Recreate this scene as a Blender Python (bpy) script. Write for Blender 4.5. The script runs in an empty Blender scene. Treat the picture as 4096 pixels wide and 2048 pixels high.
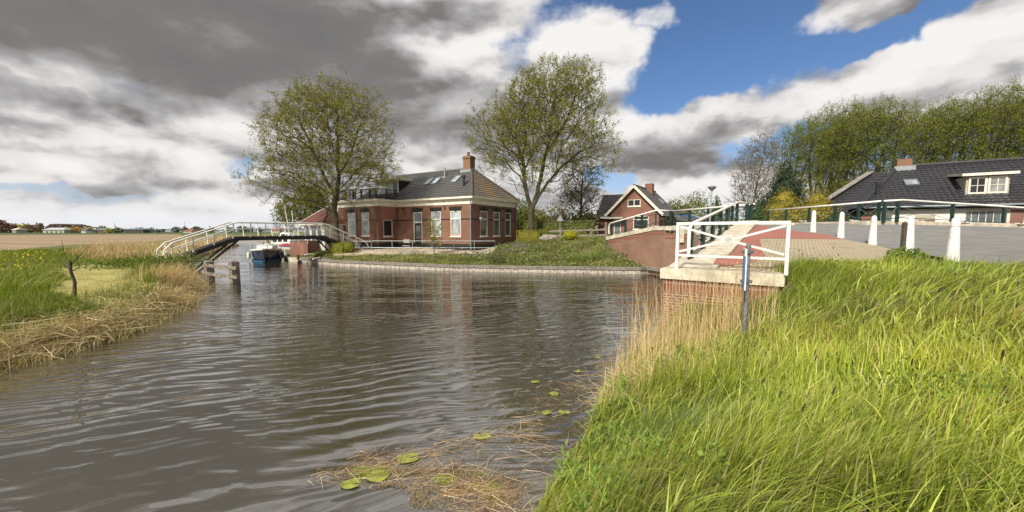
import bpy, bmesh, math, random
import numpy as np
from mathutils import Vector, Matrix
random.seed(7); rng = np.random.default_rng(11)
sc = bpy.context.scene
R = math.radians
# ------------------------------------------------------------------ camera
F, EYE, PITCH, SHY = 1593.0, 2.75, R(5.0), 40.0
cam_d = bpy.data.cameras.new('camera'); cam = bpy.data.objects.new('camera', cam_d)
sc.collection.objects.link(cam); sc.camera = cam
cam_d.sensor_width = 36; cam_d.lens = 36*F/4096; cam_d.shift_y = SHY/4096
cam_d.clip_start = 0.05; cam_d.clip_end = 9000
cam.location = (0, 0, EYE); cam.rotation_euler = (R(90)-PITCH, 0, 0)
# ------------------------------------------------------------------ sky + clouds
SUN_EL, SUN_AZ = R(41), R(-148)      # azimuth measured from +Y towards +X (behind and left of the camera)
w = bpy.data.worlds.new('World'); sc.world = w; w.use_nodes = True
nt = w.node_tree; nt.nodes.clear()
class NT:
    def __init__(s, nt): s.nt = nt
    def n(s, t, **k):
        nd = s.nt.nodes.new(t)
        for a, b in k.items(): setattr(nd, a, b)
        return nd
    def put(s, sock, v):
        if v is None: return
        if hasattr(v, 'node'): s.nt.links.new(v, sock)
        else: sock.default_value = v
    def m(s, op, a, b=None, c=None, clamp=False):
        nd = s.n('ShaderNodeMath', operation=op, use_clamp=clamp)
        s.put(nd.inputs[0], a); s.put(nd.inputs[1], b); s.put(nd.inputs[2], c); return nd.outputs[0]
    def v(s, op, a, b=None, out=0):
        nd = s.n('ShaderNodeVectorMath', operation=op)
        s.put(nd.inputs[0], a)
        if b is not None: s.put(nd.inputs[3] if op == 'SCALE' else nd.inputs[1], b)
        return nd.outputs[out]
    def noise(s, vec, scale, detail=4, rough=.5, out=0, dist=0.0):
        nd = s.n('ShaderNodeTexNoise'); s.put(nd.inputs['Vector'], vec)
        nd.inputs['Scale'].default_value = scale; nd.inputs['Detail'].default_value = detail
        nd.inputs['Roughness'].default_value = rough; nd.inputs['Distortion'].default_value = dist
        return nd.outputs[out]
    def mr(s, x, a, b, c=0., d=1., smooth=True):
        nd = s.n('ShaderNodeMapRange'); nd.interpolation_type = 'SMOOTHSTEP' if smooth else 'LINEAR'
        s.put(nd.inputs[0], x)
        for i, q in enumerate((a, b, c, d)): nd.inputs[i+1].default_value = q
        return nd.outputs[0]
    def mix(s, f, a, b, blend='MIX'):
        nd = s.n('ShaderNodeMix', data_type='RGBA', blend_type=blend)
        s.put(nd.inputs[0], f)
        for i, q in ((6, a), (7, b)):
            s.put(nd.inputs[i], (*q, 1) if isinstance(q, tuple) and len(q) == 3 else q)
        return nd.outputs[2]
    def xyz(s, a, b, c=0.):
        nd = s.n('ShaderNodeCombineXYZ')
        for i, q in enumerate((a, b, c)): s.put(nd.inputs[i], q)
        return nd.outputs[0]
g = NT(nt)
tc = g.n('ShaderNodeTexCoord'); D = tc.outputs['Generated']
sep = g.n('ShaderNodeSeparateXYZ'); nt.links.new(D, sep.inputs[0])
az = g.m('MULTIPLY', g.m('ARCTAN2', sep.outputs[0], sep.outputs[1]), 57.3)
el = g.m('MULTIPLY', g.m('ARCSINE', sep.outputs[2]), 57.3)
AE = g.xyz(az, el)
warp = g.v('SUBTRACT', g.noise(D, 3.2, 5, .6, out=1), (.5, .5, .5))
warp2 = g.v('SUBTRACT', g.noise(D, 14, 3, .6, out=1), (.5, .5, .5))
AEw = g.v('ADD', AE, g.v('MULTIPLY', warp, (13, 7, 0)))
AEw = g.v('ADD', AEw, g.v('MULTIPLY', warp2, (5, 3., 0)))
def ae(u, v):
    a = math.atan2(u-2048, F); return math.degrees(a), math.degrees(math.atan((925-v)/F*math.cos(a)))
def blob(c, r, soft=.55, coord=None):
    a, e = ae(*c); ra, re = math.degrees(r[0]/F)*math.cos(R(a))**2, math.degrees(r[1]/F)*math.cos(R(a))
    d = g.v('MULTIPLY', g.v('SUBTRACT', coord or AEw, (a, e, 0)), (1/ra, 1/re, 0))
    return g.mr(g.v('LENGTH', d, out=1), 1+soft, 1-soft, 0, 1)
def union(bs, amps=None):
    r = None
    for i, (c, rr, *s) in enumerate(bs):
        b = blob(c, rr, *( [s[0]] if s else [] ))
        if len(s) > 1: b = g.m('MULTIPLY', b, s[1])
        r = b if r is None else g.m('MAXIMUM', r, b)
    return r
#@SKYLAYOUT
blue = union([((2700, 170), (690, 240), .35), ((2700, 340), (380, 120), .35), ((3350, 150), (560, 95), .35), ((2340, 30), (90, 60), .5, .7),
              ((3750, 60), (260, 30), .5, .8), ((3300, 600), (420, 90), .5, .9), ((3950, 560), (300, 70), .5, .9), ((2420, 700), (120, 35), .5, .8),
              ((985, 700), (80, 45), .6, .6), ((300, 755), (560, 22), .6, .6), ((500, 890), (900, 22), .6, .35), ((560, 400), (260, 90), .6, .35)])
clump = union([((3520, 15), (430, 80), .5), ((2330, 290), (200, 150), .5), ((2560, 140), (90, 50), .6, .6)])
blue = g.m('MULTIPLY', blue, g.m('SUBTRACT', 1., g.m('MULTIPLY', clump, .9)))
darkm = union([((800, 130), (1000, 300), .5), ((1750, 500), (420, 130), .5, .75), ((60, 400), (330, 80), .5, .7), ((1300, 300), (480, 170), .5, .9),
               ((2720, 585), (260, 65), .5, .65), ((2700, 690), (170, 30), .5, .55), ((600, 650), (330, 45), .5, .40),
               ((100, 600), (220, 50), .5, .4), ((1600, 620), (300, 60), .5, .5), ((2300, 600), (200, 60), .5, .4), ((1800, 60), (380, 60), .6, .35)])
lightm = union([((3800, 230), (420, 110), .5), ((2420, 250), (330, 180), .5), ((3300, 400), (500, 70), .5, .8), ((2650, 480), (280, 90), .5, .9),
                ((2750, 790), (450, 70), .5, 1.), ((700, 850), (1000, 60), .5, .9), ((450, 540), (520, 70), .6, .75), ((950, 640), (260, 150), .5, .9),
                ((1760, 640), (170, 60), .5, .8), ((200, 670), (400, 60), .6, .7), ((2000, 280), (300, 120), .6, .55), ((2150, 80), (200, 80), .6, .4)])
# overhead (outside the picture, mirrored by the water): half grey, half bright cloud
high = g.mr(el, 30, 44, 0, 1)
hn = g.mr(g.noise(D, 2.2, 4, .55), .4, .62, 0, 1)
stretch = g.v('MULTIPLY', D, (1, 1, 2.2))
n1 = g.noise(stretch, 6.5, 9, .64)
n1s = g.noise(stretch, 4.2, 5, .5)
n1b = g.noise(g.v('ADD', stretch, (.01, .0, -.06)), 4.2, 5, .5)
relief = g.m('MULTIPLY', g.m('SUBTRACT', n1s, n1b), 2.7)
n2 = g.noise(stretch, 2.1, 4, .5)
val = g.m('ADD', .57, g.m('MULTIPLY', g.m('SUBTRACT', n2, .5), .4))
val = g.m('ADD', val, g.m('MULTIPLY', g.m('SUBTRACT', n1, .5), .42))
val = g.m('ADD', val, g.m('MULTIPLY', lightm, .36))
val = g.m('SUBTRACT', val, g.m('MULTIPLY', darkm, .40))
val = g.m('ADD', val, g.m('MULTIPLY', relief, g.m('ADD', .25, g.m('MULTIPLY', g.m('SUBTRACT', 1., darkm), .75))))
hv = g.m('ADD', .16, g.m('MULTIPLY', hn, .50))
vmix = g.n('ShaderNodeMix', data_type='FLOAT'); nt.links.new(high, vmix.inputs[0]); nt.links.new(val, vmix.inputs[2]); nt.links.new(hv, vmix.inputs[3])
cr = g.n('ShaderNodeValToRGB'); nt.links.new(vmix.outputs[0], cr.inputs[0])
els = cr.color_ramp.elements
els[0].position = 0.0; els[0].color = (.115, .112, .112, 1)
els[1].position = 1.0; els[1].color = (.58, .565, .55, 1)
for p, c in ((.22, (.135, .130, .127)), (.45, (.27, .265, .265)), (.72, (.50, .485, .475))):
    e = els.new(p); e.color = (*c, 1)
sky = g.n('ShaderNodeTexSky'); sky.sky_type = 'NISHITA'; sky.sun_disc = False
sky.sun_elevation = SUN_EL; sky.sun_rotation = SUN_AZ; sky.air_density = 1.0; sky.dust_density = .6; sky.ozone_density = 2.0
SKY_S = 0.10
bluec = g.v('MULTIPLY', sky.outputs[0], (SKY_S*.47, SKY_S*.57, SKY_S*.70))
pale = g.mr(el, 2, 12, .6, 0)
bluec = g.mix(pale, bluec, (.38, .43, .53))
edge = g.m('ADD', blue, g.m('MULTIPLY', g.m('SUBTRACT', n1, .5), 1.1))
bm_ = g.mr(edge, .26, .74, 0, 1)
col = g.mix(bm_, cr.outputs[0], bluec)
hz = g.mr(el, 0, 5, .5, 0)
col = g.mix(hz, col, (.50, .525, .575))
bg = g.n('ShaderNodeBackground'); nt.links.new(col, bg.inputs[0]); bg.inputs[1].default_value = 1.0
wo = g.n('ShaderNodeOutputWorld'); nt.links.new(bg.outputs[0], wo.inputs[0])
# ------------------------------------------------------------------ sun (veiled by thin cloud)
sd_ = bpy.data.lights.new('sun', 'SUN'); sd_.energy = 3.9; sd_.angle = R(6); sd_.color = (1, .94, .83)
so = bpy.data.objects.new('sun', sd_); sc.collection.objects.link(so)
sdir = Vector((math.sin(SUN_AZ)*math.cos(SUN_EL), math.cos(SUN_AZ)*math.cos(SUN_EL), math.sin(SUN_EL)))
so.rotation_euler = sdir.to_track_quat('Z', 'Y').to_euler()
sc.view_settings.view_transform = 'Standard'; sc.view_settings.look = 'None'
sc.view_settings.exposure = 0.68; sc.view_settings.gamma = 1.0
sc.cycles.max_bounces = 6; sc.cycles.transparent_max_bounces = 8
# ------------------------------------------------------------------ helpers
def ray(u, v):
    cx, cy = (u-2048)/F, (1024-v+SHY)/F
    return Vector((cx, math.cos(PITCH)+cy*math.sin(PITCH), -math.sin(PITCH)+cy*math.cos(PITCH)))
def at(u, v, z=0.):
    d = ray(u, v); t = (z-EYE)/d.z; return Vector((d.x*t, d.y*t, z))
def aty(u, v, y):
    d = ray(u, v); t = y/d.y; return Vector((d.x*t, y, EYE+d.z*t))
MATS = {}
def newmat(name):
    m = bpy.data.materials.new(name); m.use_nodes = True; MATS[name] = m
    G = NT(m.node_tree); b = m.node_tree.nodes['Principled BSDF']; return m, G, b
def S(b, **k):
    for a, v in k.items(): b.inputs[a.replace('_', ' ')].default_value = v
def mat(name, col, rough=.75, var=.18, scale=3., bump=0., metal=0., col2=None, bscale=None, spec=.5, coat=0.):
    m, G, b = newmat(name)
    c = G.n('ShaderNodeTexCoord').outputs['Object']
    n = G.noise(c, scale, 5, .6)
    c2 = col2 or tuple(x*(1-var*1.6) for x in col)
    o = G.mix(G.mr(n, .32, .68, 0, 1), c2, tuple(min(1, x*(1+var*.4)) for x in col))
    G.put(b.inputs['Base Color'], o); S(b, Roughness=rough, Metallic=metal); b.inputs['Specular IOR Level'].default_value = spec
    if bump:
        bp = G.n('ShaderNodeBump'); bp.inputs['Strength'].default_value = bump; bp.inputs['Distance'].default_value = .02
        G.put(bp.inputs['Height'], G.noise(c, bscale or scale*6, 4, .6)); G.put(b.inputs['Normal'], bp.outputs[0])
    return m
def brick(name, c1, c2, mortar, bw=.22, bh=.063, ms=.011, stain=(.6, .6, .6), off=.5, bump=.35, var2=.35):
    m, G, b = newmat(name)
    uv = G.n('ShaderNodeUVMap').outputs[0]
    bt = G.n('ShaderNodeTexBrick', offset=off)
    G.put(bt.inputs['Vector'], uv); S(bt, Scale=1., Bias=0.)
    bt.inputs['Color1'].default_value = (*c1, 1); bt.inputs['Color2'].default_value = (*c2, 1); bt.inputs['Mortar'].default_value = (*mortar, 1)
    bt.inputs['Mortar Size'].default_value = ms; bt.inputs['Mortar Smooth'].default_value = .1
    bt.inputs['Brick Width'].default_value = bw; bt.inputs['Row Height'].default_value = bh
    n = G.noise(uv, .7, 5, .65); n2 = G.noise(uv, 6, 4, .6)
    o = G.mix(G.mr(n, .3, .7, var2, 0), bt.outputs[0], stain, 'MULTIPLY')
    o = G.mix(G.mr(n2, .3, .7, .3, 0), o, (.62, .6, .6), 'MULTIPLY')
    G.put(b.inputs['Base Color'], o); S(b, Roughness=.85)
    bp = G.n('ShaderNodeBump'); bp.inputs['Strength'].default_value = bump; bp.inputs['Distance'].default_value = .01
    G.put(bp.inputs['Height'], G.m('SUBTRACT', 1., bt.outputs[1])); G.put(b.inputs['Normal'], bp.outputs[0])
    return m
def leafmat(name, trans=.35, rough=.6, spec=.3):
    m, G, b = newmat(name)
    at_ = G.n('ShaderNodeAttribute', attribute_name='col')
    G.put(b.inputs['Base Color'], at_.outputs['Color']); S(b, Roughness=rough); b.inputs['Specular IOR Level'].default_value = spec
    tr = G.n('ShaderNodeBsdfTranslucent'); G.put(tr.inputs[0], G.mix(1., at_.outputs['Color'], (1.25, 1.2, .6), 'MULTIPLY'))
    ms = G.n('ShaderNodeMixShader'); ms.inputs[0].default_value = trans
    G.put(ms.inputs[1], b.outputs[0]); G.put(ms.inputs[2], tr.outputs[0])
    out = m.node_tree.nodes['Material Output']; G.put(out.inputs[0], ms.outputs[0]); return m
class MB:
    """collects quads/tubes; build() links them as ONE mesh object with metric uvs"""
    def __init__(s): s.v = []; s.f = []
    def face(s, *ps):
        i = len(s.v); s.v += [tuple(p) for p in ps]; s.f.append(tuple(range(i, i+len(ps)))); return s
    def box(s, lo, hi, M=None):
        x0, y0, z0 = lo; x1, y1, z1 = hi
        c = [Vector(p) for p in ((x0,y0,z0),(x1,y0,z0),(x1,y1,z0),(x0,y1,z0),(x0,y0,z1),(x1,y0,z1),(x1,y1,z1),(x0,y1,z1))]
        if M is not None: c = [M @ p for p in c]
        i = len(s.v); s.v += [tuple(p) for p in c]
        for f in ((0,3,2,1),(4,5,6,7),(0,1,5,4),(1,2,6,5),(2,3,7,6),(3,0,4,7)): s.f.append(tuple(i+k for k in f))
        return s
    def beam(s, a, b, wd, ht, up=(0,0,1)):
        a, b = Vector(a), Vector(b); d = b-a; L = d.length; x = d/L
        y = Vector(up).cross(x)
        if y.length < 1e-4: y = Vector((1,0,0)).cross(x)
        y.normalize(); z = x.cross(y)
        M = Matrix(((x.x,y.x,z.x,a.x),(x.y,y.y,z.y,a.y),(x.z,y.z,z.z,a.z),(0,0,0,1)))
        return s.box((0,-wd/2,-ht/2), (L,wd/2,ht/2), M)
    def tube(s, pts, r, n=8, cap=True):
        pts = [Vector(p) for p in pts]; rs = r if isinstance(r, (list, tuple)) else [r]*len(pts)
        base = len(s.v)
        for k, p in enumerate(pts):
            d = (pts[min(k+1, len(pts)-1)]-pts[max(k-1, 0)]).normalized()
            if k == 0:
                a = d.cross(Vector((0,0,1)))
                if a.length < .3: a = d.cross(Vector((0,1,0)))
            else: a = a-d*a.dot(d)
            a.normalize(); b = d.cross(a)
            for j in range(n):
                t = 2*math.pi*j/n; s.v.append(tuple(p+(a*math.cos(t)+b*math.sin(t))*rs[k]))
        for k in range(len(pts)-1):
            for j in range(n):
                j2 = (j+1) % n; q = base+k*n
                s.f.append((q+j, q+n+j, q+n+j2, q+j2))
        if cap:
            s.f.append(tuple(base+j for j in range(n))); s.f.append(tuple(base+(len(pts)-1)*n+j for j in reversed(range(n))))
        return s
    def lathe(s, c, prof, n=16, sq=False):
        c = Vector(c); base = len(s.v)
        for (r, z) in prof:
            for j in range(n):
                t = 2*math.pi*(j+.5)/n; s.v.append((c.x+r*math.cos(t), c.y+r*math.sin(t), c.z+z))
        for k in range(len(prof)-1):
            for j in range(n):
                j2 = (j+1) % n; q = base+k*n
                s.f.append((q+j, q+j2, q+n+j2, q+n+j))
        s.f.append(tuple(base+j for j in reversed(range(n)))); s.f.append(tuple(base+(len(prof)-1)*n+j for j in range(n)))
        return s
    def prism(s, poly, z0, z1):
        n = len(poly); i = len(s.v)
        s.v += [(p[0], p[1], z0) for p in poly]+[(p[0], p[1], z1) for p in poly]
        s.f.append(tuple(i+n+k for k in range(n))); s.f.append(tuple(i+k for k in reversed(range(n))))
        for k in range(n): s.f.append((i+k, i+(k+1) % n, i+n+(k+1) % n, i+n+k))
        return s
    def arr(s, V, Fq):
        i = len(s.v); s.v += [tuple(x) for x in V.tolist()]; s.f += [tuple(i+k for k in f) for f in Fq.tolist()]; return s
    def build(s, name, m, parent=None, smooth=False, bevel=0.):
        me = bpy.data.meshes.new(name); me.from_pydata(s.v, [], s.f); me.update()
        uvl = me.uv_layers.new(name='UVMap')
        nrm = np.zeros(len(me.polygons)*3); me.polygons.foreach_get('normal', nrm); nrm = nrm.reshape(-1, 3)
        tot = np.zeros(len(me.polygons), int); me.polygons.foreach_get('loop_total', tot)
        lv = np.zeros(len(me.loops), int); me.loops.foreach_get('vertex_index', lv)
        co = np.array(s.v)[lv]; N = np.repeat(nrm, tot, 0)
        t = np.stack([-N[:,1], N[:,0], 0*N[:,0]], 1); L = np.linalg.norm(t, axis=1)
        flat = L < .08; t[flat] = (1, 0, 0); t /= np.maximum(np.linalg.norm(t, axis=1, keepdims=True), 1e-9)
        b = np.cross(N, t); uv = np.stack([(co*t).sum(1), (co*b).sum(1)], 1)
        uvl.data.foreach_set('uv', uv.astype(np.float32).ravel())
        if smooth: me.polygons.foreach_set('use_smooth', [True]*len(me.polygons))
        me.materials.append(MATS[m] if isinstance(m, str) else m)
        o = bpy.data.objects.new(name, me); sc.collection.objects.link(o)
        if parent: o.parent = parent
        if bevel:
            md = o.modifiers.new('bevel', 'BEVEL'); md.width = bevel; md.segments = 2; md.limit_method = 'ANGLE'
        return o
def npmesh(name, V, Q, m, parent=None, col=None, smooth=False):
    me = bpy.data.meshes.new(name); V = np.asarray(V, np.float32); Q = np.asarray(Q, np.int32); k = Q.shape[1]
    me.vertices.add(len(V)); me.vertices.foreach_set('co', V.ravel())
    me.loops.add(Q.size); me.loops.foreach_set('vertex_index', Q.ravel())
    me.polygons.add(len(Q)); me.polygons.foreach_set('loop_start', np.arange(len(Q), dtype=np.int32)*k)
    me.polygons.foreach_set('loop_total', np.full(len(Q), k, np.int32))
    if smooth: me.polygons.foreach_set('use_smooth', np.ones(len(Q), bool))
    me.update(calc_edges=True)
    if col is not None:
        a = me.color_attributes.new('col', 'FLOAT_COLOR', 'POINT')
        c = np.ones((len(V), 4), np.float32); c[:, :3] = col; a.data.foreach_set('color', c.ravel())
    me.materials.append(MATS[m] if isinstance(m, str) else m)
    o = bpy.data.objects.new(name, me); sc.collection.objects.link(o)
    if parent: o.parent = parent
    return o
def tag(o, label=None, cat=None, group=None, kind=None):
    for k, v in (('label', label), ('category', cat), ('group', group), ('kind', kind)):
        if v: o[k] = v
    return o
def thing(name, label, cat, loc=(0,0,0), rz=0., group=None):
    o = bpy.data.objects.new(name, None); sc.collection.objects.link(o); o.location = loc; o.rotation_euler = (0,0,rz)
    o.empty_display_size = .2
    return tag(o, label, cat, group)
def children(o): return [c for c in bpy.data.objects if c.parent == o]
def copy_tree(o, parent=None):
    c = o.copy(); sc.collection.objects.link(c); c.parent = parent
    for ch in children(o): copy_tree(ch, c)
    return c
# ------------------------------------------------------------------ materials
mat('concrete', (.58,.52,.41), .85, .2, 3.2, .35, bscale=30, col2=(.38,.345,.27))
mat('concrete_grey', (.40,.385,.34), .85, .2, 2.0, .3, bscale=30)
mat('kerb', (.52,.46,.36), .9, .2, 2.0, .3)
mat('white_paint', (.74,.73,.68), .45, .10, 5.)
mat('cream_paint', (.72,.68,.57), .5, .10, 2.)
mat('white_bollard', (.74,.73,.71), .5, .10, 5., col2=(.60,.585,.54))
mat('green_paint', (.014,.038,.029), .35, .15, 4.)
mat('chrome_rod', (.30,.36,.36), .3, .2, 4., metal=.7)
mat('black_paint', (.018,.018,.019), .45, .2, 3.)
mat('black_tar', (.016,.015,.016), .6, .2, 3.)
mat('steel', (.22,.24,.25), .5, .3, 6., metal=.4)
mat('galvanised', (.36,.42,.44), .45, .15, 5., metal=.4)
mat('blue_sheet', (.03,.17,.50), .4, .1)
mat('grey_wood', (.23,.20,.165), .85, .3, 5., .5, bscale=40, col2=(.12,.105,.085))
mat('dark_wood', (.085,.07,.06), .85, .3, 5., .5, bscale=40)
mat('quay_wood', (.42,.38,.32), .85, .35, 6., .4, col2=(.22,.19,.155))
mat('quay_cap', (.22,.195,.165), .85, .25, 5., .4)
mat('bark', (.070,.060,.034), .9, .3, 3., .8, bscale=14, col2=(.035,.031,.018))
mat('bark_light', (.17,.145,.10), .9, .3, 2., .5)
mat('soil', (.14,.105,.07), .95, .3, 3., .8)
mat('lead', (.27,.29,.31), .6)
mat('door_brown', (.045,.022,.015), .35, .15)
mat('orange_wood', (.50,.27,.07), .5, .1)
mat('zinc', (.22,.25,.28), .45, .1, metal=.3)
mat('hull_blue', (.012,.022,.05), .25, .1)
mat('hull_stripe', (.03,.13,.27), .35, .1)
mat('fender_blue', (.02,.07,.18), .4, .1)
mat('red_tarp', (.25,.02,.03), .6, .1)
mat('canvas', (.60,.57,.50), .8, .1)
mat('rock', (.27,.24,.20), .9, .3, 3., 1.)
mat('lily', (.27,.31,.05), .45, .3, 9., col2=(.15,.17,.03))
mat('algae', (.28,.34,.04), .85, .3, 14., .8, bscale=60)
mat('yellow_flower', (.80,.60,.02), .6, .1)
mat('white_render', (.72,.70,.64), .85, .08, 1.)
mat('rust', (.14,.04,.025), .7, .2)
mat('lichen', (.34,.16,.03), .9, .3)
mat('eternit', (.27,.25,.23), .85, .2, 2.)
brick('house_brick', (.22,.075,.042), (.155,.052,.031), (.27,.20,.15), .21, .0625, .010, (.66,.58,.52), var2=.55)
brick('new_brick', (.33,.085,.055), (.29,.075,.05), (.40,.30,.23), .21, .0625, .008)
brick('wall_brick', (.225,.068,.042), (.165,.047,.03), (.40,.32,.23), .22, .068, .013, (.62,.58,.55), bump=.5, var2=.7)
brick('soldier_brick', (.225,.068,.042), (.165,.047,.03), (.36,.29,.21), .075, .30, .009, (.8,.76,.72), off=0., bump=.5)
brick('old_brick', (.21,.105,.08), (.16,.08,.065), (.22,.17,.14), .21, .0625, .01, (.5,.5,.48))
brick('dark_brick', (.13,.10,.085), (.10,.08,.07), (.15,.13,.11), .21, .0625, .01)
brick('red_paver', (.44,.15,.115), (.37,.125,.095), (.16,.12,.09), .22, .11, .010, (.75,.72,.7), bump=.5)
brick('solar', (.02,.03,.06), (.02,.035,.07), (.3,.33,.36), 1.0, 1.6, .04)
brick('board', (.50,.46,.36), (.46,.42,.33), (.18,.16,.13), 6., .14, .012, off=0.)
def tilemat(name, c1, c2, patch, lo, hi, rough=.45, tw=.25, th=.3):
    m, G, b = newmat(name); uv = G.n('ShaderNodeUVMap').outputs[0]
    bt = G.n('ShaderNodeTexBrick', offset=0.); G.put(bt.inputs['Vector'], uv); S(bt, Scale=1.)
    bt.inputs['Color1'].default_value = (*c1, 1); bt.inputs['Color2'].default_value = (*c2, 1); bt.inputs['Mortar'].default_value = (*[x*.7 for x in c1], 1)
    bt.inputs['Mortar Size'].default_value = .006; bt.inputs['Brick Width'].default_value = tw; bt.inputs['Row Height'].default_value = th
    n = G.noise(uv, .55, 6, .7); n3 = G.noise(uv, 3.5, 4, .7)
    nn = G.m('ADD', G.m('MULTIPLY', n, .6), G.m('MULTIPLY', n3, .4))
    o = G.mix(G.mr(nn, lo, hi, 0, 1), bt.outputs[0], patch)
    G.put(b.inputs['Base Color'], o); S(b, Roughness=rough); return m
tilemat('roof_tile', (.115,.113,.108), (.078,.077,.075), (.24,.13,.035), .60, .70)
tilemat('roof_tile_lichen', (.15,.135,.11), (.11,.10,.085), (.36,.17,.03), .50, .60)
tilemat('farm_tile', (.045,.045,.05), (.03,.03,.034), (.10,.04,.03), .57, .66, .3, .3, .34)
tilemat('grey_tile', (.115,.105,.10), (.08,.075,.072), (.17,.15,.12), .6, .7)
tilemat('red_tile', (.15,.058,.045), (.12,.046,.038), (.13,.08,.07), .5, .7)
# glass: dark glossy pane
def glass(name, c, r=.04):
    m, G, b = newmat(name); n = G.noise(G.n('ShaderNodeTexCoord').outputs['Object'], .9, 3, .5)
    G.put(b.inputs['Base Color'], G.mix(G.mr(n, .35, .65, 0, 1), tuple(x*.45 for x in c), c)); S(b, Roughness=r); b.inputs['Specular IOR Level'].default_value = .9
    return m
glass('glass', (.13,.16,.17)); glass('glass_dark', (.02,.022,.024)); glass('glass_pale', (.42,.46,.48), .1); glass('curtain', (.34,.34,.34), .3)
leafmat('leaves'); leafmat('needles', .1, .7, .2); leafmat('straw', .25, .65, .3); leafmat('grass', .42, .5, .35)
# ------------------------------------------------------------------ plan of the place
def P2(v): return (v.x, v.y)
QUAY = [P2(at(*q, 0)) for q in ((2560,1096),(2200,1091),(1800,1084),(1600,1074),(1340,1062),(1206,1049))]
DOCK = [P2(at(*q, 0.0)) for q in ((1160,1046),(1136,1036))]
NEARBANK = [(-6,-30),(-3.2,-8),(-1.6,-1),(-.9,1),(-.2,2.6),(.3,3.9),(.89,5.),(1.4,6.3),(2.2,7.9),(3.0,9.2)]
W0, W1 = (3.72,9.7), (11.3,20.4)             # near wing wall
W2, W3 = (9.4,24.6), (7.2,30.0)              # far wing wall
WATER = NEARBANK+[W0, W1, (45,20.4), (45,24.6), W2, (8.85,25.9)]+QUAY+DOCK+[(-28.5,49.6),(-50,90),(-76,140),(-104,152),(-86,120),
         (-60,82),(-51,75),(-40,54),(-29,36),(-18.9,23.7),(-14.7,18.6),(-12.2,14.4),(-10.8,11.4),(-10.3,9.6),(-10.3,8),(-11,4),(-14,-10),(-16,-30)]
WP = np.array(WATER)
def poly_in(x, y, poly):
    poly = np.asarray(poly); r = np.zeros(x.shape, bool)
    for i in range(len(poly)):
        (x0, y0), (x1, y1) = poly[i], poly[(i+1) % len(poly)]
        c = (y0 > y) != (y1 > y)
        with np.errstate(divide='ignore', invalid='ignore'):
            r ^= c & (x < (x1-x0)*(y-y0)/(y1-y0+1e-12)+x0)
    return r
def pdist(x, y, poly, closed=True):
    poly = np.asarray(poly); d = np.full(x.shape, 1e9)
    for i in range(len(poly) if closed else len(poly)-1):
        a, b = poly[i], poly[(i+1) % len(poly)]; e = b-a
        t = np.clip(((x-a[0])*e[0]+(y-a[1])*e[1])/(e@e), 0, 1)
        d = np.minimum(d, np.hypot(x-a[0]-t*e[0], y-a[1]-t*e[1]))
    return d
def waterd(x, y):
    d = pdist(x, y, WP); return np.where(poly_in(x, y, WP), -d, d)
def rbf(pts):
    pts = np.array(pts, float); P = pts[:, :2]; n = len(P)
    A = np.hypot(P[:,None,0]-P[None,:,0], P[:,None,1]-P[None,:,1])
    M = np.zeros((n+1, n+1)); M[:n,:n] = -A; M[:n,n] = 1; M[n,:n] = 1
    wts = np.linalg.solve(M, np.append(pts[:,2], 0))
    def f(x, y):
        x = np.asarray(x, float); y = np.asarray(y, float); r = np.full(x.shape, wts[n])
        for i in range(n): r = r-wts[i]*np.hypot(x-P[i,0], y-P[i,1])
        return r
    return f
BOLL = [(10.3,9.3,2.02),(11.55,11.6,2.1),(12.65,14.0,2.24),(13.0,15.8,2.45),(14.0,18.6,2.66)]
near_pts = [(x, y, 0.02) for x, y in NEARBANK]+[(-2,-12,1.3),(0,0,1.15),(.6,2,1.0),(2.6,1.2,1.32),(1.5,3.5,.62),(2.6,5,.78),(3.,7.,.42),(4,6.4,.88),(5,4,1.35),
    (3.5,9.0,.22),(3.9,8.7,.38),(4.6,8.3,.62),(5.4,7.6,1.2),(6.1,7.9,1.6),(4.2,10.0,1.8),(5.9,8.5,1.78),(8,6,1.72),(8.3,7.6,1.84),(10.2,7.9,1.95),(10,3.5,1.75),(12,6,1.98),
    (14,5,2.05),(7.3,12.4,2.02),(6.4,13.4,2.2),(8,15.4,2.5),(9.4,17.4,2.75),(11.2,20.2,3.05),(9.2,15,2.42),(14,21,3.1),(18,19.5,3.05),(18,28,3.08),(27,20.5,2.88),(22,20.2,3.0),
    (36,18,2.7),(30,12,2.4),(20,8,2.2),(20,14,2.65),(10.7,26,3.08),(14,26,3.12),(14,34,3.0),(30,0,2.1),(8,-8,1.8),(30,-20,2.0),(60,10,2.2)]+BOLL
zn_ = rbf(near_pts)
def zn(x, y): return np.clip(zn_(x, y), -.5, 3.15)
PTS = lambda L: [(*P2(at(u, v, z)), z) for u, v, z in L]
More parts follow.
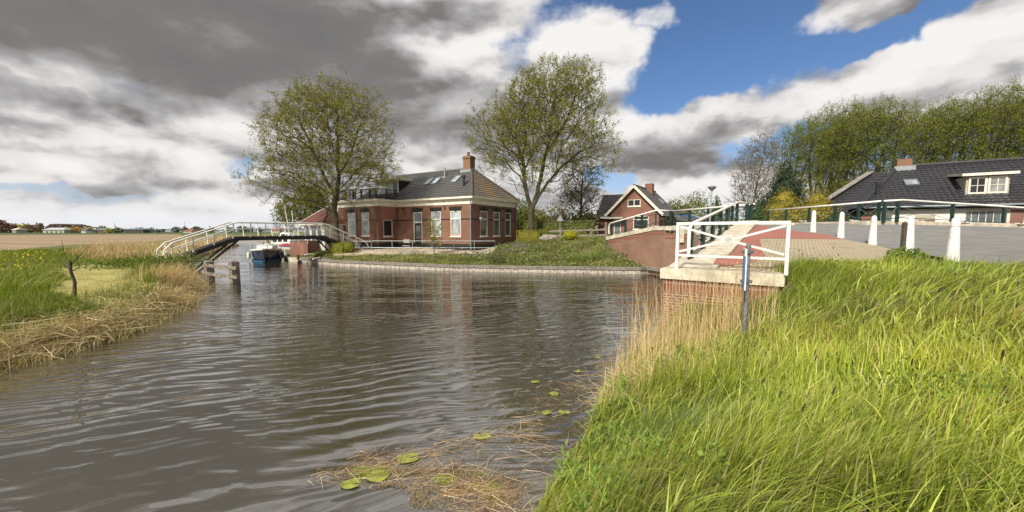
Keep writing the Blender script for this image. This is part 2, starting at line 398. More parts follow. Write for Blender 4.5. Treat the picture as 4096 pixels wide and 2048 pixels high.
far_pts = [(x, y+.35, .36) for x, y in QUAY]+PTS([(1960,1003,.95),(1700,1005,.95),(1500,1005,.95),(1350,1010,.9),
    (2000,1030,.62),(2200,1030,.7),(2300,1000,1.15),(2400,1040,.55),(1700,1035,.6),(1450,1030,.6)])+[tuple(aty(u, v, yy)) for u, v, yy in ((2113,968,38.4),(2176,962,39),(2060,974,40),(2200,960,38),(2281,962,37),(2243,954,40),(2362,953,38),(2428,955,36),(2113,950,43),(2300,948,43),(2000,1022,32.2),(2090,1012,33.8),(2102,990,35.6),(2200,985,35.5),(2380,985,33),(2420,970,31.6))]+[(-3.6,35.8,.98),(.6,42.3,1.6),(-11.8,41,1.05),(-13,39,1.0),(-18.4,42.4,1.05),(-15.4,35,1.0),
    (8.3,27.6,.75),(8.5,26.6,.42),(7.0,30.4,1.95),(7.6,29,1.35),(9.5,32,2.5),(13,31,2.9),(14,40,2.6),(20,40,2.0),(0,60,1.8),(-20,60,1.1),(-26,47,.5),(30,60,1.8),(-21,38,.33),(-23.5,40,.33),(-19,36.5,.35)]
zf_ = rbf(far_pts)
def fract(x, y, s, seed):
    r = 0
    for k in range(4):
        a = seed*1.7+k*2.1; f = s*1.9**k
        r = r+np.sin(x*f*math.cos(a)+y*f*math.sin(a)+seed*3+k)*np.sin(-x*f*math.sin(a*1.3)+y*f*math.cos(a*1.3)+k*1.7)/1.6**k
    return r
def side(x, y):
    """0 near, 1 far (house side), 2 left field"""
    s = np.full(x.shape, 2)
    left = (x+21)*(146-30)-(y-30)*(-90+21)        # >0 right of the canal's line
    far = (y > 22.5) & (left > 0)
    far &= ~((y < 24.8) & (x < 8))
    s[far] = 1
    s[(y <= 22.5) & (x > -6)] = 0
    return s
def zland(x, y):
    x = np.asarray(x, float); y = np.asarray(y, float); sd = waterd(x, y); s = side(x, y); r = np.hypot(x, y)
    a = zn(x, y)
    tt = np.clip(sd/.25, 0, 1)
    za = np.minimum(a, -.15+2.2*np.maximum(sd, 0)+.02)
    wing = (y > 9.6)
    za = np.where(wing, np.where(sd < .35, np.minimum(a, .2), a), za)
    za = za-.02+.03*fract(x, y, 2.3, 1)*np.clip(sd/1.5, 0, 1)*(~wing)
    zf = np.clip(zf_(x, y), .3, 3.1)
    k = np.clip((r-60)/60, 0, 1); zf = zf*(1-k)+1.3*k
    zf = np.where(sd < .18, -.3, zf)+.02*fract(x, y, 1.5, 2)*(r < 60)
    zl = .9*(1-np.exp(-np.maximum(sd, 0)/.75))-.04+.05*fract(x, y, 1.2, 3)*np.clip(sd, 0, 1)*(r < 60)
    z = np.where(s == 0, za, np.where(s == 1, zf, zl))
    z = np.where((s == 0) & (x > 25) & (y > 20.4), np.minimum(z, 3.0), z)
    z = np.where(sd < 0, -.9, z)
    z = z-np.clip((r-700)/3000, 0, 1)*1.2
    return z, sd, s
Z = lambda x, y: float(zland(np.array([x]), np.array([y]))[0][0])
def gu(u, y):
    p = aty(u, 925, y); return Vector((p.x, y, Z(p.x, y)))
# ------------------------------------------------------------------ ground sheet (polar grid, dense near the bank)
th = np.concatenate([np.linspace(R(-180), R(-66), 90, endpoint=False), np.linspace(R(-66), R(66), 640), np.linspace(R(66), R(180), 90, endpoint=False)[1:]])
rr = np.concatenate([[0.], np.geomspace(.5, 60, 330), np.geomspace(61, 6000, 150)])
TH, RR = np.meshgrid(th, rr); X, Y = RR*np.sin(TH), RR*np.cos(TH)
ZZ, SD, SS = zland(X.ravel(), Y.ravel())
X, Y = X.ravel(), Y.ravel()
pl = lambda L, z=.9: [P2(at(u, v, z)) for u, v in L]
FIELD = pl([(-700,1060),(0,1005),(130,990),(300,977),(480,971),(640,962),(740,950),(715,935.5),(-1500,935.5)])
MOWN = pl([(250,1078),(340,1060),(490,1058),(530,1110),(560,1175),(430,1185),(240,1160),(330,1110)])
REEDB = pl([(245,1012),(430,1052),(650,1045),(720,1010),(880,978),(962,976),(990,958),(860,958),(700,972),(400,985)])
GRAVEL = pl([(1330,1008),(1960,1008),(2068,970),(2050,960),(1880,995),(1600,985),(1340,985)], 1.0)
C = np.zeros((len(X), 3)); C[:] = (.115, .145, .035)
def paint(mask, c, soft=1.): C[mask] = np.array(c)
nz = fract(X, Y, .9, 5); nz2 = fract(X, Y, 3.1, 7)
L_ = SS == 2
paint(L_ & (nz > .35), (.20,.19,.06))
paint(L_ & (poly_in(X, Y, REEDB)), (.30,.215,.12))
paint(L_ & (SD < 1.2) & (SD > 0) & (Y < 60), (.19,.165,.07))
paint(L_ & (SD < .35), (.085,.07,.04))
paint(L_ & (np.hypot(X, Y) > 40) & (SD < 8), (.28,.21,.11))
paint(L_ & (pdist(X, Y, MOWN) < .35+.25*nz2) | poly_in(X, Y, MOWN), (.42,.38,.13))
paint(poly_in(X, Y, FIELD), (.36,.265,.165)); FF = poly_in(X, Y, FIELD); ph_ = np.sin((X*.35+Y*.94)*.55+.6*fract(X, Y, .05, 3)); C[FF] *= (1+.10*np.sign(ph_[FF])*np.abs(ph_[FF])**.5+.08*fract(X, Y, .35, 9)[FF]*.4)[:, None]
far_ = np.hypot(X, Y) > 325
paint(far_ & L_, (.075,.115,.025)); paint((SS == 1) & (np.hypot(X, Y) > 60), (.16,.20,.05))
S1 = (SS == 1) & (np.hypot(X, Y) < 62)
paint(S1 & (nz2 > .1), (.15,.125,.075)); paint(S1 & (nz2 <= .1), (.12,.14,.04))
paint(S1 & poly_in(X, Y, GRAVEL), (.50,.42,.30))
S0 = SS == 0
paint(S0, (.075,.085,.025)); paint(S0 & (nz2 > .8), (.15,.12,.06)); paint(S0 & (SD < .3), (.06,.05,.03))
n_r, n_t = RR.shape
i = np.arange(n_r-1)[:, None]*n_t+np.arange(n_t-1)[None]
Q = np.stack([i, i+1, i+n_t+1, i+n_t], -1).reshape(-1, 4)
m, G, b = newmat('ground')
a_ = G.n('ShaderNodeAttribute', attribute_name='col'); oc = G.n('ShaderNodeTexCoord').outputs['Object']
o_ = G.mix(G.mr(G.noise(oc, .6, 6, .7), .3, .7, .55, 0), a_.outputs['Color'], (.55,.52,.42), 'MULTIPLY')
o_ = G.mix(G.mr(G.noise(oc, 9, 4, .7), .3, .7, .6, 0), o_, (.5,.5,.42), 'MULTIPLY')
G.put(b.inputs['Base Color'], o_); S(b, Roughness=.95)
bp = G.n('ShaderNodeBump'); bp.inputs['Strength'].default_value = .7; bp.inputs['Distance'].default_value = .05
G.put(bp.inputs['Height'], G.noise(oc, 7, 6, .7)); G.put(b.inputs['Normal'], bp.outputs[0])
ground = npmesh('ground', np.stack([X, Y, ZZ], 1), Q[:, ::-1], 'ground', col=C, smooth=True); tag(ground, kind='structure')
# ------------------------------------------------------------------ water
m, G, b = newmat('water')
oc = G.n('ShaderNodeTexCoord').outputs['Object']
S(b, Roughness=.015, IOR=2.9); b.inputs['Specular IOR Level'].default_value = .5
grazing_fade = G.mr(G.v('LENGTH', G.v('MULTIPLY', G.v('SUBTRACT', oc, (-3, 3, 0)), (.7, 1, 0)), out=1), 4, 17, 0, 1)  # light falloff at grazing view painted into base colour: paler near, darker far
G.put(b.inputs['Base Color'], G.mix(grazing_fade, G.mix(G.mr(G.noise(oc, .25, 3, .5), .3, .7, 0, 1), (.044,.040,.028), (.062,.056,.040)), (.022,.017,.008)))
sx_ = G.n('ShaderNodeSeparateXYZ'); G.put(sx_.inputs[0], oc)
wv = G.v('SUBTRACT', G.noise(oc, .28, 3, .5, out=1), (.5, .5, .5)); wsep = G.n('ShaderNodeSeparateXYZ'); G.put(wsep.inputs[0], wv)
def wave(ang, lam, amp, warp, seed, mscale=.5):
    """long-crested ripples whose crests bend, swell and die out"""
    ph = G.m('ADD', G.m('MULTIPLY', sx_.outputs[0], -math.sin(R(ang))/lam), G.m('MULTIPLY', sx_.outputs[1], math.cos(R(ang))/lam))
    ph = G.m('ADD', ph, G.m('MULTIPLY', wsep.outputs[seed % 3], warp/lam))
    sn = G.m('SINE', G.m('MULTIPLY', ph, 6.2832))
    rot = G.n('ShaderNodeMapping'); rot.inputs['Rotation'].default_value = (0, 0, R(-ang)); rot.inputs['Location'].default_value = (seed, seed*2, 0); rot.inputs['Scale'].default_value = (.35, 1.3, 1); G.put(rot.inputs['Vector'], oc)
    msk = G.mr(G.noise(rot.outputs[0], mscale, 3, .55), .38, .62, .12, 1.)
    return G.m('MULTIPLY', G.m('MULTIPLY', sn, msk), amp)
dist_ = G.v('LENGTH', oc, out=1)
fadeN = G.mr(dist_, 3.2, 8, .3, 1.)
fine = G.mr(G.noise(oc, .12, 3, .6), .40, .62, .2, 1.)
h = G.m('ADD', wave(24, .37, .0062, 1.6, 3), wave(14, .23, .0021, 1.8, 7, .8))
h = G.m('ADD', h, wave(31, .66, .0034, 2.2, 5, .35))
h = G.m('ADD', h, wave(4, .17, .0009, 1.5, 10, 1.2))
h = G.m('MULTIPLY', G.m('MULTIPLY', h, fadeN), G.mr(dist_, 11, 26, 1., .55))
h = G.m('ADD', h, G.m('MULTIPLY', G.noise(G.v('MULTIPLY', oc, (1, 1.8, 1)), 3.2, 3, .5), G.m('MULTIPLY', fine, .0030)))
h = G.m('ADD', h, G.m('MULTIPLY', G.noise(oc, 9, 2, .5), G.m('MULTIPLY', fine, .0009)))
bp = G.n('ShaderNodeBump'); bp.inputs['Strength'].default_value = 1.; bp.inputs['Distance'].default_value = 1.
G.put(bp.inputs['Height'], h); G.put(b.inputs['Normal'], bp.outputs[0])
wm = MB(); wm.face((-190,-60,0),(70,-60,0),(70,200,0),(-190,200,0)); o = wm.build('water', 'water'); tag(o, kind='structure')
# ------------------------------------------------------------------ road, brick apron, grass pavers (sheets over the ground)
def sheet(name, poly, m, lift, zf=zn, step=.35, lab=None):
    bm = bmesh.new(); vs = [bm.verts.new((p[0], p[1], 0)) for p in poly]; bm.faces.new(vs)
    bmesh.ops.triangulate(bm, faces=bm.faces[:])
    xs = [p[0] for p in poly]; ys = [p[1] for p in poly]
    for ax, (lo, hi) in enumerate(((min(xs), max(xs)), (min(ys), max(ys)))):
        k = lo+step
        while k < hi:
            co = (k, 0, 0) if ax == 0 else (0, k, 0); no = (1, 0, 0) if ax == 0 else (0, 1, 0)
            bmesh.ops.bisect_plane(bm, geom=bm.verts[:]+bm.edges[:]+bm.faces[:], plane_co=co, plane_no=no); k += step*(1 if k < lo+12 else 2)
    co = np.array([v.co[:2] for v in bm.verts]); zz = zf(co[:, 0], co[:, 1])+lift
    for v, z in zip(bm.verts, zz): v.co.z = z
    bm.normal_update()
    for f in bm.faces:
        if f.normal.z < 0: f.normal_flip()
    uv = bm.loops.layers.uv.new('UVMap')
    for f in bm.faces:
        for l in f.loops: l[uv].uv = (l.vert.co.x*.816-l.vert.co.y*.578, l.vert.co.x*.578+l.vert.co.y*.816)
    me = bpy.data.meshes.new(name); bm.to_mesh(me); bm.free()
    me.polygons.foreach_set('use_smooth', [True]*len(me.polygons))
    me.materials.append(MATS[m]); o = bpy.data.objects.new(name, me); sc.collection.objects.link(o); return tag(o, kind='structure')
mat('asphalt', (.215,.213,.205), .9, .12, 1.6, .9, bscale=70)
m, G, b = newmat('grass_paver'); uv = G.n('ShaderNodeUVMap').outputs[0]
bt = G.n('ShaderNodeTexBrick', offset=.5); G.put(bt.inputs['Vector'], uv); S(bt, Scale=1.)
bt.inputs['Color1'].default_value = (.60,.52,.38,1); bt.inputs['Color2'].default_value = (.54,.46,.34,1); bt.inputs['Mortar'].default_value = (.24,.19,.12,1)
bt.inputs['Mortar Size'].default_value = .028; bt.inputs['Brick Width'].default_value = .2; bt.inputs['Row Height'].default_value = .1
o_ = G.mix(G.mr(G.noise(uv, 1.6, 6, .75), .54, .64, 0, .75), bt.outputs[0], (.16,.15,.07)); G.put(b.inputs['Base Color'], o_); S(b, Roughness=.95)
bp = G.n('ShaderNodeBump'); bp.inputs['Strength'].default_value = .6; bp.inputs['Distance'].default_value = .02
G.put(bp.inputs['Height'], G.m('SUBTRACT', G.noise(uv, 30, 3, .6), bt.outputs[1])); G.put(b.inputs['Normal'], bp.outputs[0])
ASPH = [(9.9,8.45),(11.35,11.0),(12.3,13.2),(12.75,15.3),(13.2,17.2),(11.9,21.6),(11.1,27.5),(17.5,29.5),(17.5,19.4),(22.3,20.0),(27,20.3),(36,18.2),(44,14),(44,2),(20,3),(12.6,7.1)]
sheet('road', ASPH, 'asphalt', .035)
REDB = [(5.55,10.2),(6.3,11.2),(6.75,11.4),(9.2,15.0),(12.6,15.4),(13.2,17.2),(12.0,20.6),(11.7,20.3),(11.9,19.4)]
sheet('brick_apron', [(5.0,9.9),(6.0,9.85),(6.95,10.9),(9.3,15.0),(12.75,15.3),(13.25,17.2),(12.0,20.8),(11.6,20.3)], 'red_paver', .055)
sheet('grass_paver_strip', [(5.0,9.9),(5.9,8.75),(6.4,9.15),(8.6,9.15),(9.9,9.4),(11.35,11.4),(12.5,13.8),(12.75,15.3),(9.3,15.0),(6.95,10.9),(6.0,9.85)], 'grass_paver', .048)
# ------------------------------------------------------------------ near abutment and wing
wd = Vector((W1[0]-W0[0], W1[1]-W0[1], 0)).normalized(); wn = Vector((wd.y, -wd.x, 0))     # wn points away from the water
fd = Vector((5.95-W0[0], 8.0-W0[1], 0)).normalized(); fn = Vector((-fd.y, fd.x, 0))
t = thing('abutment', 'near bridge abutment and wing wall of red brick under a broad cream concrete coping', 'wall', (W0[0], W0[1], 0))
def rel(p): return Vector((p[0]-W0[0], p[1]-W0[1], p[2] if len(p) > 2 else 0))
zc = lambda s: 1.85+max(0, s-.3)*.112      # coping top along the wing
Lw = (Vector(W1)-Vector(W0)).length
A0 = Vector((0,0,0)); B0 = fd*2.35
mb = MB()     # front wall + wing wall bodies
def wall_strip(mb, a, b, n, th, z0, za, zb, N=1):
    for k in range(N):
        p = a+(b-a)*(k/N); q = a+(b-a)*((k+1)/N); z1 = za+(zb-za)*k/N; z2 = za+(zb-za)*(k+1)/N
        v = [p, q, q+n*th, p+n*th]
        lo = [Vector((c.x, c.y, z0)) for c in v]; hi = [Vector((c.x, c.y, z)) for c, z in zip(v, (z1, z2, z2, z1))]
        mb.face(lo[0], lo[1], hi[1], hi[0]); mb.face(lo[1], lo[2], hi[2], hi[1]); mb.face(lo[2], lo[3], hi[3], hi[2]); mb.face(lo[3], lo[0], hi[0], hi[3]); mb.face(*hi); mb.face(*lo[::-1])
wall_strip(mb, A0, B0, fn, .4, -1, 1.60-.30, 1.60-.30)
wall_strip(mb, A0+wd*.02, wd*Lw, wn, .4, -1, zc(0)-.25-.3, zc(Lw)-.55)
mb.build('wall', 'wall_brick', t)
mb = MB(); wall_strip(mb, A0-fn*.012, B0-fn*.012, fn, .4, 1.30, 1.60, 1.60); mb.build('soldier_course', 'soldier_brick', t)
mb = MB()
wall_strip(mb, A0-fn*.07-fd*.07, B0+fd*.1-fn*.07, fn, .62, 1.602, 1.85, 1.85)
wall_strip(mb, A0+fn*.555-wn*.05+wd*.1, wd*.6-wn*.05+fn*.0, wn, 1.15, 1.60, 1.846, 1.846)
K = 6
wall_strip(mb, wd*.6-wn*.05, wd*(Lw+.3)-wn*.05, wn, 1.1, 1.55, 1.85, zc(Lw), 1)
mb.build('coping', 'concrete', t, bevel=.02)
mb = MB(); wall_strip(mb, wd*(Lw+.3)-wn*.05, Vector((40,.5,0))+wd*(Lw+.3), Vector((0,1,0)), .0 or .4, -1, 2.55, 2.55); mb.build('inner_wall', 'wall_brick', t)
mb = MB(); pc = A0+fd*1.38+Vector((0,0,.98)); n_ = -fn
mb.tube([pc+fn*.1, pc+n_*.05], .062, 16); mb.build('drain_pipe', 'concrete_grey', t)
# far abutment with wing
t = thing('abutment', 'far brick bridge abutment with sloping concrete cap, rising from the quay across the canal', 'wall', (W2[0], W2[1], 0))
f1 = Vector((W3[0]-W2[0], W3[1]-W2[1], 0)); L3 = f1.length; f1.normalize(); n1_ = Vector((f1.y, -f1.x, 0))
r1 = Vector((1,0,0))
zt0, zt1 = 3.06, 2.36
def zcap(s): return 3.06 if s < .9 else 3.06-(s-.9)/(L3-.9)*.72
mb = MB()
wall_strip(mb, f1*.9, Vector((0,0,0)), -n1_*-1, .4, -1, 2.52, 2.52); 
wall_strip(mb, f1*L3, f1*.9, n1_, .4, -1, 2.34-.52, 2.52)
wall_strip(mb, Vector((0,.0,0)), Vector((34,0,0)), Vector((0,1,0)), .4, -1, 2.3, 2.3)
mb.build('wall', 'wall_brick', t)
mb = MB()
wall_strip(mb, f1*.9-n1_*.01, Vector((0,0,0))-n1_*.01, n1_, .4, 2.524, 2.80, 2.80); 
for k in range(8):
    s0, s1 = .9+(L3-.9)*k/8, .9+(L3-.9)*(k+1)/8
    a, b_ = f1*s1-n1_*.01, f1*s0-n1_*.01; za, zb = zcap(s1), zcap(s0)
    c = [a, b_, b_+n1_*.4, a+n1_*.4]; lo = [Vector((p.x, p.y, z-.54)) for p, z in zip(c, (za, zb, zb, za))]; hi = [Vector((p.x, p.y, z-.26)) for p, z in zip(c, (za, zb, zb, za))]
    mb.face(lo[0], lo[1], hi[1], hi[0]); mb.face(*hi)
wall_strip(mb, Vector((0,-.012,0)), Vector((3,-.012,0)), Vector((0,1,0)), .3, 2.304, 2.6, 2.6)
mb.build('soldier_course', 'soldier_brick', t)
mb = MB()
def cap_piece(a, b, n, off, wd_, za, zb, h):
    a = a-n*off; b = b-n*off; c = [a, b, b+n*wd_, a+n*wd_]
    lo = [Vector((p.x, p.y, z-h)) for p, z in zip(c, (za, zb, zb, za))]; hi = [Vector((p.x, p.y, z)) for p, z in zip(c, (za, zb, zb, za))]
    for k in range(4): mb.face(lo[k], lo[(k+1) % 4], hi[(k+1) % 4], hi[k])
    mb.face(*hi); mb.face(*lo[::-1])
cap_piece(f1*.9, Vector((0,0,0)), n1_, .06, .9, 3.06, 3.06, .25)
cap_piece(f1*(L3+.1), f1*.9, n1_, .06, .9, 2.34, 3.06, .25)
cap_piece(Vector((.0,.0,0)), Vector((1.1,0,0)), Vector((0,1,0)), .065, .5, 3.058, 3.058, .25)
mb.box((.75,-.12,2.05), (1.15,.3,3.052))
mb.build('coping', 'concrete', t)
mb = MB(); mb.beam(f1*2.2-n1_*.12+Vector((0,0,.36)), -n1_*.12+Vector((0,0,.36)), .16, .22); mb.beam(Vector((-.1,-.1,.36)), Vector((6,-.1,.36)), .16, .22); mb.build('fender_beam', 'grey_wood', t)
# bridge deck
DA, DB = Vector((10.75,26.3,0)), Vector((12.7,21.3,0))
dd = (DB-DA).normalized(); dn = Vector((-dd.y, dd.x, 0))
t = thing('bridge', 'road bridge deck with grey concrete edge beam between the two brick abutments', 'bridge', (11.7,23.8,2.5))
t0 = Vector((11.7,23.8,2.5)); mb = MB()
q = [DA-dd*.5, DB-dd*-.2, Vector((17.9,19.4,0)), Vector((17.9,28.3,0))]
mb.prism([(p.x-11.7, p.y-23.8) for p in q], -.2, .48); mb.build('deck', 'concrete_grey', t)
mb = MB(); a, b_ = DA-dd*.6-t0, DB+dd*.3-t0
mb.beam(Vector((a.x,a.y,.30)), Vector((b_.x,b_.y,.38)), .18, .66); mb.build('edge_beam', 'concrete_grey', t)
# concrete blocks that close the brick apron under the railing
for i, (a, b_) in enumerate((((11.45,20.35,3.0),(12.5,20.75,3.02)),((12.55,20.77,3.02),(13.6,20.9,3.02)),((13.65,20.9,3.02),(14.5,20.6,3.0)))):
    a = Vector(a); mb = MB(); mb.beam(Vector((0,0,0)), Vector(b_)-a, .28, .34); o = mb.build('kerb_block', 'kerb', bevel=.02); o.location = a
    tag(o, 'concrete kerb block at the top of the red brick paving, '+('leftmost beside the sloping coping','middle of the three','rightmost, next to the asphalt')[i], 'kerb block', 'kerb blocks above the brick paving')
# road kerb along the far side with red-white markers
KL = [(17.65,28.5),(17.65,19.6),(22.3,20.2),(27,20.5),(36,18.4),(44,14.2)]
mb = MB()
for a, b_ in zip(KL[:-1], KL[1:]):
    za, zb = float(zn(np.array([a[0]]), np.array([a[1]]))[0]), float(zn(np.array([b_[0]]), np.array([b_[1]]))[0])
    mb.beam(Vector((*a, za+.03)), Vector((*b_, zb+.03)), .5, .36)
o = mb.build('kerb', 'kerb', bevel=.04); tag(o, kind='structure')
for i, (x, y) in enumerate(((17.6,24.2),(17.6,20.6),(20.2,19.85),(22.6,20.0),(25.6,20.15))):
    z = float(zn(np.array([x]), np.array([y]))[0])+.215
    mb = MB(); mb.box((-.22,-.09,0), (.22,.09,.022)); o = mb.build('kerb_marker', 'white_paint'); o.location = (x, y, z); o.rotation_euler = (R(14), 0, R(8))
    tag(o, ['small marker plate on the far kerb farthest up the road near the bridge end','red and white marker plate on the far kerb behind the second bollard','red and white marker plate on the far kerb just right of the railing joint','red and white kerb marker between the dark wooden post and the largest bollard','red and white kerb marker right of the largest bollard'][i], 'kerb marker', 'marker plates on the road kerb')
    s_ = MB(); s_.beam((-.12,-.07,.026), (.12,.07,.026), .07, .006); s_.build('stripe', 'rust', o)
# ------------------------------------------------------------------ timber quay
t = thing('quay', 'low timber sheet-pile quay of weathered planks with dark cap board along the garden', 'quay', (QUAY[0][0], QUAY[0][1], 0))
mb = MB(); cap = MB(); q0 = Vector((*QUAY[0], 0))
QL = [Vector((8.95,25.9,0))]+[Vector((*p, 0)) for p in QUAY]
for a, b_ in zip(QL[:-1], QL[1:]):
    d = b_-a; L = d.length; d.normalize(); n = Vector((d.y, -d.x, 0))*(1 if (d.y*0-d.x) > 0 else -1)
    k = 0.
    while k < L:
        k2 = min(k+.24, L); j = random.uniform(0, .02)
        p, r_ = a+d*(k+.01)-q0-n*j, a+d*k2-q0-n*j
        mb.beam(Vector((p.x, p.y, -.1)), Vector((r_.x, r_.y, -.1)), .06, .94); k += .24
    p, r_ = a-d*.05-q0+n*.03, b_+d*.05-q0+n*.03
    cap.beam(Vector((p.x, p.y, .405)), Vector((r_.x, r_.y, .405)), .26, .07)
    p2, r2 = p-n*.11, r_-n*.11
    cap.beam(Vector((p2.x, p2.y, .31)), Vector((r2.x, r2.y, .31)), .06, .10)
mb.build('sheet_piling', 'quay_wood', t); cap.build('cap_board', 'quay_cap', t)
# ------------------------------------------------------------------ roofs with real tile relief
def tile_rows(p0, p1, q0, q1, tw=.25, th=.30, amp=.022, lift=.03, n=5, wave=True):
    p0, p1, q0, q1 = map(Vector, (p0, p1, q0, q1)); e = (p1-p0); L = e.length; e.normalize()
    s = (q0-p0)-e*((q0-p0).dot(e)); SL = s.length; s.normalize(); N = e.cross(s).normalized()
    if N.z < 0: N = -N
    uq0, uq1 = (q0-p0).dot(e), (q1-p0).dot(e)
    us = np.arange(min(0, uq0)-tw, max(L, uq1)+tw, tw/n); rows = int(math.ceil(SL/th))
    ph = 2*np.pi*us/tw
    prof = (np.maximum(np.sin(ph), -.3)*amp) if wave else np.where(np.cos(ph) > .9, amp, 0)
    V = []; Q = []; base = 0
    for r in range(rows):
        jit = (np.arange(len(us))//n % 1000); rngj = np.random.default_rng(r).uniform(-.006, .006, 2000)[jit]
        for k, (v, h) in enumerate(((r*th, 0.), (r*th, lift), (min((r+1)*th, SL), 0.004))):
            f = min(v/SL, 1); a, b = f*uq0, L+(uq1-L)*f
            uu = np.clip(us, a, b); hh = h+prof+rngj if k else h*0-.0+0*prof
            V.append(np.array(p0)[None]+uu[:,None]*np.array(e)[None]+v*np.array(s)[None]+hh[:,None]*np.array(N)[None])
        m_ = len(us); i = base+np.arange(m_-1)
        for a in (0, 1): Q.append(np.stack([i+a*m_, i+a*m_+1, i+(a+1)*m_+1, i+(a+1)*m_], 1))
        base += 3*m_
    V = np.concatenate(V); Q = np.concatenate(Q)
    P = V[Q]; ar = np.linalg.norm(np.cross(P[:,2]-P[:,0], P[:,3]-P[:,1]), axis=1); Q = Q[ar > 1e-5]
    c = np.cross(V[Q[:,1]]-V[Q[:,0]], V[Q[:,2]]-V[Q[:,0]]); fl = c[:,2] < 0; Q[fl] = Q[fl][:, ::-1]
    return V, Q
def roof(name, m, parent, faces, **k):
    mb = MB()
    for f in faces: mb.arr(*tile_rows(*f, **k))
    return mb.build(name, m, parent)
def ridge_caps(parent, a, b, m='roof_tile', r=.11, name='ridge'):
    a, b = Vector(a), Vector(b); L = (b-a).length; d = (b-a)/L; mb = MB(); k = 0.
    while k < L:
        mb.tube([a+d*k, a+d*min(k+.36, L)], [r*1.08, r*.92], 8); k += .34
    return mb.build(name, m, parent)
# walls with real openings; local frame: wall runs along +x at y=0 facing -y
def wall_open(mb, x0, x1, z0, z1, ops, M, depth=.12):
    xs = sorted({x0, x1, *[o[0] for o in ops], *[o[1] for o in ops]}); zs = sorted({z0, z1, *[o[2] for o in ops], *[o[3] for o in ops]})
    for i in range(len(xs)-1):
        for j in range(len(zs)-1):
            cx, cz = (xs[i]+xs[i+1])/2, (zs[j]+zs[j+1])/2
            if any(o[0] < cx < o[1] and o[2] < cz < o[3] for o in ops): continue
            mb.face(*[M @ Vector(p) for p in ((xs[i],0,zs[j]),(xs[i+1],0,zs[j]),(xs[i+1],0,zs[j+1]),(xs[i],0,zs[j+1]))])
    for a, b, c, d in ops:
        for q in (((a,0,c),(a,depth,c),(a,depth,d),(a,0,d)), ((b,0,c),(b,0,d),(b,depth,d),(b,depth,c)), ((a,0,d),(a,depth,d),(b,depth,d),(b,0,d)), ((a,0,c),(b,0,c),(b,depth,c),(a,depth,c))):
            mb.face(*[M @ Vector(p) for p in q])
def window(parent, M, a, b, c, d, fm='white_paint', tr=None, mull=0, gl='glass', depth=.07, fw=.075, sill=True, rail=None, label=None, split=None):
    f = MB(); y0, y1 = depth-.045, depth+.04
    f.box((a, y0, c), (a+fw, y1, d), M); f.box((b-fw, y0, c), (b, y1, d), M); f.box((a+fw, y0, c), (b-fw, y1, c+fw), M); f.box((a+fw, y0, d-fw), (b-fw, y1, d), M)
    if tr: f.box((a+fw, y0-.02, tr-.045), (b-fw, y1, tr+.045), M)
    if split:
        for s_ in split: f.box((s_-fw*.6, y0, c+fw), (s_+fw*.6, y1, d-fw), M)
    if mull:
        nx, nz = mull
        for k in range(1, nx): x = a+(b-a)*k/nx; f.box((x-.018, y0+.01, c+fw), (x+.018, y1-.01, d-fw), M)
        for k in range(1, nz): z = c+(d-c)*k/nz; f.box((a+fw, y0+.012, z-.018), (b-fw, y1-.012, z+.018), M)
    w_ = f.build('window', fm, parent)
    if label: w_['label'] = label
    g_ = MB(); g_.face(*[M @ Vector(p) for p in ((a+fw*.5, depth, c+.03),(b-fw*.5, depth, c+.03),(b-fw*.5, depth, d-.03),(a+fw*.5, depth, d-.03))]); g_.build('pane', gl, w_)
    if sill:
        s = MB(); s.box((a-.06, -.07, c-.09), (b+.06, depth, c), M); s.build('sill', fm, w_)
    return w_
I4 = Matrix.Identity(4)
# ================================================================== main house
HC = at(1888, 1000, 1.0); HC = Vector((-3.62, 36.0, 0)); hrot = math.atan2(-.527, .85)
H = thing('brick_house', 'long red brick house with grey hipped tile roof, roof terrace and chimney beside the canal', 'house', HC, hrot)
MB_B = Matrix.Rotation(R(90), 4, 'Z')                 # face B : runs along +y at x=0, faces +x
ZB, ZT = .6, 5.25
CE = 5.83
wl = MB()
# openings: [x0,x1,z0,z1]
def hx(u, y0=0.):  # local x on the plane y=y0 of the rotated house for image column u (at eye level)
    k = (u-2048)/F; c, s = math.cos(hrot), math.sin(hrot)
    # world = HC + x*(c,s) + y*(-s,c)
    bx, by = HC.x-y0*s, HC.y+y0*c
    return (k*by-bx)/(c-k*s)
def hyB(u):
    k = (u-2048)/F; c, s = math.cos(hrot), math.sin(hrot)
    return (k*HC.y-HC.x)/(-s-k*c)
A_ = []
for (ul, ur) in ((1803-0, 1844), (1727, 1765)): A_.append((hx(ul), hx(ur), 2.28, 4.62))
door_o = (hx(1656), hx(1690), 1.22, 4.62)
cellar = (hx(1614), hx(1640), 1.32, 1.95)
HX1 = -9.66; HX2 = -15.9; WY = -2.33
wall_open(wl, HX1, 0, ZB+.0, ZT, A_+[door_o, cellar], I4)
Bw = [(hyB(1921.5), hyB(1951), 2.28, 4.62), (hyB(1974), hyB(2000), 2.28, 4.62), (hyB(2020.5), hyB(2043.5), 2.28, 4.62)]
LB = 7.7
wall_open(wl, 0, LB, ZB, ZT, Bw, MB_B)
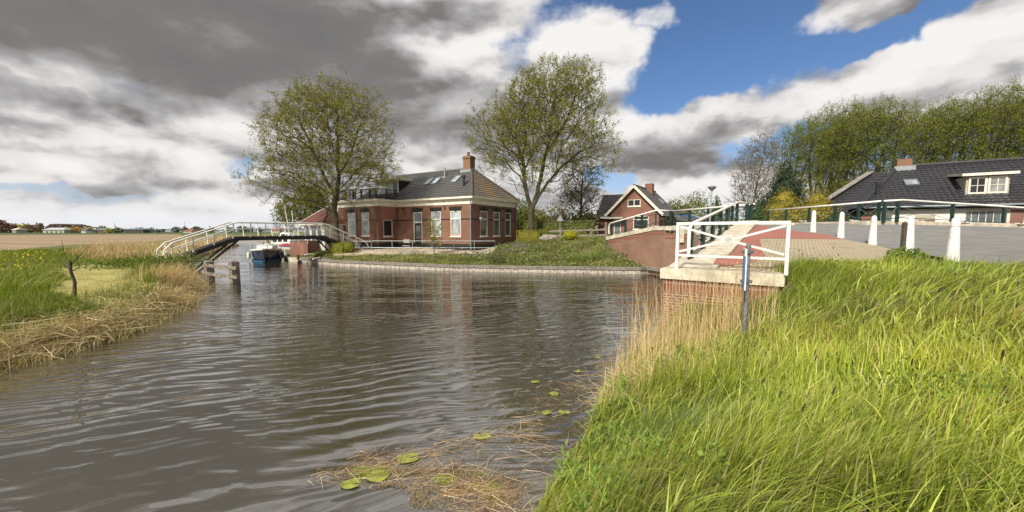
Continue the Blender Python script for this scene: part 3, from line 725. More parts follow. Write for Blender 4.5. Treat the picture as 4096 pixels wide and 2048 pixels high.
# short face between main front and wing (faces +x at x=HX1, y WY..0)
Msh = Matrix.Translation((HX1, 0, 0)) @ MB_B
sw = (WY+.62, WY+1.78, 2.22, 3.86)
wall_open(wl, WY, 0, ZB, ZT, [sw], Msh)
Mw = Matrix.Translation((0, WY, 0))
Ww = [(hx(1395, WY), hx(1424.5, WY), 2.28, 4.62), (hx(1449, WY), hx(1479.5, WY), 2.28, 4.62)]
wall_open(wl, HX2, HX1, ZB, ZT, Ww, Mw)
for q in (((HX2, WY, ZB), (HX2, WY, ZT), (HX2, LB, ZT), (HX2, LB, ZB)), ((HX2, LB, ZB), (HX2, LB, ZT), (0, LB, ZT), (0, LB, ZB))): wl.face(*q)
wl.build('wall', 'house_brick', H)
n_ = MB(); wall = n_.box((HX1-.0, WY+.35, 4.0), (HX1+.012, -.05, 5.2)); n_.box((HX1, WY+.45, 3.86), (HX1+.03, WY+1.95, 4.0)); n_.build('brick_patch', 'new_brick', H)
bk = MB()   # dark room behind the panes
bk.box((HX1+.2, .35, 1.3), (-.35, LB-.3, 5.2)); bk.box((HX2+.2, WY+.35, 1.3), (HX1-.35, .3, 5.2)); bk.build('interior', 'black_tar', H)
for (a, b, c, d) in A_: window(H, I4, a, b, c, d, tr=3.88, gl='glass_pale', label='tall window with unpainted orange lower frame')
for w_, (a, b, c, d) in zip([o for o in children(H) if o.name.startswith('window')], A_):
    f = MB(); f.box((a+.08, .0, c+.075), (a+.15, .06, 3.84)); f.box((a+.15, .0, c+.075), (b-.08, .06, c+.15)); f.build('casement', 'orange_wood', w_)
for (a, b, c, d) in Bw: window(H, MB_B, a, b, c, d, tr=3.88, gl='glass')
for (a, b, c, d) in Ww: window(H, Mw, a, b, c, d, tr=3.88, gl='glass_pale')
window(H, Msh, *sw, gl='glass_dark', label='smaller window in the patch of newer brick')
window(H, I4, *cellar, gl='white_paint', fw=.09, label='small white cellar hatch beside the steps')
# door
a, b, c, d = door_o; f = MB()
for q in (((a, .02, c), (a+.09, .12, d)), ((b-.09, .02, c), (b, .12, d)), ((a+.09, .02, d-.09), (b-.09, .12, d)), ((a+.09, .0, 3.55), (b-.09, .12, 3.68))): f.box(*q)
dr = f.build('door', 'white_paint', H)
f = MB(); f.box((a+.1, .05, c), (b-.1, .1, 3.54)); f.build('door_leaf', 'door_brown', dr)
f = MB(); f.box((a+.28, .03, 2.0), (b-.26, .052, 3.3)); f.build('pane', 'glass', dr)
f = MB(); f.box((a+.1, .07, 3.69), (b-.1, .09, d-.1)); f.build('pane', 'glass', dr)
f = MB(); f.tube([(a+.19, .0, 2.28), (a+.19, .0, 2.5)], .02, 6); f.build('handle', 'galvanised', dr)
# lintels
def lintel(M, a, b, z):
    l = MB(); l.face(*[M @ Vector(p) for p in ((a-.06,-.03,z),(b+.06,-.03,z),(b+.18,-.03,z+.36),(a-.18,-.03,z+.36))])
    l.box((a-.06,-.028,z+.002), (b+.06,.0,z+.34), M); m_ = (a+b)/2
    l.box((m_-.09,-.075,z-.03), (m_+.09,-.031,z+.40), M); l.build('lintel', 'black_paint', H)
for o_ in A_+[door_o]: lintel(I4, o_[0], o_[1], 4.64)
for o_ in Bw: lintel(MB_B, o_[0], o_[1], 4.64)
for o_ in Ww: lintel(Mw, o_[0], o_[1], 4.64)
# black plinth and band
f = MB(); f.box((HX1+.0, -.035, .5), (.035, .0, 1.56)); f.box((.0, .0, .5), (.036, LB, 1.56)); f.box((HX1, WY, .5), (HX1+.035, -.036, 1.56)); f.box((HX2, WY-.035, .5), (HX1+.035, WY, 1.56))
f.build('plinth', 'black_tar', H)
def band(M, x0, x1, ops):
    f = MB()
    xs = [x0]
    for o_ in sorted(ops): xs += [o_[0], o_[1]]
    xs.append(x1)
    for k in range(0, len(xs), 2):
        if xs[k+1] > xs[k]: f = MB(); f.box((xs[k], -.012, 3.80), (xs[k+1], .0, 3.90), M); f.build('band', 'black_paint', H)
band(I4, HX1+.1, 0, A_+[door_o]); band(MB_B, 0, LB, Bw); band(Mw, HX2, HX1, Ww); band(Msh, WY+1.85, -.02, [])
f = MB(); a, b = door_o[:2]
f.box((a-.75, -.62, .9), (b+.25, -.036, 1.20)); f.box((a-1.25, -1.1, .8), (b+.5, -.622, 1.02)); f.build('steps', 'old_brick', H)
for x in (-1.2, -2.6, -5.0, -7.0):
    f = MB(); f.box((x, -.06, 1.15), (x+.16, -.036, 1.25)); f.build('air_vent', 'galvanised', H)
# cornice
OV = .42
f = MB()
def corn(pts, o1, z0, z1):
    """ring of boards following the outline at outward offset o1"""
    for a, b in zip(pts[:-1], pts[1:]):
        a, b = Vector(a), Vector(b); d = (b-a).normalized(); n = Vector((d.y, -d.x, 0))
        p, q = a+n*o1-d*.0, b+n*o1
        f.face(Vector((p.x,p.y,z0)), Vector((q.x,q.y,z0)), Vector((q.x,q.y,z1)), Vector((p.x,p.y,z1)))
def offset_outline(o):
    return [(HX2-o, LB+o, 0), (HX2-o, WY-o, 0), (HX1+o, WY-o, 0), (HX1+o, -o, 0), (o, -o, 0), (o, LB+o, 0), (HX2-o, LB+o, 0)]
def band_ring(o_in, o_out, z0, z1):
    a, b = offset_outline(o_in), offset_outline(o_out)
    for i in range(len(a)-1):
        A1, A2, B1, B2 = [Vector(q) for q in (a[i], a[i+1], b[i], b[i+1])]
        up = lambda v, z: Vector((v.x, v.y, z))
        f.face(up(B1, z0), up(B2, z0), up(B2, z1), up(B1, z1)); f.face(up(B1, z1), up(B2, z1), up(A2, z1), up(A1, z1)); f.face(up(A1, z0), up(A2, z0), up(B2, z0), up(B1, z0))
band_ring(-.05, .05, 5.20, 5.56); band_ring(-.05, .12, 5.56, 5.62); band_ring(-.05, .22, 5.62, 5.70); band_ring(-.05, .36, 5.70, 5.86)
f.build('cornice', 'cream_paint', H)
f = MB()  # flat terrace roof over the wing
f.box((HX2-.1, WY-.1, 5.80), (HX1+.1, .3, 5.88)); f.build('terrace_roof', 'lead', H)
# main roof
RZ = 9.0; ra, rb = -2.9, -14.2; my = LB/2; o = .3; ez = 5.84
roof('roof', 'roof_tile', H, [((HX2-.1+0, -o, ez), (o, -o, ez), (rb, my, RZ), (ra, my, RZ)), ((o, LB+o, ez), (HX2-.1, LB+o, ez), (ra, my, RZ), (rb, my, RZ)),
     ((HX2-.1, LB+o, ez), (HX2-.1, -o, ez), (rb, my, RZ), (rb, my, RZ))], tw=.27, th=.33, amp=.022, lift=.06)
r2 = roof('roof', 'roof_tile_lichen', H, [((o, -o, ez), (o, LB+o, ez), (ra, my, RZ), (ra, my, RZ))], tw=.27, th=.33, amp=.022, lift=.06); r2['label'] = 'right hip of the roof stained with orange lichen'
ridge_caps(H, (rb, my, RZ+.04), (ra, my, RZ+.04)); ridge_caps(H, (o, -o, ez+.06), (ra, my, RZ+.05), 'roof_tile'); ridge_caps(H, (o, LB+o, ez+.06), (ra, my, RZ+.05)); ridge_caps(H, (HX2-.1, -o, ez+.06), (rb, my, RZ+.05))
f = MB(); f.box((-3.68, my-.4, 8.3), (-2.79, my+.4, 10.0)); f.box((-3.75, my-.47, 10.0), (-2.72, my+.47, 10.16)); f.box((-3.68, my-.4, 10.16), (-2.79, my+.4, 10.27))
ch = f.build('chimney', 'old_brick', H)
MATS['chimney_brick'] = brick('chimney_brick', (.25,.11,.06), (.20,.085,.05), (.25,.19,.12), .21, .0625, .01, (.7,.62,.4)); ch.data.materials[0] = MATS['chimney_brick']
f = MB(); f.lathe((-3.3, my, 10.34), [(.17, 0), (.15, .1), (.13, .32), (.15, .34)], 12); f.build('chimney_pot', 'rust', ch)
f = MB(); f.box((-3.9, my-.6, 8.62), (-2.6, my+.6, 8.9)); f.build('flashing', 'lead', ch)
def slope_pt(x, y): return Vector((x, y, ez+(y+o)/(my+o)*(RZ-ez)))
sl = math.atan2(RZ-ez, my+o)
def skylight(parent, x, y, w_, h_, pitch, base, m='glass_pale', fm='zinc', extra=0.):
    M = Matrix.Translation(base) @ Matrix.Rotation(pitch, 4, 'X')
    f = MB()
    for q in (((0,0,0),(.07,h_,.13)), ((w_-.07,0,0),(w_,h_,.13)), ((.07,0,0),(w_-.07,.08,.13)), ((.07,h_-.08,0),(w_-.07,h_,.13))): f.box(*q, M)
    s_ = f.build('skylight', fm, parent); g_ = MB(); g_.box((.07,.08,.02), (w_-.07,h_-.08,.08), M); g_.build('pane', m, s_); return s_
for u in (1693, 1722, 1800):
    y = 1.75; x = hx(u+3, y); skylight(H, x, y, .78, 1.25, sl, slope_pt(x, y)+Vector((0,0,.03)))
x, y = hx(1783, 2.9), 2.9; f = MB(); f.tube([slope_pt(x, y)-Vector((0,0,.1)), slope_pt(x, y)+Vector((0,0,.95))], .075, 10); f.box(tuple(slope_pt(x, y)+Vector((-.25,-.2,-.1))), tuple(slope_pt(x, y)+Vector((.25,.1,.04)))); f.build('vent_pipe', 'galvanised', H)
x, y = hx(1858, 1.2), 1.2; f = MB(); f.tube([slope_pt(x, y)-Vector((0,0,.1)), slope_pt(x, y)+Vector((0,0,.75))], .11, 10); f.tube([slope_pt(x, y)+Vector((0,0,.76)), slope_pt(x, y)+Vector((0,0,.98))], .17, 10); f.build('flue', 'black_paint', H)
# dormer
dl, dr_ = hx(1508, .9), hx(1600, .9)
f = MB(); f.box((dl, .9, 5.9), (dr_, 3.6, 8.05)); f.build('dormer_wall', 'black_paint', H)
dm = [o_ for o_ in children(H) if o_.name.startswith('dormer_wall')][0]
f = MB(); f.box((dl-.25, .45, 8.05), (dr_+.18, 3.75, 8.12)); f.box((dl-.3, .4, 8.12), (dr_+.23, 3.8, 8.36)); f.build('dormer_roof', 'cream_paint', dm)
Md = Matrix.Translation((0, .9, 0)); n4 = 4; wd4 = (dr_-dl)/n4
for k in range(4):
    f = MB(); a, b = dl+wd4*k+.0, dl+wd4*(k+1)
    for q in (((a,-.06,5.95),(a+.08,-.002,8.04)), ((b-.08,-.06,5.95),(b,-.002,8.04)), ((a+.08,-.06,7.95),(b-.08,-.002,8.04)), ((a+.08,-.06,5.95),(b-.08,-.002,6.3))): f.box(*q, Md)
    w_ = f.build('window', 'cream_paint', dm); p_ = MB(); p_.box((a+.08,-.035,6.3), (b-.08,-.004,7.95), Md); p_.build('pane', 'glass_pale' if k != 3 else 'glass', w_)
# balustrade
def balustrade(pts, parent, z0, h=.98):
    f = MB()
    for a, b in zip(pts[:-1], pts[1:]):
        a, b = Vector((*a, z0)), Vector((*b, z0)); L = (b-a).length; d = (b-a)/L
        f.beam(a+Vector((0,0,h)), b+Vector((0,0,h)), .09, .07); f.beam(a+Vector((0,0,.14)), b+Vector((0,0,.14)), .07, .06)
        n = int(L/.155)
        for k in range(n+1):
            p = a+d*(L*k/n); r_ = .04
            if k % 8 == 0: f.box((p.x-.05,p.y-.05,z0), (p.x+.05,p.y+.05,z0+h+.06))
            else: f.lathe((p.x, p.y, z0+.16), [(.018,0),(.035,.12),(.026,.3),(.02,.42),(.034,.55),(.02,.8)], 6)
    return f.build('balustrade', 'black_paint', parent)
bl_ = balustrade([(HX2+.15, -.2), (HX2+.15, WY-.1), (HX1-.05, WY-.1), (HX1-.05, .15)], H, 5.90)
# drainpipes
def pipe(parent, pts, r=.045, m='zinc'):
    f = MB(); f.tube(pts, r, 8); return f.build('drainpipe', m, parent)
pipe(H, [(-.06,-.09,5.6),(-.06,-.09,.8)], .055)
pipe(H, [(hx(1420,WY),WY-.35,5.6),(hx(1424,WY),WY-.3,5.4),(hx(1430.5,WY),WY-.09,5.15),(hx(1431,WY),WY-.09,.8)], .055); pipe(H, [(.08, LB-.05, 5.6), (.08, LB-.05, 1.2)], .05)
# lamps on the wall
for x in (hx(1620), hx(1782)):
    f = MB(); f.tube([(x,0,5.02),(x,-.12,5.06)], .02, 6); f.lathe((x,-.14,4.93), [(.11,0),(.09,.07),(.04,.13)], 10); f.build('wall_lamp', 'black_paint', H)
for y in (hyB(1963), hyB(2010)):
    f = MB(); f.lathe((.14,y,4.9), [(.11,0),(.09,.07),(.04,.13)], 10); f.tube([(0,y,5.0),(.12,y,5.03)], .02, 6); f.build('wall_lamp', 'black_paint', H)
yy = hyB(1916); f = MB(); f.tube([(0,yy+.25,3.75),(.25,yy+.2,3.8),(.42,yy-.1,3.86)], .03, 6); f.box((.3,yy-.3,3.84), (.52,yy,4.02)); f.build('floodlight', 'galvanised', H)
# ================================================================== galvanised handrail on the terrace before the house
def gal_rail(pts, label, zb=.93, h=.95, sp=1.9):
    a0 = Vector((*pts[0], zb)); t = thing('railing', label, 'railing', a0)
    f = MB(); g_ = [Vector((*p, zb))-a0 for p in pts]
    f.tube([g_[0]]+[p+Vector((0,0,h)) for p in g_]+[g_[-1]], .028, 6); f.tube([p+Vector((0,0,.35)) for p in g_], .024, 6); f.build('handrail', 'galvanised', t)
    for a, b in zip(g_[:-1], g_[1:]):
        n = max(1, round((b-a).length/sp))
        for k in range(1, n):
            p = a+(b-a)*k/n; m_ = MB(); m_.tube([p-Vector((0,0,.1)), p+Vector((0,0,h))], .025, 6); m_.build('post', 'galvanised', t)
gal_rail([P2(at(1488,1006,.93)), P2(at(1980,1007,.93))], 'long galvanised tube railing along the gravel in front of the brick house')
gal_rail([P2(at(1385,1003,.95)), P2(at(1486,1004,.95))], 'short galvanised railing at the foot of the white footbridge left of the long one', h=.9)
# terrace retaining edge
mb = MB(); a, b = at(1450,1014,.8), at(1985,1014,.8); mb.beam(Vector((0,0,0)), b-a, .12, .35); o_ = mb.build('retaining_edge', 'concrete_grey'); o_.location = a; tag(o_, 'thin concrete edge of the gravel terrace below the long galvanised railing', 'edging')
for (u0, u1, yy, vt, lab) in ((1850,2003,32.6,1017,'low dark brick garden wall in the weeds, lowest of the three steps'),(2003,2100,34.3,1000,'middle stepped dark brick garden wall at the end of the gravel'),(2046,2104,36.0,974,'highest stepped dark brick garden wall under the yellow-green hedge')):
    a, b = aty(u0, vt, yy), aty(u1, vt, yy); d = Vector((b.x-a.x, 0, 0)); mb = MB(); mb.beam(Vector((0,0,-.35)), d+Vector((0,0,-.35)), .3, .64); mb.beam(Vector((-.03,0,-.0)), d+Vector((.03,0,0)), .34, .055)
    o_ = mb.build('garden_wall', 'dark_brick'); o_.location = a; tag(o_, lab, 'garden wall', 'stepped garden walls')
# ================================================================== white footbridge
f0 = Vector((-19.7, 28.6, 0)); fdir = Vector((.593, .805, 0)); fnrm = Vector((-.805, .593, 0))
SP = [(-3.75, .92), (0., 2.33), (6.42, 2.36), (9.9, .95)]
FB = thing('footbridge', 'narrow hump footbridge with white tube railings and black deck over the canal', 'footbridge', f0)
def fp(s, off, z): return fdir*s+fnrm*off+Vector((0,0,z))
def fz(s):
    for (a, za), (b, zb) in zip(SP[:-1], SP[1:]):
        if a <= s <= b: return za+(zb-za)*(s-a)/(b-a)
    return SP[0][1] if s < SP[0][0] else SP[-1][1]
FW = 1.1
for off in (0., FW):
    f = MB()
    pts_ = SP if off else [(-4.1,.8)]+SP[1:]
    for (a, za), (b, zb) in zip(pts_[:-1], pts_[1:]):
        f.beam(fp(a-.02, off, za-.13), fp(b+.02, off, zb-.13), .10, .26)
    if off == 0.: f.beam(fp(9.8, off, .92), fp(11.9, off, .42), .08, .12)
    f.build('girder', 'black_tar', FB)
f = MB()
s = SP[0][0]
while s < SP[-1][0]:
    z = fz(s+.1); sl_ = (fz(min(s+.2, 9.9))-fz(s))
    f.beam(fp(s+.1, -.03, z+.02), fp(s+.1, FW+.03, z+.02+.0), .17, .045); s += .2
f.build('deck', 'dark_wood', FB)
for off, sg in ((0., -1), (FW, 1)):
    sp_ = .22*sg
    f = MB(); Hh = 1.03
    top = [(-4.3, .72), (-4.12, 1.55)]+[(-3.7, .97+Hh)]+[(0-.1, 2.33+Hh), (.5, 2.35+Hh), (6.2, 2.36+Hh), (6.7, 2.36+Hh-.12), (9.6, 1.02+Hh), (10.25, .72+Hh), (10.5, .3+Hh)]
    f.tube([fp(a, off+sp_, z) for a, z in top], .048, 8); f.build('handrail', 'white_paint', FB)
    f = MB(); mid = [(-3.5, 1.03+.52), (-.1, 2.33+.55), (.5, 2.36+.55), (6.2, 2.36+.55), (6.7, 2.24+.55), (9.75, 1.02+.5)]
    f.tube([fp(a, off+sp_*.55, z) for a, z in mid], .034, 6); f.build('midrail', 'white_paint', FB)
    f = MB()
    if off == 0.: f.tube([fp(a, off+sp_*.8, z) for a, z in [(6.6,2.1+.8),(9.7,1.0+.78)]], .018, 6); f.tube([fp(a, off+sp_*.3, z) for a, z in [(6.6,2.1+.45),(9.9,1.0+.25)]], .018, 6); f.build('midrail', 'white_paint', FB)
    for s in (-3.72, -2.6, -1.4, -.25, .85, 1.85, 2.85, 3.85, 4.85, 5.85, 6.9, 8.1, 9.3):
        z = fz(s); p = MB(); top_z = z+Hh-(.05 if s > 6.5 else 0)
        p.tube([fp(s, off, z-.1), fp(s, off+sp_, top_z)], .042, 6); p.build('post', 'white_paint', FB)
f = MB(); f.beam(fp(.05, 0, 2.1), fp(-3.1, 0, -.6), .12, .12); f.beam(fp(.05, FW, 2.1), fp(-3.1, FW, -.6), .12, .12); f.tube([fp(-4.2, .05, .72), fp(-1.6, .05, .72)], .035, 6); f.build('strut', 'black_tar', FB)
f = MB(); f.beam(fp(6.35, 0, 2.1), fp(8.15, 0, .2), .10, .10); f.beam(fp(6.35, FW, 2.1), fp(8.15, FW, .2), .10, .10); f.beam(fp(7.45, 0, 1.0), fp(9.6, 0, 1.0), .07, .07); f.build('strut', 'black_tar', FB)
f = MB(); f.box((-.5,-.5,-.4), (.5,.5,.42)); f.beam(fp(9.5,-.2,.6)-fp(9.5,.5,.55)+Vector((0,0,.1)), fp(9.5,1.3,.6)-fp(9.5,.5,.55)+Vector((0,0,.1)), .5, .7)
o_ = f.build('footing', 'old_brick', FB); o_.location = fp(9.7, .5, .45)
# guard posts in the canal
t = thing('guard_fence', 'two weathered timber mooring posts with two planks standing in the water by the footbridge', 'mooring posts', at(839,1114,0))
g0 = at(839,1114,0); g1 = at(940,1128,0)-g0
for p, h in ((Vector((0,0,0)), 1.06), (g1, 1.17)):
    f = MB(); M = Matrix.Translation(p) @ Matrix.Rotation(math.atan2(g1.y, g1.x), 4, 'Z')
    f.box((-.19,-.19,-1), (.19,.19,h-.08), M)
    v = [M @ Vector(q) for q in ((-.19,-.19,h-.08),(.19,-.19,h-.08),(.19,.19,h-.08),(-.19,.19,h-.08))]; w_ = [M @ Vector(q) for q in ((-.11,-.11,h),(.11,-.11,h),(.11,.11,h),(-.11,.11,h))]
    for k in range(4): f.face(v[k], v[(k+1) % 4], w_[(k+1) % 4], w_[k])
    f.face(*w_); f.build('post', 'grey_wood', t)
gd = g1.normalized()
for z in (.32, .80):
    f = MB(); n = Vector((gd.y,-gd.x,0))*.03; f.beam(Vector((0,0,z))+n*7.2-gd*.1, g1+gd*.75+Vector((0,0,z))+n*7.2, .07, .17); f.build('plank', 'grey_wood', t)
# ================================================================== bridge railings (green posts, white tube)
def bridge_rail(label, pts, posts, h=1.05, start=None, end=None, plates=True, group='green and white bridge railings', seg_brace=True):
    """pts: 3D base points; posts: list of arclength positions"""
    pts = [Vector(p) for p in pts]; o0 = pts[0].copy(); t = thing('bridge_railing', label, 'railing', o0, group=group)
    cum = [0.]
    for a, b in zip(pts[:-1], pts[1:]): cum.append(cum[-1]+(b-a).length)
    def P(s):
        s = max(0, min(s, cum[-1]))
        for k in range(len(pts)-1):
            if s <= cum[k+1]+1e-6: return pts[k]+(pts[k+1]-pts[k])*((s-cum[k])/(cum[k+1]-cum[k]))-o0
        return pts[-1]-o0
    up = Vector((0,0,1)); f = MB(); tl = [P(c)+up*h for c in cum]
    if start == 'down': d = (tl[1]-tl[0]).normalized(); tl = [P(0)-d*.22+up*.18, P(0)-d*.27+up*.3, P(0)-d*.27+up*(h-.22), P(0)-d*.18+up*(h-.07)]+tl
    if end == 'down': d = (tl[-1]-tl[-2]).normalized(); tl = tl+[tl[-1]+d*.2-up*.1, tl[-1]+d*.25-up*.3, tl[-1]+d*.25-up*(h-.25), tl[-1]+d*.05-up*(h-.15)]
    f.tube(tl, .048, 10); f.build('handrail', 'white_paint', t, smooth=True)
    for off, nm in ((h*.76, 'rod'), (.2, 'rod')):
        f = MB(); q = [P(posts[0])+up*off]+[P(c)+up*off for c in cum if posts[0] < c < posts[-1]]+[P(posts[-1])+up*off]; f.tube(q, .02, 6); f.build(nm, 'green_paint' , t)
    for k, s in enumerate(posts):
        p = P(s); e = (P(min(s+.1, cum[-1]))-P(max(s-.1, 0))).normalized(); a = Vector((e.x, e.y, 0)).normalized(); n = Vector((-a.y, a.x, 0))
        M = Matrix(((a.x,n.x,0,p.x),(a.y,n.y,0,p.y),(0,0,1,p.z),(0,0,0,1)))
        f = MB(); f.box((-.045,-.065,.0), (-.03,.065,h-.05), M); f.box((.03,-.065,.0), (.045,.065,h-.05), M); f.box((-.03,-.012,0.), (.03,.012,h-.05), M)
        f.box((-.03,-.065,0.), (.03,-.05,h-.06), M)
        po = f.build('post', 'green_paint', t)
        if plates:
            f = MB(); f.box((-.15,-.13,.02), (.15,.13,.035), M)
            for x in (-.11, .11):
                for y in (-.09, .09): f.box((x-.015,y-.015,.035), (x+.015,y+.015,.08), M)
            f.build('base_plate', 'green_paint', po)
            f = MB(); f.box((-.18,-.16,-.04), (.18,.16,.02), M); f.build('mortar_pad', 'kerb', po)
    for s0, s1 in zip(posts[:-1], posts[1:]):
        if s1-s0 < .6: continue
        a, b = P(s0), P(s1); m_ = (a+b)/2; d = (b-a)/ (b-a).length; mh = h*.48; f = MB()
        l, r_ = m_-d*.1+up*mh, m_+d*.1+up*mh
        f.tube([a+up*(h*.74), l, r_, b+up*(h*.74)], .013, 5); f.tube([a+up*.22, l+up*-.001, r_, b+up*.22], .013, 5); f.build('brace', 'chrome_rod', t)
    return t
def zt_(x, y): return float(zn(np.array([x]), np.array([y]))[0])
n0 = Vector((4.98, 11.1, 2.03-.13)); n_end = Vector((11.3, 20.15, 3.14)); n_c = Vector((12.5,20.9,3.14))
Ln = (n_end-n0).length
bridge_rail('near bridge railing climbing the broad concrete coping from behind the white gate', [n0, n_end, n_c], [0, 1.85, 3.7, 5.5, 7.3, 9.1, Ln-.05, Ln+.9, Ln+1.35], start='down')
d0 = Vector((10.62, 26.45, 3.02)); d1 = Vector((12.75, 21.1, 3.12)); Ld = (d1-d0).length
bridge_rail('level bridge railing on the edge beam of the road bridge before the street lamp', [d0, d1], [0, 1.4, 2.8, 4.2, 5.5], plates=False)
w_e = Vector((W3[0]+.25, W3[1]+.1, 2.36)); w_m = Vector((9.15,25.5,3.07)); w_s = Vector((10.45,26.1,3.07)); 
Lf = (w_m-w_e).length
bridge_rail('railing sloping down the far brick wing wall in front of the gabled brick house', [w_e, w_m, w_s], [.1, 1.8, 3.6, Lf, Lf+1.25], start='down', h=1.0)
r0 = Vector((17.75, 27.9, 3.12)); r1_ = Vector((17.8, 19.42, 3.14)); Lr = (r0-r1_).length
bridge_rail('bridge railing in front of the golden conifers, on the far side of the road', [r0, r1_], [.1, 1.9, 3.9, 5.8, 7.3, 8.4], plates=False)
bridge_rail('long railing descending to the right in front of the white farmhouse', [(17.85,19.3,3.14), (18.9,19.45,3.2), (27.6,21.1,2.88), (37,18.8,2.6)], [.05, .8, 4.2, 7.6, 11.0, 14.5, 18.], plates=False)
# ================================================================== white gate on the near coping
ga, gb = Vector((3.96, 9.53, 1.85)), Vector((5.62, 8.12, 1.85)); gl = (gb-ga).length; gd_ = (gb-ga)/gl
t = thing('gate', 'white steel barrier with crossed bars and a centre ring on the concrete coping', 'gate', ga)
up = Vector((0,0,1)); f = MB(); T = .065; gt = 1.11
for s in (0, gl): f.beam(gd_*s, gd_*s+up*(gt-T), T, T, up=gd_)
f.beam(-gd_*T/2+up*(gt-T/2), gd_*(gl+T/2)+up*(gt-T/2), T, T); f.beam(gd_*(T/2)+up*.33, gd_*(gl-T/2)+up*.33, T*.8, T*.8); f.build('frame', 'white_paint', t)
c = gd_*(gl/2)+up*.70; rr_ = .088
for s, z in ((.05, .42), (.05, gt-.1), (gl-.05, .42), (gl-.05, gt-.1)):
    e = gd_*s+up*z; d = (c-e).normalized(); f = MB(); f.beam(e, c-d*(rr_-.01), .028, .045); f.build('cross_bar', 'white_paint', t)
f = MB(); f.tube([c+(gd_*math.cos(a)+up*math.sin(a))*rr_ for a in np.linspace(0, 2*math.pi, 21)], .02, 6, cap=False); f.build('ring', 'white_paint', t)
# ================================================================== bollards
labs = ['large white tapered bollard nearest the camera at the edge of the asphalt', 'white tapered bollard just right of the dark wooden post', 'white tapered bollard left of the dark wooden post, at the corner of the pale pavers', 'white tapered bollard at the tip of the red brick paving', 'farthest white tapered bollard standing on the red brick paving in front of the golden conifers']
def bollard(x, y, z, lab, hgt=1.02):
    t = thing('bollard', lab, 'bollard', (x, y, z), group='white bollards along the road')
    f = MB(); s = hgt/1.02
    f.lathe((0,0,0), [(.13*s,-.1),(.126*s,.0),(.082*s,.80*s)], 20); f.build('post', 'white_bollard', t, smooth=False)
    f = MB(); f.lathe((0,0,.80*s), [(.082*s,0),(.088*s,.01),(.088*s,.035),(.081*s,.05),(.075*s,.13),(.064*s,.18),(.034*s,.215),(.004,.222)], 20); f.build('cap', 'white_bollard', t, smooth=True)
    return t
for (x, y, z), lab in zip(BOLL, labs): bollard(x, y, zt_(x, y)+.03, lab)
# dark wooden post
px_ = at(3611, 1012, 1.98); f = MB(); f.box((-.036,-.036,-.3), (.036,.036,.93)); vv = [(-.036,-.036,.93),(.036,-.036,.93),(.036,.036,.93),(-.036,.036,.93)]
for k in range(4): f.face(vv[k], vv[(k+1) % 4], (0,0,.97))
o_ = f.build('wooden_post', 'dark_wood'); PXX = Vector((.981*9.5, 9.5)); o_.location = (PXX.x, PXX.y, zt_(PXX.x, PXX.y)+.0); tag(o_, 'dark square wooden post with pointed top between two white bollards', 'post')
# sign pole
t = thing('sign_post', 'grey steel pole with a blue sign seen edge-on, standing in the reeds before the gate', 'sign', (4.08, 6.86, 0))
f = MB(); f.tube([(0,0,.6), (.01,.03,2.47)], .037, 12); f.build('pole', 'steel', t)
f = MB(); f.lathe((.01,.03,2.47), [(.042,0),(.042,.05),(.034,.06)], 12); f.build('cap', 'steel', t)
f = MB()
M = Matrix.Translation((-.075,-.02,2.15)) @ Matrix.Rotation(R(-27), 4, 'Z')
n = 12; R_ = .22
f.box((-.012,-.26,-.38), (.0,.26,.18), M)
f.prism([(0,0)], 0, 0) if False else None
f.build('sign_plate', 'blue_sheet', t)
f = MB(); f.box((.002,-.27,-.39), (.02,.27,.19), M); f.box((-.012,-.26,.182), (.018,.26,.30), M); f.build('sign_edge', 'white_paint', t)
for z in (2.36, 1.85):
    f = MB(); f.box((-.07,-.03,z), (.075,.09,z+.055)); f.box((-.10,-.045,z+.01), (-.05,.0,z+.045)); f.build('bracket', 'steel', t)
# ================================================================== street lamp
lp = Vector((.494*31, 31, 2.9)); t = thing('street_lamp', 'grey street lamp with a flared conical head behind the bridge', 'street lamp', lp)
f = MB(); f.tube([(0,0,-1.5),(0,0,1.2),(.05,0,2.9)], [.07,.06,.04], 10); f.build('pole', 'galvanised', t)
f = MB(); f.lathe((.05,0,2.88), [(.05,0),(.07,.06),(.30,.30),(.31,.33)], 18); f.build('lantern', 'glass_pale', t)
f = MB(); f.lathe((.05,0,3.212), [(.33,0),(.32,.03),(.12,.10),(.02,.12)], 18); f.build('hood', 'steel', t)
# give-way sign seen from behind
sp_ = gu(2240, 41.8); t = thing('road_sign', 'back of a grey triangular road sign on a thin pole before the tall hedge', 'road sign', sp_)
f = MB(); f.tube([(0,0,-.2),(0,0,2.35)], .035, 8); f.build('pole', 'galvanised', t)
f = MB(); f.face((-.36,-.05,1.72),(.36,-.05,1.72),(.05,-.05,2.27),(-.05,-.05,2.27)); f.face((-.36,-.03,1.72),(-.05,-.03,2.27),(.05,-.03,2.27),(.36,-.03,1.72)); f.build('sign_plate', 'galvanised', t)
# ================================================================== wooden post and rail fence
fa = [gu(2160,40), gu(2243,39.3), gu(2300,38.6), gu(2362,37.8), gu(2426,36.5)]
t = thing('wooden_fence', 'low weathered post and rail fence behind the garden slope', 'fence', fa[0])
for p in fa[1:]:
    f = MB(); q = p-fa[0]; f.box((q.x-.06,q.y-.06,q.z-.3), (q.x+.06,q.y+.06,q.z+1.0)); f.build('post', 'grey_wood', t)
for h_ in (.28, .78):
    f = MB()
    for a, b in zip(fa[:-1], fa[1:]): f.beam(a-fa[0]+up*h_, b-fa[0]+up*(h_+.03), .05, .16)
    f.build('rail', 'grey_wood', t)
p = gu(2426, 32.); f = MB(); f.tube([(0,0,-.4),(-.06,0,1.55)], .07, 7); o_ = f.build('wooden_post', 'grey_wood'); o_.location = p; tag(o_, 'leaning grey wooden post beside the far brick wing wall', 'post')
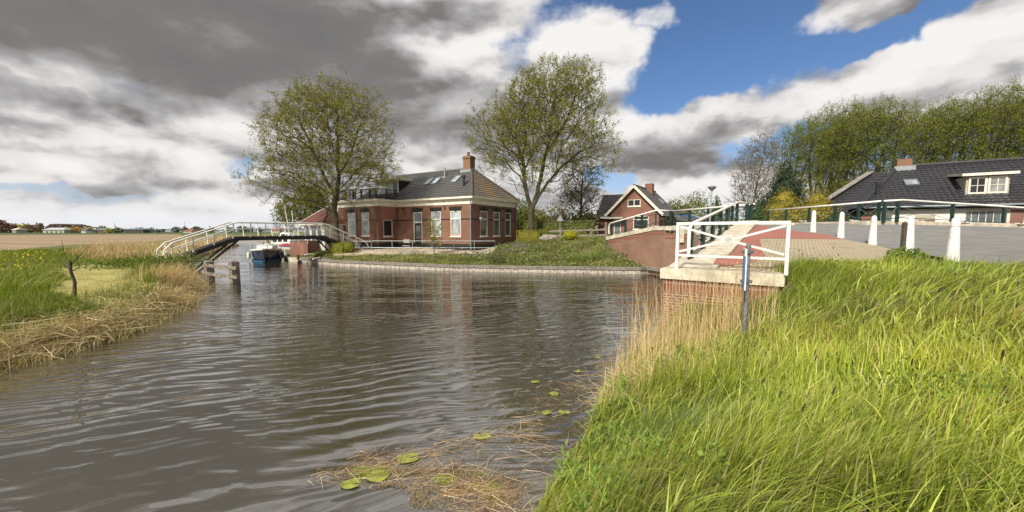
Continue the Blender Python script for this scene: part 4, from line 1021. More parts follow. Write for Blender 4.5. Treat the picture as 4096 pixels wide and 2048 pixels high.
# rock
bm = bmesh.new(); bmesh.ops.create_icosphere(bm, subdivisions=3, radius=1)
for v in bm.verts:
    p = v.co; k = 1+.12*math.sin(p.x*5+1)*math.cos(p.z*4)+.07*math.sin(p.y*9+p.z*7); v.co = Vector((p.x*.95*k, p.y*.6*k, p.z*.42*k))
me = bpy.data.meshes.new('boulder'); bm.to_mesh(me); bm.free(); me.materials.append(MATS['rock']); me.polygons.foreach_set('use_smooth', [True]*len(me.polygons))
o_ = bpy.data.objects.new('boulder', me); sc.collection.objects.link(o_); o_.location = gu(2198, 38.4)+Vector((0,0,.15)); tag(o_, 'long grey boulder lying in front of the fence', 'boulder')
# ================================================================== gabled brick house
Gr = Vector((15.5, 42.3, 0)); gdir = Vector((-.83, .56, 0)).normalized(); Wg = 5.3; gl0 = Gr+gdir*Wg; gang = math.atan2(-gdir.y, -gdir.x)
Gd = thing('brick_house', 'gabled brick house with white bargeboards and small twin attic window', 'house', gl0, gang)
ze, za, mx = 4.8, 7.55, Wg/2; DP = 8.2
def gx(u, y0=0.):
    k = (u-2048)/F; c, s_ = math.cos(gang), math.sin(gang); bx, by = gl0.x-y0*s_, gl0.y+y0*c
    return (k*by-bx)/(c-k*s_)
f = MB(); win = (gx(2506), gx(2557), 5.45, 6.2); big = (gx(2530), gx(2591), 2.95, 4.4); dor = (gx(2454), gx(2481), 1.9, 4.05)
a, b, c_, d_ = win
wall_open(f, 0, Wg, 1.5, ze, [dor, big], I4)
sz = lambda x: ze+(za-ze)*(1-abs(x-mx)/mx)
f.face((0,0,ze),(a,0,ze),(a,0,sz(a))); f.face((b,0,ze),(Wg,0,ze),(b,0,sz(b))); f.face((a,0,ze),(b,0,ze),(b,0,c_),(a,0,c_)); f.face((a,0,d_),(b,0,d_),(b,0,sz(b)),(mx,0,za),(a,0,sz(a)))
for q in (((a,0,c_),(a,.12,c_),(a,.12,d_),(a,0,d_)),((b,0,c_),(b,0,d_),(b,.12,d_),(b,.12,c_))): f.face(*q)
Mr = Matrix.Translation((Wg,0,0)) @ Matrix.Rotation(R(90), 4, 'Z'); sw1 = (1.6, 2.3, 3.1, 4.3); wall_open(f, 0, DP, 1.5, ze, [sw1], Mr)
f.face((0,0,1.5),(0,0,ze),(0,DP,ze),(0,DP,1.5)); f.face((0,DP,1.5),(0,DP,ze),(mx,DP,za),(Wg,DP,ze),(Wg,DP,1.5))
brick('old_brick2', (.27,.09,.058), (.21,.07,.048), (.24,.18,.14), .21, .0625, .01, (.7,.66,.62)); f.build('wall', 'old_brick2', Gd)
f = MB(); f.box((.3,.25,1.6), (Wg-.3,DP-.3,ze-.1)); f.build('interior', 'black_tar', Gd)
window(Gd, I4, *win, fm='cream_paint', gl='glass_dark', split=[(a+b)/2], fw=.08)
window(Gd, I4, *big, fm='cream_paint', gl='glass_dark', tr=4.0, label='large ground floor window with pale blind')
window(Gd, Mr, *sw1, fm='cream_paint', gl='glass', label='narrow window in the side wall')
f = MB(); f.box((dor[0]+.08,.06,1.9), (dor[1]-.08,.1,4.0)); dd_ = f.build('door', 'glass', Gd); f = MB(); f.box((dor[0],.0,1.9),(dor[0]+.08,.12,4.05)); f.box((dor[1]-.08,.0,1.9),(dor[1],.12,4.05)); f.box((dor[0]+.08,.0,3.96),(dor[1]-.08,.12,4.05)); f.build('frame', 'cream_paint', dd_)
f = MB(); f.box((-.35,-1.0,4.12), (gx(2500),.0,4.28)); f.build('canopy', 'concrete_grey', Gd)
roof('roof', 'grey_tile', Gd, [((-.45,-.35,ze-.28),(-.45,DP+.3,ze-.28),(mx,-.35,za+.12),(mx,DP+.3,za+.12)), ((Wg+.45,DP+.3,ze-.28),(Wg+.45,-.35,ze-.28),(mx,DP+.3,za+.12),(mx,-.35,za+.12))], tw=.3, th=.33, amp=.02, lift=.04)
f = MB(); f.beam((-.5,-.38,ze-.36),(mx,-.38,za+.06),.06,.26); f.beam((mx,-.38,za+.06),(Wg+.5,-.38,ze-.36),.06,.26); f.build('bargeboard', 'cream_paint', Gd)
f = MB(); f.box((Wg+.42,-.4,ze-.42), (Wg+.5,DP+.3,ze-.22)); f.build('gutter', 'cream_paint', Gd)
ridge_caps(Gd, (mx,-.35,za+.16), (mx,DP+.3,za+.16), 'grey_tile')
f = MB(); f.box((mx-.1,4.3,6.6), (mx+.75,5.0,za+.75)); f.build('chimney', 'house_brick', Gd)
sk = math.atan2(za-ze+.4, mx+.45); Ms = Matrix.Translation((mx+1.5, 5.6, za+.2-1.5*math.tan(sk))) @ Matrix.Rotation(sk, 4, 'Y'); f = MB(); f.box((-.4,-.35,0), (.4,.35,.1), Ms); s2 = f.build('skylight', 'zinc', Gd); f = MB(); f.box((-.32,-.27,.101), (.32,.27,.11), Ms); f.build('pane', 'glass_pale', s2)
f = MB(); f.box((-1.9,1.3,1.5), (-.01,5.2,4.6)); f.face((-1.9,1.3,4.6),(-1.9,3.25,6.9),(-1.9,5.2,4.6)); w2 = f.build('side_wing', 'old_brick2', Gd)
roof('roof', 'grey_tile', w2, [((-2.1,.9,4.4),(.3,.9,4.4),(-2.1,3.25,7.12),(mx-.3,3.25,7.12)), ((.3,5.6,4.4),(-2.1,5.6,4.4),(mx-.3,3.25,7.12),(-2.1,3.25,7.12))], tw=.3, th=.33, amp=.02, lift=.04)
f = MB(); f.beam((-2.14,.85,4.3),(-2.14,3.25,7.1),.08,.22); f.beam((-2.14,3.25,7.1),(-2.14,5.65,4.3),.08,.22); f.box((-2.1,.82,4.22),(-.1,.9,4.4)); f.build('bargeboard', 'cream_paint', w2)
# ================================================================== white farmhouse on the right
FC = Vector((25.7,28.9,0)); FH = thing('farmhouse', 'white rendered farmhouse under a broad dark pantile roof with dormer and chimney', 'house', FC, hrot)
def fx(u, y0=0.):
    k = (u-2048)/F; c, s = math.cos(hrot), math.sin(hrot); bx, by = FC.x-y0*s, FC.y+y0*c
    return (k*by-bx)/(c-k*s)
LX, WYF = 15.0, 9.6; fe, fr = 4.38, 7.72
f = MB(); fo = [(fx(3501), fx(3563), 2.7, 3.95),(fx(3845), fx(4022), 2.3, 4.1)]
wall_open(f, .35, LX, .8, fe+.05, fo, I4, .15)
f.face((.35,0,.8),(.35,0,fe+.05),(.35,WYF,fe+.05),(.35,WYF,.8)); f.face((LX,0,.8),(LX,WYF,.8),(LX,WYF,fe),(LX,0,fe)); f.face((.35,WYF,.8),(.35,WYF,fe),(LX,WYF,fe),(LX,WYF,.8))
f.build('wall', 'white_render', FH)
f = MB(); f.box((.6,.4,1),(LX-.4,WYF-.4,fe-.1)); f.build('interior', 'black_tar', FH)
for o4, ml in zip(fo, ((2,2),(6,2))): window(FH, I4, *o4, fm='cream_paint', gl='glass' , tr=(o4[2]+o4[3])/2, mull=ml)
for a, b, z0, z1 in ((fx(3436),fx(3497),2.0,3.8),(fx(3648),fx(3729),2.3,3.5),(fx(4026),fx(4082),1.9,4.1)):
    f = MB(); f.box((a,-.012,z0), (b,.02,z1)); f.build('brick_patch', 'old_brick2', FH)
f = MB(); f.box((fx(3648),-.016,3.5), (fx(3729),.02,3.85)); f.build('brick_patch', 'board', FH)
f = MB(); f.box((fx(3395),-.03,2.7), (fx(3432),.02,3.6)); w_ = f.build('window', 'cream_paint', FH); f = MB(); [f.box((fx(3399)+k*.17,-.036,2.8),(fx(3399)+.12+k*.17,-.031,3.5)) for k in range(3)]; f.build('pane', 'glass', w_)
f = MB(); f.box((-.35,-.34,fe-.14), (LX+.3,.0,fe+.02)); f.box((-.4,-.42,fe-.02), (LX+.3,-.341,fe+.10)); f.build('eaves', 'black_tar', FH)
f = MB(); f.tube([(-.4,-.5,fe+.03),(LX+.3,-.5,fe+.03)], .06, 8); f.build('gutter', 'zinc', FH)
rx0 = 2.3; oy = .45
roof('roof', 'farm_tile', FH, [((-.6,-oy,fe+.05),(LX+.3,-oy,fe+.05),(rx0,WYF/2,fr),(LX+.3,WYF/2,fr)), ((LX+.3,WYF+oy,fe+.05),(-.6,WYF+oy,fe+.05),(LX+.3,WYF/2,fr),(rx0,WYF/2,fr)),
     ((-.6,WYF+oy,fe+.05),(-.6,-oy,fe+.05),(rx0,WYF/2,fr),(rx0,WYF/2,fr))], tw=.30, th=.36, amp=.035, lift=.045, n=8)
ridge_caps(FH, (rx0,WYF/2,fr+.06), (LX+.3,WYF/2,fr+.06), 'farm_tile', .14); ridge_caps(FH, (-.6,-oy,fe+.12), (rx0,WYF/2,fr+.08), 'farm_tile', .13)
f = MB(); f.box((rx0-.1,WYF/2-.4,7.1), (rx0+.75,WYF/2+.4,8.3)); ch = f.build('chimney', 'chimney_brick', FH); f = MB(); f.box((rx0-.25,WYF/2-.55,7.3), (rx0+.95,WYF/2+.55,7.74)); f.build('flashing', 'lead', ch)
fs = math.atan2(fr-fe-.05, WYF/2+oy)
fsp = lambda x, y: Vector((x, y, fe+.05+(y+oy)*math.tan(fs)))
skylight(FH, 4.6, 2.0, .75, .85, fs, fsp(fx(3600,2.0),2.0)+Vector((0,0,.05)), m='glass_pale')
p = Vector((.6,1.2,5.3)); f = MB(); f.tube([p-up*.3, p+up*.75], .1, 10); f.tube([p+up*.76, p+up*1.0], .15, 10); f.build('flue', 'black_paint', FH)
# dormer on the front slope
dy = .75; dx0, dx1 = fx(3838,dy), fx(4010,dy)
f = MB(); zb_ = fsp(0,dy).z-.1; zt2 = zb_+1.3
for q in (((dx0,dy,zb_),(dx1,dy,zb_),(dx1,dy,zt2),(dx0,dy,zt2)), ((dx0,dy,zb_),(dx0,dy,zt2),(dx0,dy+3.2,zt2),(dx0,dy+.1,zb_)), ((dx1,dy,zb_),(dx1,dy+.1,zb_),(dx1,dy+3.2,zt2),(dx1,dy,zt2))): f.face(*q)
dm = f.build('dormer_wall', 'board', FH)
Mf = Matrix.Translation((0,dy-.06,0))
for a, b in ((dx0+.1,(dx0+dx1)/2-.02),((dx0+dx1)/2+.02,dx1-.1)): window(dm, Mf, a, b, zb_+.12, zt2-.08, fm='cream_paint', gl='glass_dark' if a < dx0+.2 else 'curtain', mull=(2,2), fw=.11, sill=False, depth=.03)
f = MB(); v = [(dx0-.28,dy-.3,zt2+.0),(dx1+.3,dy-.3,zt2+.0),(dx1+.3,dy+3.6,zt2+.38),(dx0-.28,dy+3.6,zt2+.38)]
lo = [Vector(q) for q in v]; hi = [q+up*.17 for q in lo]
for k in range(4): f.face(lo[k], lo[(k+1) % 4], hi[(k+1) % 4], hi[k])
f.face(*hi); f.face(*lo[::-1]); f.build('dormer_roof', 'cream_paint', dm)
# lower barn part with corrugated hip behind
f = MB(); bx0, bx1 = -3.4, 2.9
f.box((-2.6,5.6,.8), (2.2,13.5,4.3)); bw = f.build('barn_wall', 'white_render', FH)
roof('roof', 'farm_tile', bw, [((-3.6,15.0,4.2),(-3.3,3.6,4.2),(1.2,15.0,7.7),(1.2,7.6,7.7)), ((-3.3,3.6,4.2),(2.6,3.6,4.2),(1.2,7.6,7.7),(2.2,7.6,7.7))], tw=.30, th=.36, amp=.03, lift=.04)
f = MB(); f.beam((-3.4,3.4,4.3),(1.2,7.5,7.82),.55,.08); f.build('hip_flashing', 'eternit', bw)
# ================================================================== pavilion left of the house
pv = aty(1318, 930, 42.5); PV = thing('pavilion', 'small white pavilion with red tiled pyramid roof half hidden by the left tree', 'garden house', (pv.x, pv.y, 1.0), hrot)
f = MB(); f.box((-1.7,-1.7,-.2), (1.7,1.7,2.5)); f.build('wall', 'white_paint', PV)
for k in range(3):
    f = MB(); x = -1.45+k*1.0; f.box((x,-1.74,.5), (x+.75,-1.702,2.2)); f.build('window', 'glass', PV)
ap = (0,0,4.3); e_ = 2.1
roof('roof', 'red_tile', PV, [((-e_,-e_,2.5),(e_,-e_,2.5),ap,ap), ((e_,-e_,2.5),(e_,e_,2.5),ap,ap), ((e_,e_,2.5),(-e_,e_,2.5),ap,ap), ((-e_,e_,2.5),(-e_,-e_,2.5),ap,ap)], tw=.28, th=.33, amp=.02, lift=.035)
for sx, sy in ((-1,-1),(1,-1),(-1,1)): ridge_caps(PV, (sx*e_,sy*e_,2.55), (0,0,4.35), 'red_tile', .10, 'hip')
f = MB(); f.box((-e_-.02,-e_-.02,2.36), (e_+.02,e_+.02,2.5)); f.build('fascia', 'cream_paint', PV)
# ================================================================== brick bastion on the dock
bs = at(1200, 1022, .35); BS = thing('bastion', 'low rounded brick bastion on the jetty with a bricked-up opening and white rails', 'wall', bs)
f = MB(); prof = [Vector((-1.15,.75,0)),Vector((-1.05,.2,0)),Vector((-.8,-.25,0)),Vector((-.35,-.45,0)),Vector((.2,-.5,0)),Vector((1.05,-.5,0)),Vector((1.25,2.2,0)),Vector((-1.2,2.2,0))]
f.prism(prof, -.5, 1.38); f.build('wall', 'old_brick2', BS)
f = MB(); f.prism([p*1.0+Vector((0,-.03 if p.y < 0 else 0,0)) for p in prof], 1.381, 1.44); f.build('cap', 'old_brick', BS)
f = MB(); f.box((.3,-.515,-.05), (.66,-.49,1.2)); f.build('brick_patch', 'new_brick', BS)
f = MB(); f.tube([p*1.05+up*1.75 for p in prof[:6]], .028, 6)
for p in prof[:6]: f.tube([p*1.05+up*1.75, p*1.05+up*1.2, p*.97+up*1.1], .022, 5)
f.build('railing', 'white_paint', BS)
# dock slab
mb = MB(); dk = [at(1206,1049,0), at(1160,1046,0), at(1136,1036,0), Vector((-28.3,49.4,0)), Vector((-24,50,0)), Vector((-17,37.5,0))]
mb.prism([(p.x-bs.x, p.y-bs.y) for p in dk], -.9, .30); o_ = mb.build('jetty', 'kerb'); o_.location = (bs.x, bs.y, 0); tag(o_, 'worn concrete jetty beside the brick bastion where the boats lie', 'jetty')
q = at(1193,1040,.3); f = MB(); f.lathe((0,0,0), [(.1,0),(.1,.35),(.13,.37),(.13,.42)], 10); o_ = f.build('mooring_bollard', 'rust'); o_.location = q; tag(o_, 'rusty red mooring bollard on the jetty corner', 'mooring bollard')
f = MB(); f.tube([(0,0,0), (.25,-.5,-.05)], .18, 14); o_ = f.build('outlet_pipe', 'black_tar'); o_.location = at(1199,1047,.08); tag(o_, 'dark outlet pipe at the water under the jetty corner', 'pipe')
for i, (u, v, u2, v2, lab) in enumerate(((1218,1020,1250,1015,'white pole lying in the grass nearest the brick bastion'),(1251,1036,1280,1029,'white pole lying at the edge of the quay below the footbridge'))):
    a, b = at(u, v, .62-.12*i), at(u2, v2, .7-.12*i); f = MB(); f.tube([(0,0,0), tuple(b-a)], .05, 8); o_ = f.build('pole', 'white_paint'); o_.location = a; tag(o_, lab, 'pole')
# ================================================================== boats
def loft(sections, m, name, parent, smooth=True, cap=True):
    """sections: list of rings (same length) of Vectors"""
    f = MB(); n = len(sections[0]); 
    for s in sections: f.v += [tuple(p) for p in s]
    for k in range(len(sections)-1):
        for j in range(n-1): q = k*n; f.f.append((q+j, q+j+1, q+n+j+1, q+n+j))
    if cap: f.f.append(tuple(range(n))); f.f.append(tuple((len(sections)-1)*n+j for j in reversed(range(n))))
    return f.build(name, m, parent, smooth=smooth)
def hull(parent, L, B, Hd, m, bowrise=.25, zlo=-.3, zhi=None, nm='hull', k0=0., shrink=1.):
    secs = []
    for i in range(13):
        t_ = i/12; x = -L/2+L*t_; bw_ = B/2*(.82+.18*math.sin(min(t_*1.6, 1)*math.pi/2))*(1-max(0, (t_-.45)/.55)**2.2)*shrink+.015
        top = (Hd if zhi is None else zhi)+bowrise*t_**2; lo = zlo
        rake = .35*max(0, t_-.8)/.2
        secs.append([Vector((x+rake*(1 if z > 0 else .2), y, z)) for y, z in ((-bw_, top), (-bw_*.93, top*.5+lo*.5+.05), (-bw_*.62, lo), (0, lo-.05), (bw_*.62, lo), (bw_*.93, top*.5+lo*.5+.05), (bw_, top))])
    return loft(secs, m, nm, parent)
b0 = at(1068, 1046, 0); b0.y += 1.5; b0.x -= .9
SB = thing('sailboat', 'dark blue sailing boat with white cabin seen from the bow, moored behind the footbridge', 'boat', b0, R(-62))
hull(SB, 6.2, 2.5, .92, 'hull_blue'); hull(SB, 6.22, 2.52, .12, 'hull_stripe', .05, zhi=.13, nm='waterline_stripe', shrink=.985)
secs = []
for i in range(13):
    t_ = i/12; x = -3.1+6.2*t_; bw_ = 1.25*(.82+.18*math.sin(min(t_*1.6,1)*math.pi/2))*(1-max(0,(t_-.45)/.55)**2.2)+.05; z = .93+.25*t_**2; x += .35*max(0,t_-.8)/.2
    secs.append([Vector((x,-bw_,z-.06)), Vector((x,-bw_-.01,z+.05)), Vector((x,0,z+.09)), Vector((x,bw_+.01,z+.05)), Vector((x,bw_,z-.06))])
loft(secs, 'canvas', 'deck', SB)
secs = [[Vector((x,-w_,.8)), Vector((x,-w_*.86,z)), Vector((x,0,z+.08)), Vector((x,w_*.86,z)), Vector((x,w_,.8))] for x, w_, z in ((-2.4,.9,1.42),(-.6,.9,1.45),(.7,.75,1.38),(1.5,.5,1.15),(1.9,.3,.95))]
loft(secs, 'white_paint', 'cabin', SB, smooth=False)
f = MB(); f.tube([(-2.9,0,1.6),(0,0,2.0),(2.9,.1,1.75)], .05, 8); f.build('mast', 'canvas', SB)
f = MB()
for x, y in ((2.6,.25),(2.6,-.25),(1.6,.75),(1.6,-.75),(.4,1.1),(.4,-1.1),(-1.2,1.15),(-1.2,-1.15)): f.tube([(x,y,.95),(x,y,1.5)], .02, 5)
f.tube([(-1.2,1.15,1.5),(.4,1.1,1.5),(1.6,.75,1.5),(2.6,.25,1.5),(2.95,0,1.5),(2.6,-.25,1.5),(1.6,-.75,1.5),(.4,-1.1,1.5),(-1.2,-1.15,1.5)], .018, 5); f.build('pulpit', 'steel', SB)
f = MB(); f.tube([(-.3,-.35,1.4),(-.0,0,2.15),(-.3,.35,1.4)], .04, 6); f.tube([(.1,.5,2.45),(-.1,-.3,1.55)], .035, 6); f.tube([(.1,-.5,2.45),(-.1,.3,1.55)], .035, 6); f.build('mast_crutch', 'rust', SB)
for x, y, m_ in ((.9,1.32,'fender_blue'),(.2,-1.4,'hull_stripe'),(.9,-1.36,'canvas')):
    f = MB(); f.lathe((x,y,.22), [(.03,0),(.11,.06),(.13,.15),(.13,.5),(.09,.6),(.03,.66)], 10); f.build('fender', m_, SB, smooth=True)
MBt = thing('motorboat', 'white cabin cruiser moored farther off behind the sailing boat', 'boat', at(1108,1002,0)+Vector((1.2,.0,0)), R(148))
hull(MBt, 7, 2.6, 1.05, 'canvas'); 
secs = [[Vector((x,-w_,1.1)), Vector((x,-w_*.92,z)), Vector((x,0,z+.06)), Vector((x,w_*.92,z)), Vector((x,w_,1.1))] for x, w_, z in ((-3.3,1.1,1.75),(-.5,1.1,1.8),(1.6,.95,1.7),(2.6,.5,1.35))]
loft(secs, 'white_paint', 'cabin', MBt, smooth=False)
secs = [[Vector((x,-w_,1.75)), Vector((x*.96,-w_*.85,z)), Vector((x*.96,w_*.85,z)), Vector((x,w_,1.75))] for x, w_, z in ((-2.6,.95,2.5),(-.6,.95,2.55),(.4,.9,2.0))]
wh = loft(secs, 'white_paint', 'wheelhouse', MBt, smooth=False)
for sy in (-1, 1):
    for x in (-2.6,-1.2,.2): f = MB(); f.box((x,sy*1.065-.02,1.25), (x+1.05,sy*1.065+.02,1.6)); f.build('window', 'glass_dark', MBt)
    f = MB(); f.box((-2.3,sy*.9-.03,1.85), (-.8,sy*.9+.02,2.35)); f.build('window', 'glass_dark', MBt)
SBd = thing('dinghy', 'small boat under a red and blue tarpaulin lying between the cruiser and the bastion', 'boat', at(1140,1004,.3), R(160))
hull(SBd, 3.4, 1.5, .5, 'canvas', zlo=.0); f = MB(); f.box((-1.5,-.6,.5),(.3,.6,.62)); f.build('tarpaulin', 'fender_blue', SBd)
secs = [[Vector((x,-.62,.5)), Vector((x,0,z)), Vector((x,.62,.5))] for x, z in ((-1.6,.62),(-.8,.95),(.2,.9),(1.0,.6))]
loft(secs, 'red_tarp', 'tarpaulin', SBd, smooth=False)
for i, (u, v, u2, v2, lab) in enumerate(((1161,948,1137,818,'thin pale boat mast, left of the two behind the footbridge'),(1177,943,1168,842,'thin pale boat mast, right of the two behind the footbridge'))):
    a, b = aty(u, v, 40.), aty(u2, v2, 40.); a2 = a-(b-a)*.5; f = MB(); f.tube([(0,0,0), tuple(b-a2)], [.06,.045], 8); o_ = f.build('mast', 'canvas'); o_.location = a2; tag(o_, lab, 'mast', 'boat masts behind the footbridge')
# ================================================================== vegetation tools
def quads_at(P, s, rs, nrm=None, asp=.62, spread=1.0):
    """leaf quads centred on P; s sizes; optional preferred normals"""
    n = len(P); a = rs.normal(size=(n,3))
    if nrm is not None: a = a*spread+nrm
    a /= np.linalg.norm(a, axis=1, keepdims=True)+1e-9
    t = np.cross(a, rs.normal(size=(n,3))); t /= np.linalg.norm(t, axis=1, keepdims=True)+1e-9; b = np.cross(a, t)
    s = np.asarray(s).reshape(-1,1)*np.ones((n,1))
    V = np.stack([P-t*s*.5, P-b*s*asp*.5+t*s*.05, P+t*s*.5, P+b*s*asp*.5+t*s*.05], 1).reshape(-1,3)
    return V, np.arange(4*n).reshape(-1,4)
def colmix(n, cols, rs, rep=4, jit=.18):
    cols = np.array(cols); k = rs.integers(0, len(cols), n); c = cols[k]*(1+rs.uniform(-jit, jit, (n,1)))
    return np.repeat(c, rep, 0)
def tree_skeleton(limbs, ells, N, rs, bf=.32, jit=.12):
    """limbs: polylines (limb k starts at node on an earlier one). ells: (cx,cy,cz,rx,ry,rz,weight). returns nodes,parent,radius,count"""
    nodes = []; par = []
    for L in limbs:
        L = [np.array(p, float) for p in L]
        if nodes: start = int(np.argmin([np.linalg.norm(q-L[0]) for q in nodes])); prev = start; seq = L[1:]; p0 = nodes[start]
        else: nodes.append(L[0]); par.append(-1); prev = 0; seq = L[1:]; p0 = L[0]
        for p in seq:
            d = np.linalg.norm(p-p0); k = max(1, int(d/.55))
            for j in range(1, k+1):
                q = p0+(p-p0)*j/k+(rs.normal(size=3)*.05 if j < k else 0); nodes.append(q); par.append(prev); prev = len(nodes)-1
            p0 = p
    base = len(nodes); W = np.array([e[6]*e[3]*e[4]*e[5] for e in ells]); ks = rs.choice(len(ells), N, p=W/W.sum()); E = np.array(ells)[ks]
    u = rs.normal(size=(N,3)); u /= np.linalg.norm(u, axis=1, keepdims=True); r = rs.uniform(0,1,N)**.42
    lump = 1+.10*np.sin(u[:,0]*7+E[:,0])*np.cos(u[:,2]*6)+.06*np.sin(u[:,1]*11+u[:,2]*9)
    P = E[:,:3]+u*E[:,3:6]*(r*lump)[:,None]
    B = np.array(nodes); d = np.min(np.linalg.norm(P[:,None]-B[None, ::2], axis=2), axis=1); P = P[np.argsort(d)]
    M = base+N; X_ = np.zeros((M,3)); X_[:base] = B; pl_ = np.zeros(M); pa = np.full(M, -1); pa[:base] = par
    for i in range(1, base): pl_[i] = pl_[pa[i]]+np.linalg.norm(X_[i]-X_[pa[i]])
    for i in range(N):
        m_ = base+i; v = P[i]-X_[:m_]; dist = np.sqrt((v*v).sum(1))
        c = dist*(1+.9*np.maximum(0, -v[:,2]/(dist+1e-6)))+bf*(pl_[:m_]); c[:1] += 3; k = int(np.argmin(c)); X_[m_] = P[i]; pa[m_] = k; pl_[m_] = pl_[k]+dist[k]
    cnt = np.zeros(M); kids = np.zeros(M)
    for i in range(M-1, 0, -1):
        if kids[i] == 0: cnt[i] = 1
        cnt[pa[i]] += cnt[i]; kids[pa[i]] += 1
    return X_, pa, cnt, kids, base
def branches_mesh(X_, pa, cnt, rb, rmin, expo, base):
    M = len(X_); rad = rmin*np.maximum(cnt, 1)**expo; rad = rad*(rb/rad[0]) if rad[0] > rb else rad; rad = np.maximum(rad, rmin)
    i = np.arange(1, M); p = pa[1:]; A = X_[p]; Bv = X_[i]; d = Bv-A; L = np.linalg.norm(d, axis=1, keepdims=True)+1e-9; d = d/L
    a = np.cross(d, np.array([.3,.9,.1])); a /= np.linalg.norm(a, axis=1, keepdims=True)+1e-9; b = np.cross(d, a)
    ra = np.minimum(rad[p], rad[i]*1.35)[:,None]; rb_ = rad[i][:,None]; V = []; Q = []; n = len(i)
    out = []; off = 0
    for big in (True, False):
        sel = (rad[i] > .07) if big else (rad[i] <= .07); ns = 8 if big else 4
        A_, B_, a_, b_, r1, r2, D_ = A[sel], Bv[sel], a[sel], b[sel], ra[sel], rb_[sel], d[sel]; m_ = len(A_)
        if not m_: continue
        rings = []
        for c, r in ((A_-D_*r1*.3, r1), (B_+D_*r2*.3, r2)):
            for k in range(ns): t = 2*math.pi*k/ns; rings.append(c+(a_*math.cos(t)+b_*math.sin(t))*r)
        vv = np.stack(rings, 1).reshape(-1,3); q0 = off+np.arange(m_)*2*ns
        for k in range(ns): k2 = (k+1) % ns; Q.append(np.stack([q0+k, q0+k2, q0+ns+k2, q0+ns+k], 1))
        V.append(vv); off += len(vv)
    return np.concatenate(V), np.concatenate(Q), rad
def strips(P, Dv, L, w_, rs, up=.25):
    """thin twigs as single tapering quads"""
    n = len(P); s = np.cross(Dv, rs.normal(size=(n,3))); s /= np.linalg.norm(s, axis=1, keepdims=True)+1e-9; w_ = w_*np.ones((n,1)); L = np.asarray(L).reshape(-1,1)
    m_ = P+Dv*L*.5+rs.normal(size=(n,3))*L*.06; e = P+Dv*L+np.array([0,0,up])*L
    V = np.stack([P-s*w_, P+s*w_, m_+s*w_*.7, m_-s*w_*.7, e+s*w_*.35, e-s*w_*.35], 1).reshape(-1,3); k = np.arange(n)*6
    return V, np.concatenate([np.stack([k,k+1,k+2,k+3],1), np.stack([k+3,k+2,k+4,k+5],1)])
def make_tree(name, label, cat, loc, limbs, ells, N=1500, seed=1, rb=.4, rmin=.012, expo=.43, leafn=6, leafs=.12, cols=((.14,.13,.02),), twigs=3, twl=.55, bark='bark', group=None, sig=.22, bf=.32, extra=None, wind=None, tw_w=.008):
    rs = np.random.default_rng(seed); X_, pa, cnt, kids, base = tree_skeleton(limbs, ells, N, rs, bf)
    if wind is not None:
        hgt = np.clip((X_[:,2]-3)/12, 0, 1.5); X_ = X_+np.array(wind)[None]*(hgt**1.5)[:,None]
    t = thing(name, label, cat, loc, group=group)
    V, Q, rad = branches_mesh(X_, pa, cnt, rb, rmin, expo, base)
    # root flare
    tips = np.where((cnt <= 3) & (np.arange(len(X_)) > base))[0]
    dv = X_[tips]-X_[pa[tips]]; dv /= np.linalg.norm(dv, axis=1, keepdims=True)+1e-9
    tp = np.repeat(X_[tips], twigs, 0); td = np.repeat(dv, twigs, 0)+rs.normal(size=(len(tips)*twigs,3))*.55
    if wind is not None: td = td+np.array(wind)*.25
    td /= np.linalg.norm(td, axis=1, keepdims=True); tl = rs.uniform(.5, 1.3, len(tp))*twl
    V2, Q2 = strips(tp, td, tl, tw_w, rs); nV = len(V)
    npmesh('trunk', np.concatenate([V, V2]), np.concatenate([Q, Q2+nV]), bark, t, smooth=True)
    cen_ = tp+td*tl[:,None]*rs.uniform(.2,1.15,(len(tp),1)); cen_ = cen_[rs.uniform(0,1,len(cen_)) < .8]; P = np.repeat(cen_, max(1, leafn//twigs), 0); P = P+rs.normal(size=P.shape)*sig*.42
    if extra is not None:
        for (cx,cy,cz,r,n_) in extra: P = np.concatenate([P, rs.normal(size=(n_,3))*r*.5+np.array([cx,cy,cz])])
    V, Q = quads_at(P, rs.uniform(.6,1.3,len(P))*leafs, rs)
    npmesh('crown', V, Q, 'leaves', t, col=colmix(len(P), cols, rs))
    return t
# the two big trees by the house
pm = 45.5; lx = lambda u: (u-1350)/pm; lz = lambda v: (925-v)/pm+EYE-1.05
T1 = [[(0,0,-.3),(.0,0,1.2),(-.08,0,2.6),(-.15,.1,4.2)], [(-.15,.1,4.2),(-.3,0,5.4),(-.8,-.3,6.6),(-1.6,-.4,8.6),(-2.3,-.6,10.6)], [(-.15,.1,4.2),(.25,.2,6.2),(.3,.3,8.2),(.2,.4,10.8),(.4,.4,13)],
      [(.25,.2,6.2),(1.3,.0,8.2),(2.2,-.2,10.2),(2.9,0,12)], [(-.3,0,4.9),(-1.8,.8,5.8),(-3.6,1.0,6.6),(-5.4,1.,6.9)], [(-.1,0,3.6),(-1.4,-.7,4.3),(-2.8,-1.2,4.5),(-4.6,-1.6,4.6)], [(.3,.3,6.8),(2.2,1.,7.6),(4.1,1.2,7.8)], [(.3,.3,8.2),(-.3,1.8,9.5),(-.5,2.6,11.5)], [(.3,.2,7.8),(.6,-1.8,9.2),(.8,-2.8,11)]]
G1 = ((.22,.21,.018),(.175,.17,.016),(.29,.28,.025),(.14,.135,.016))
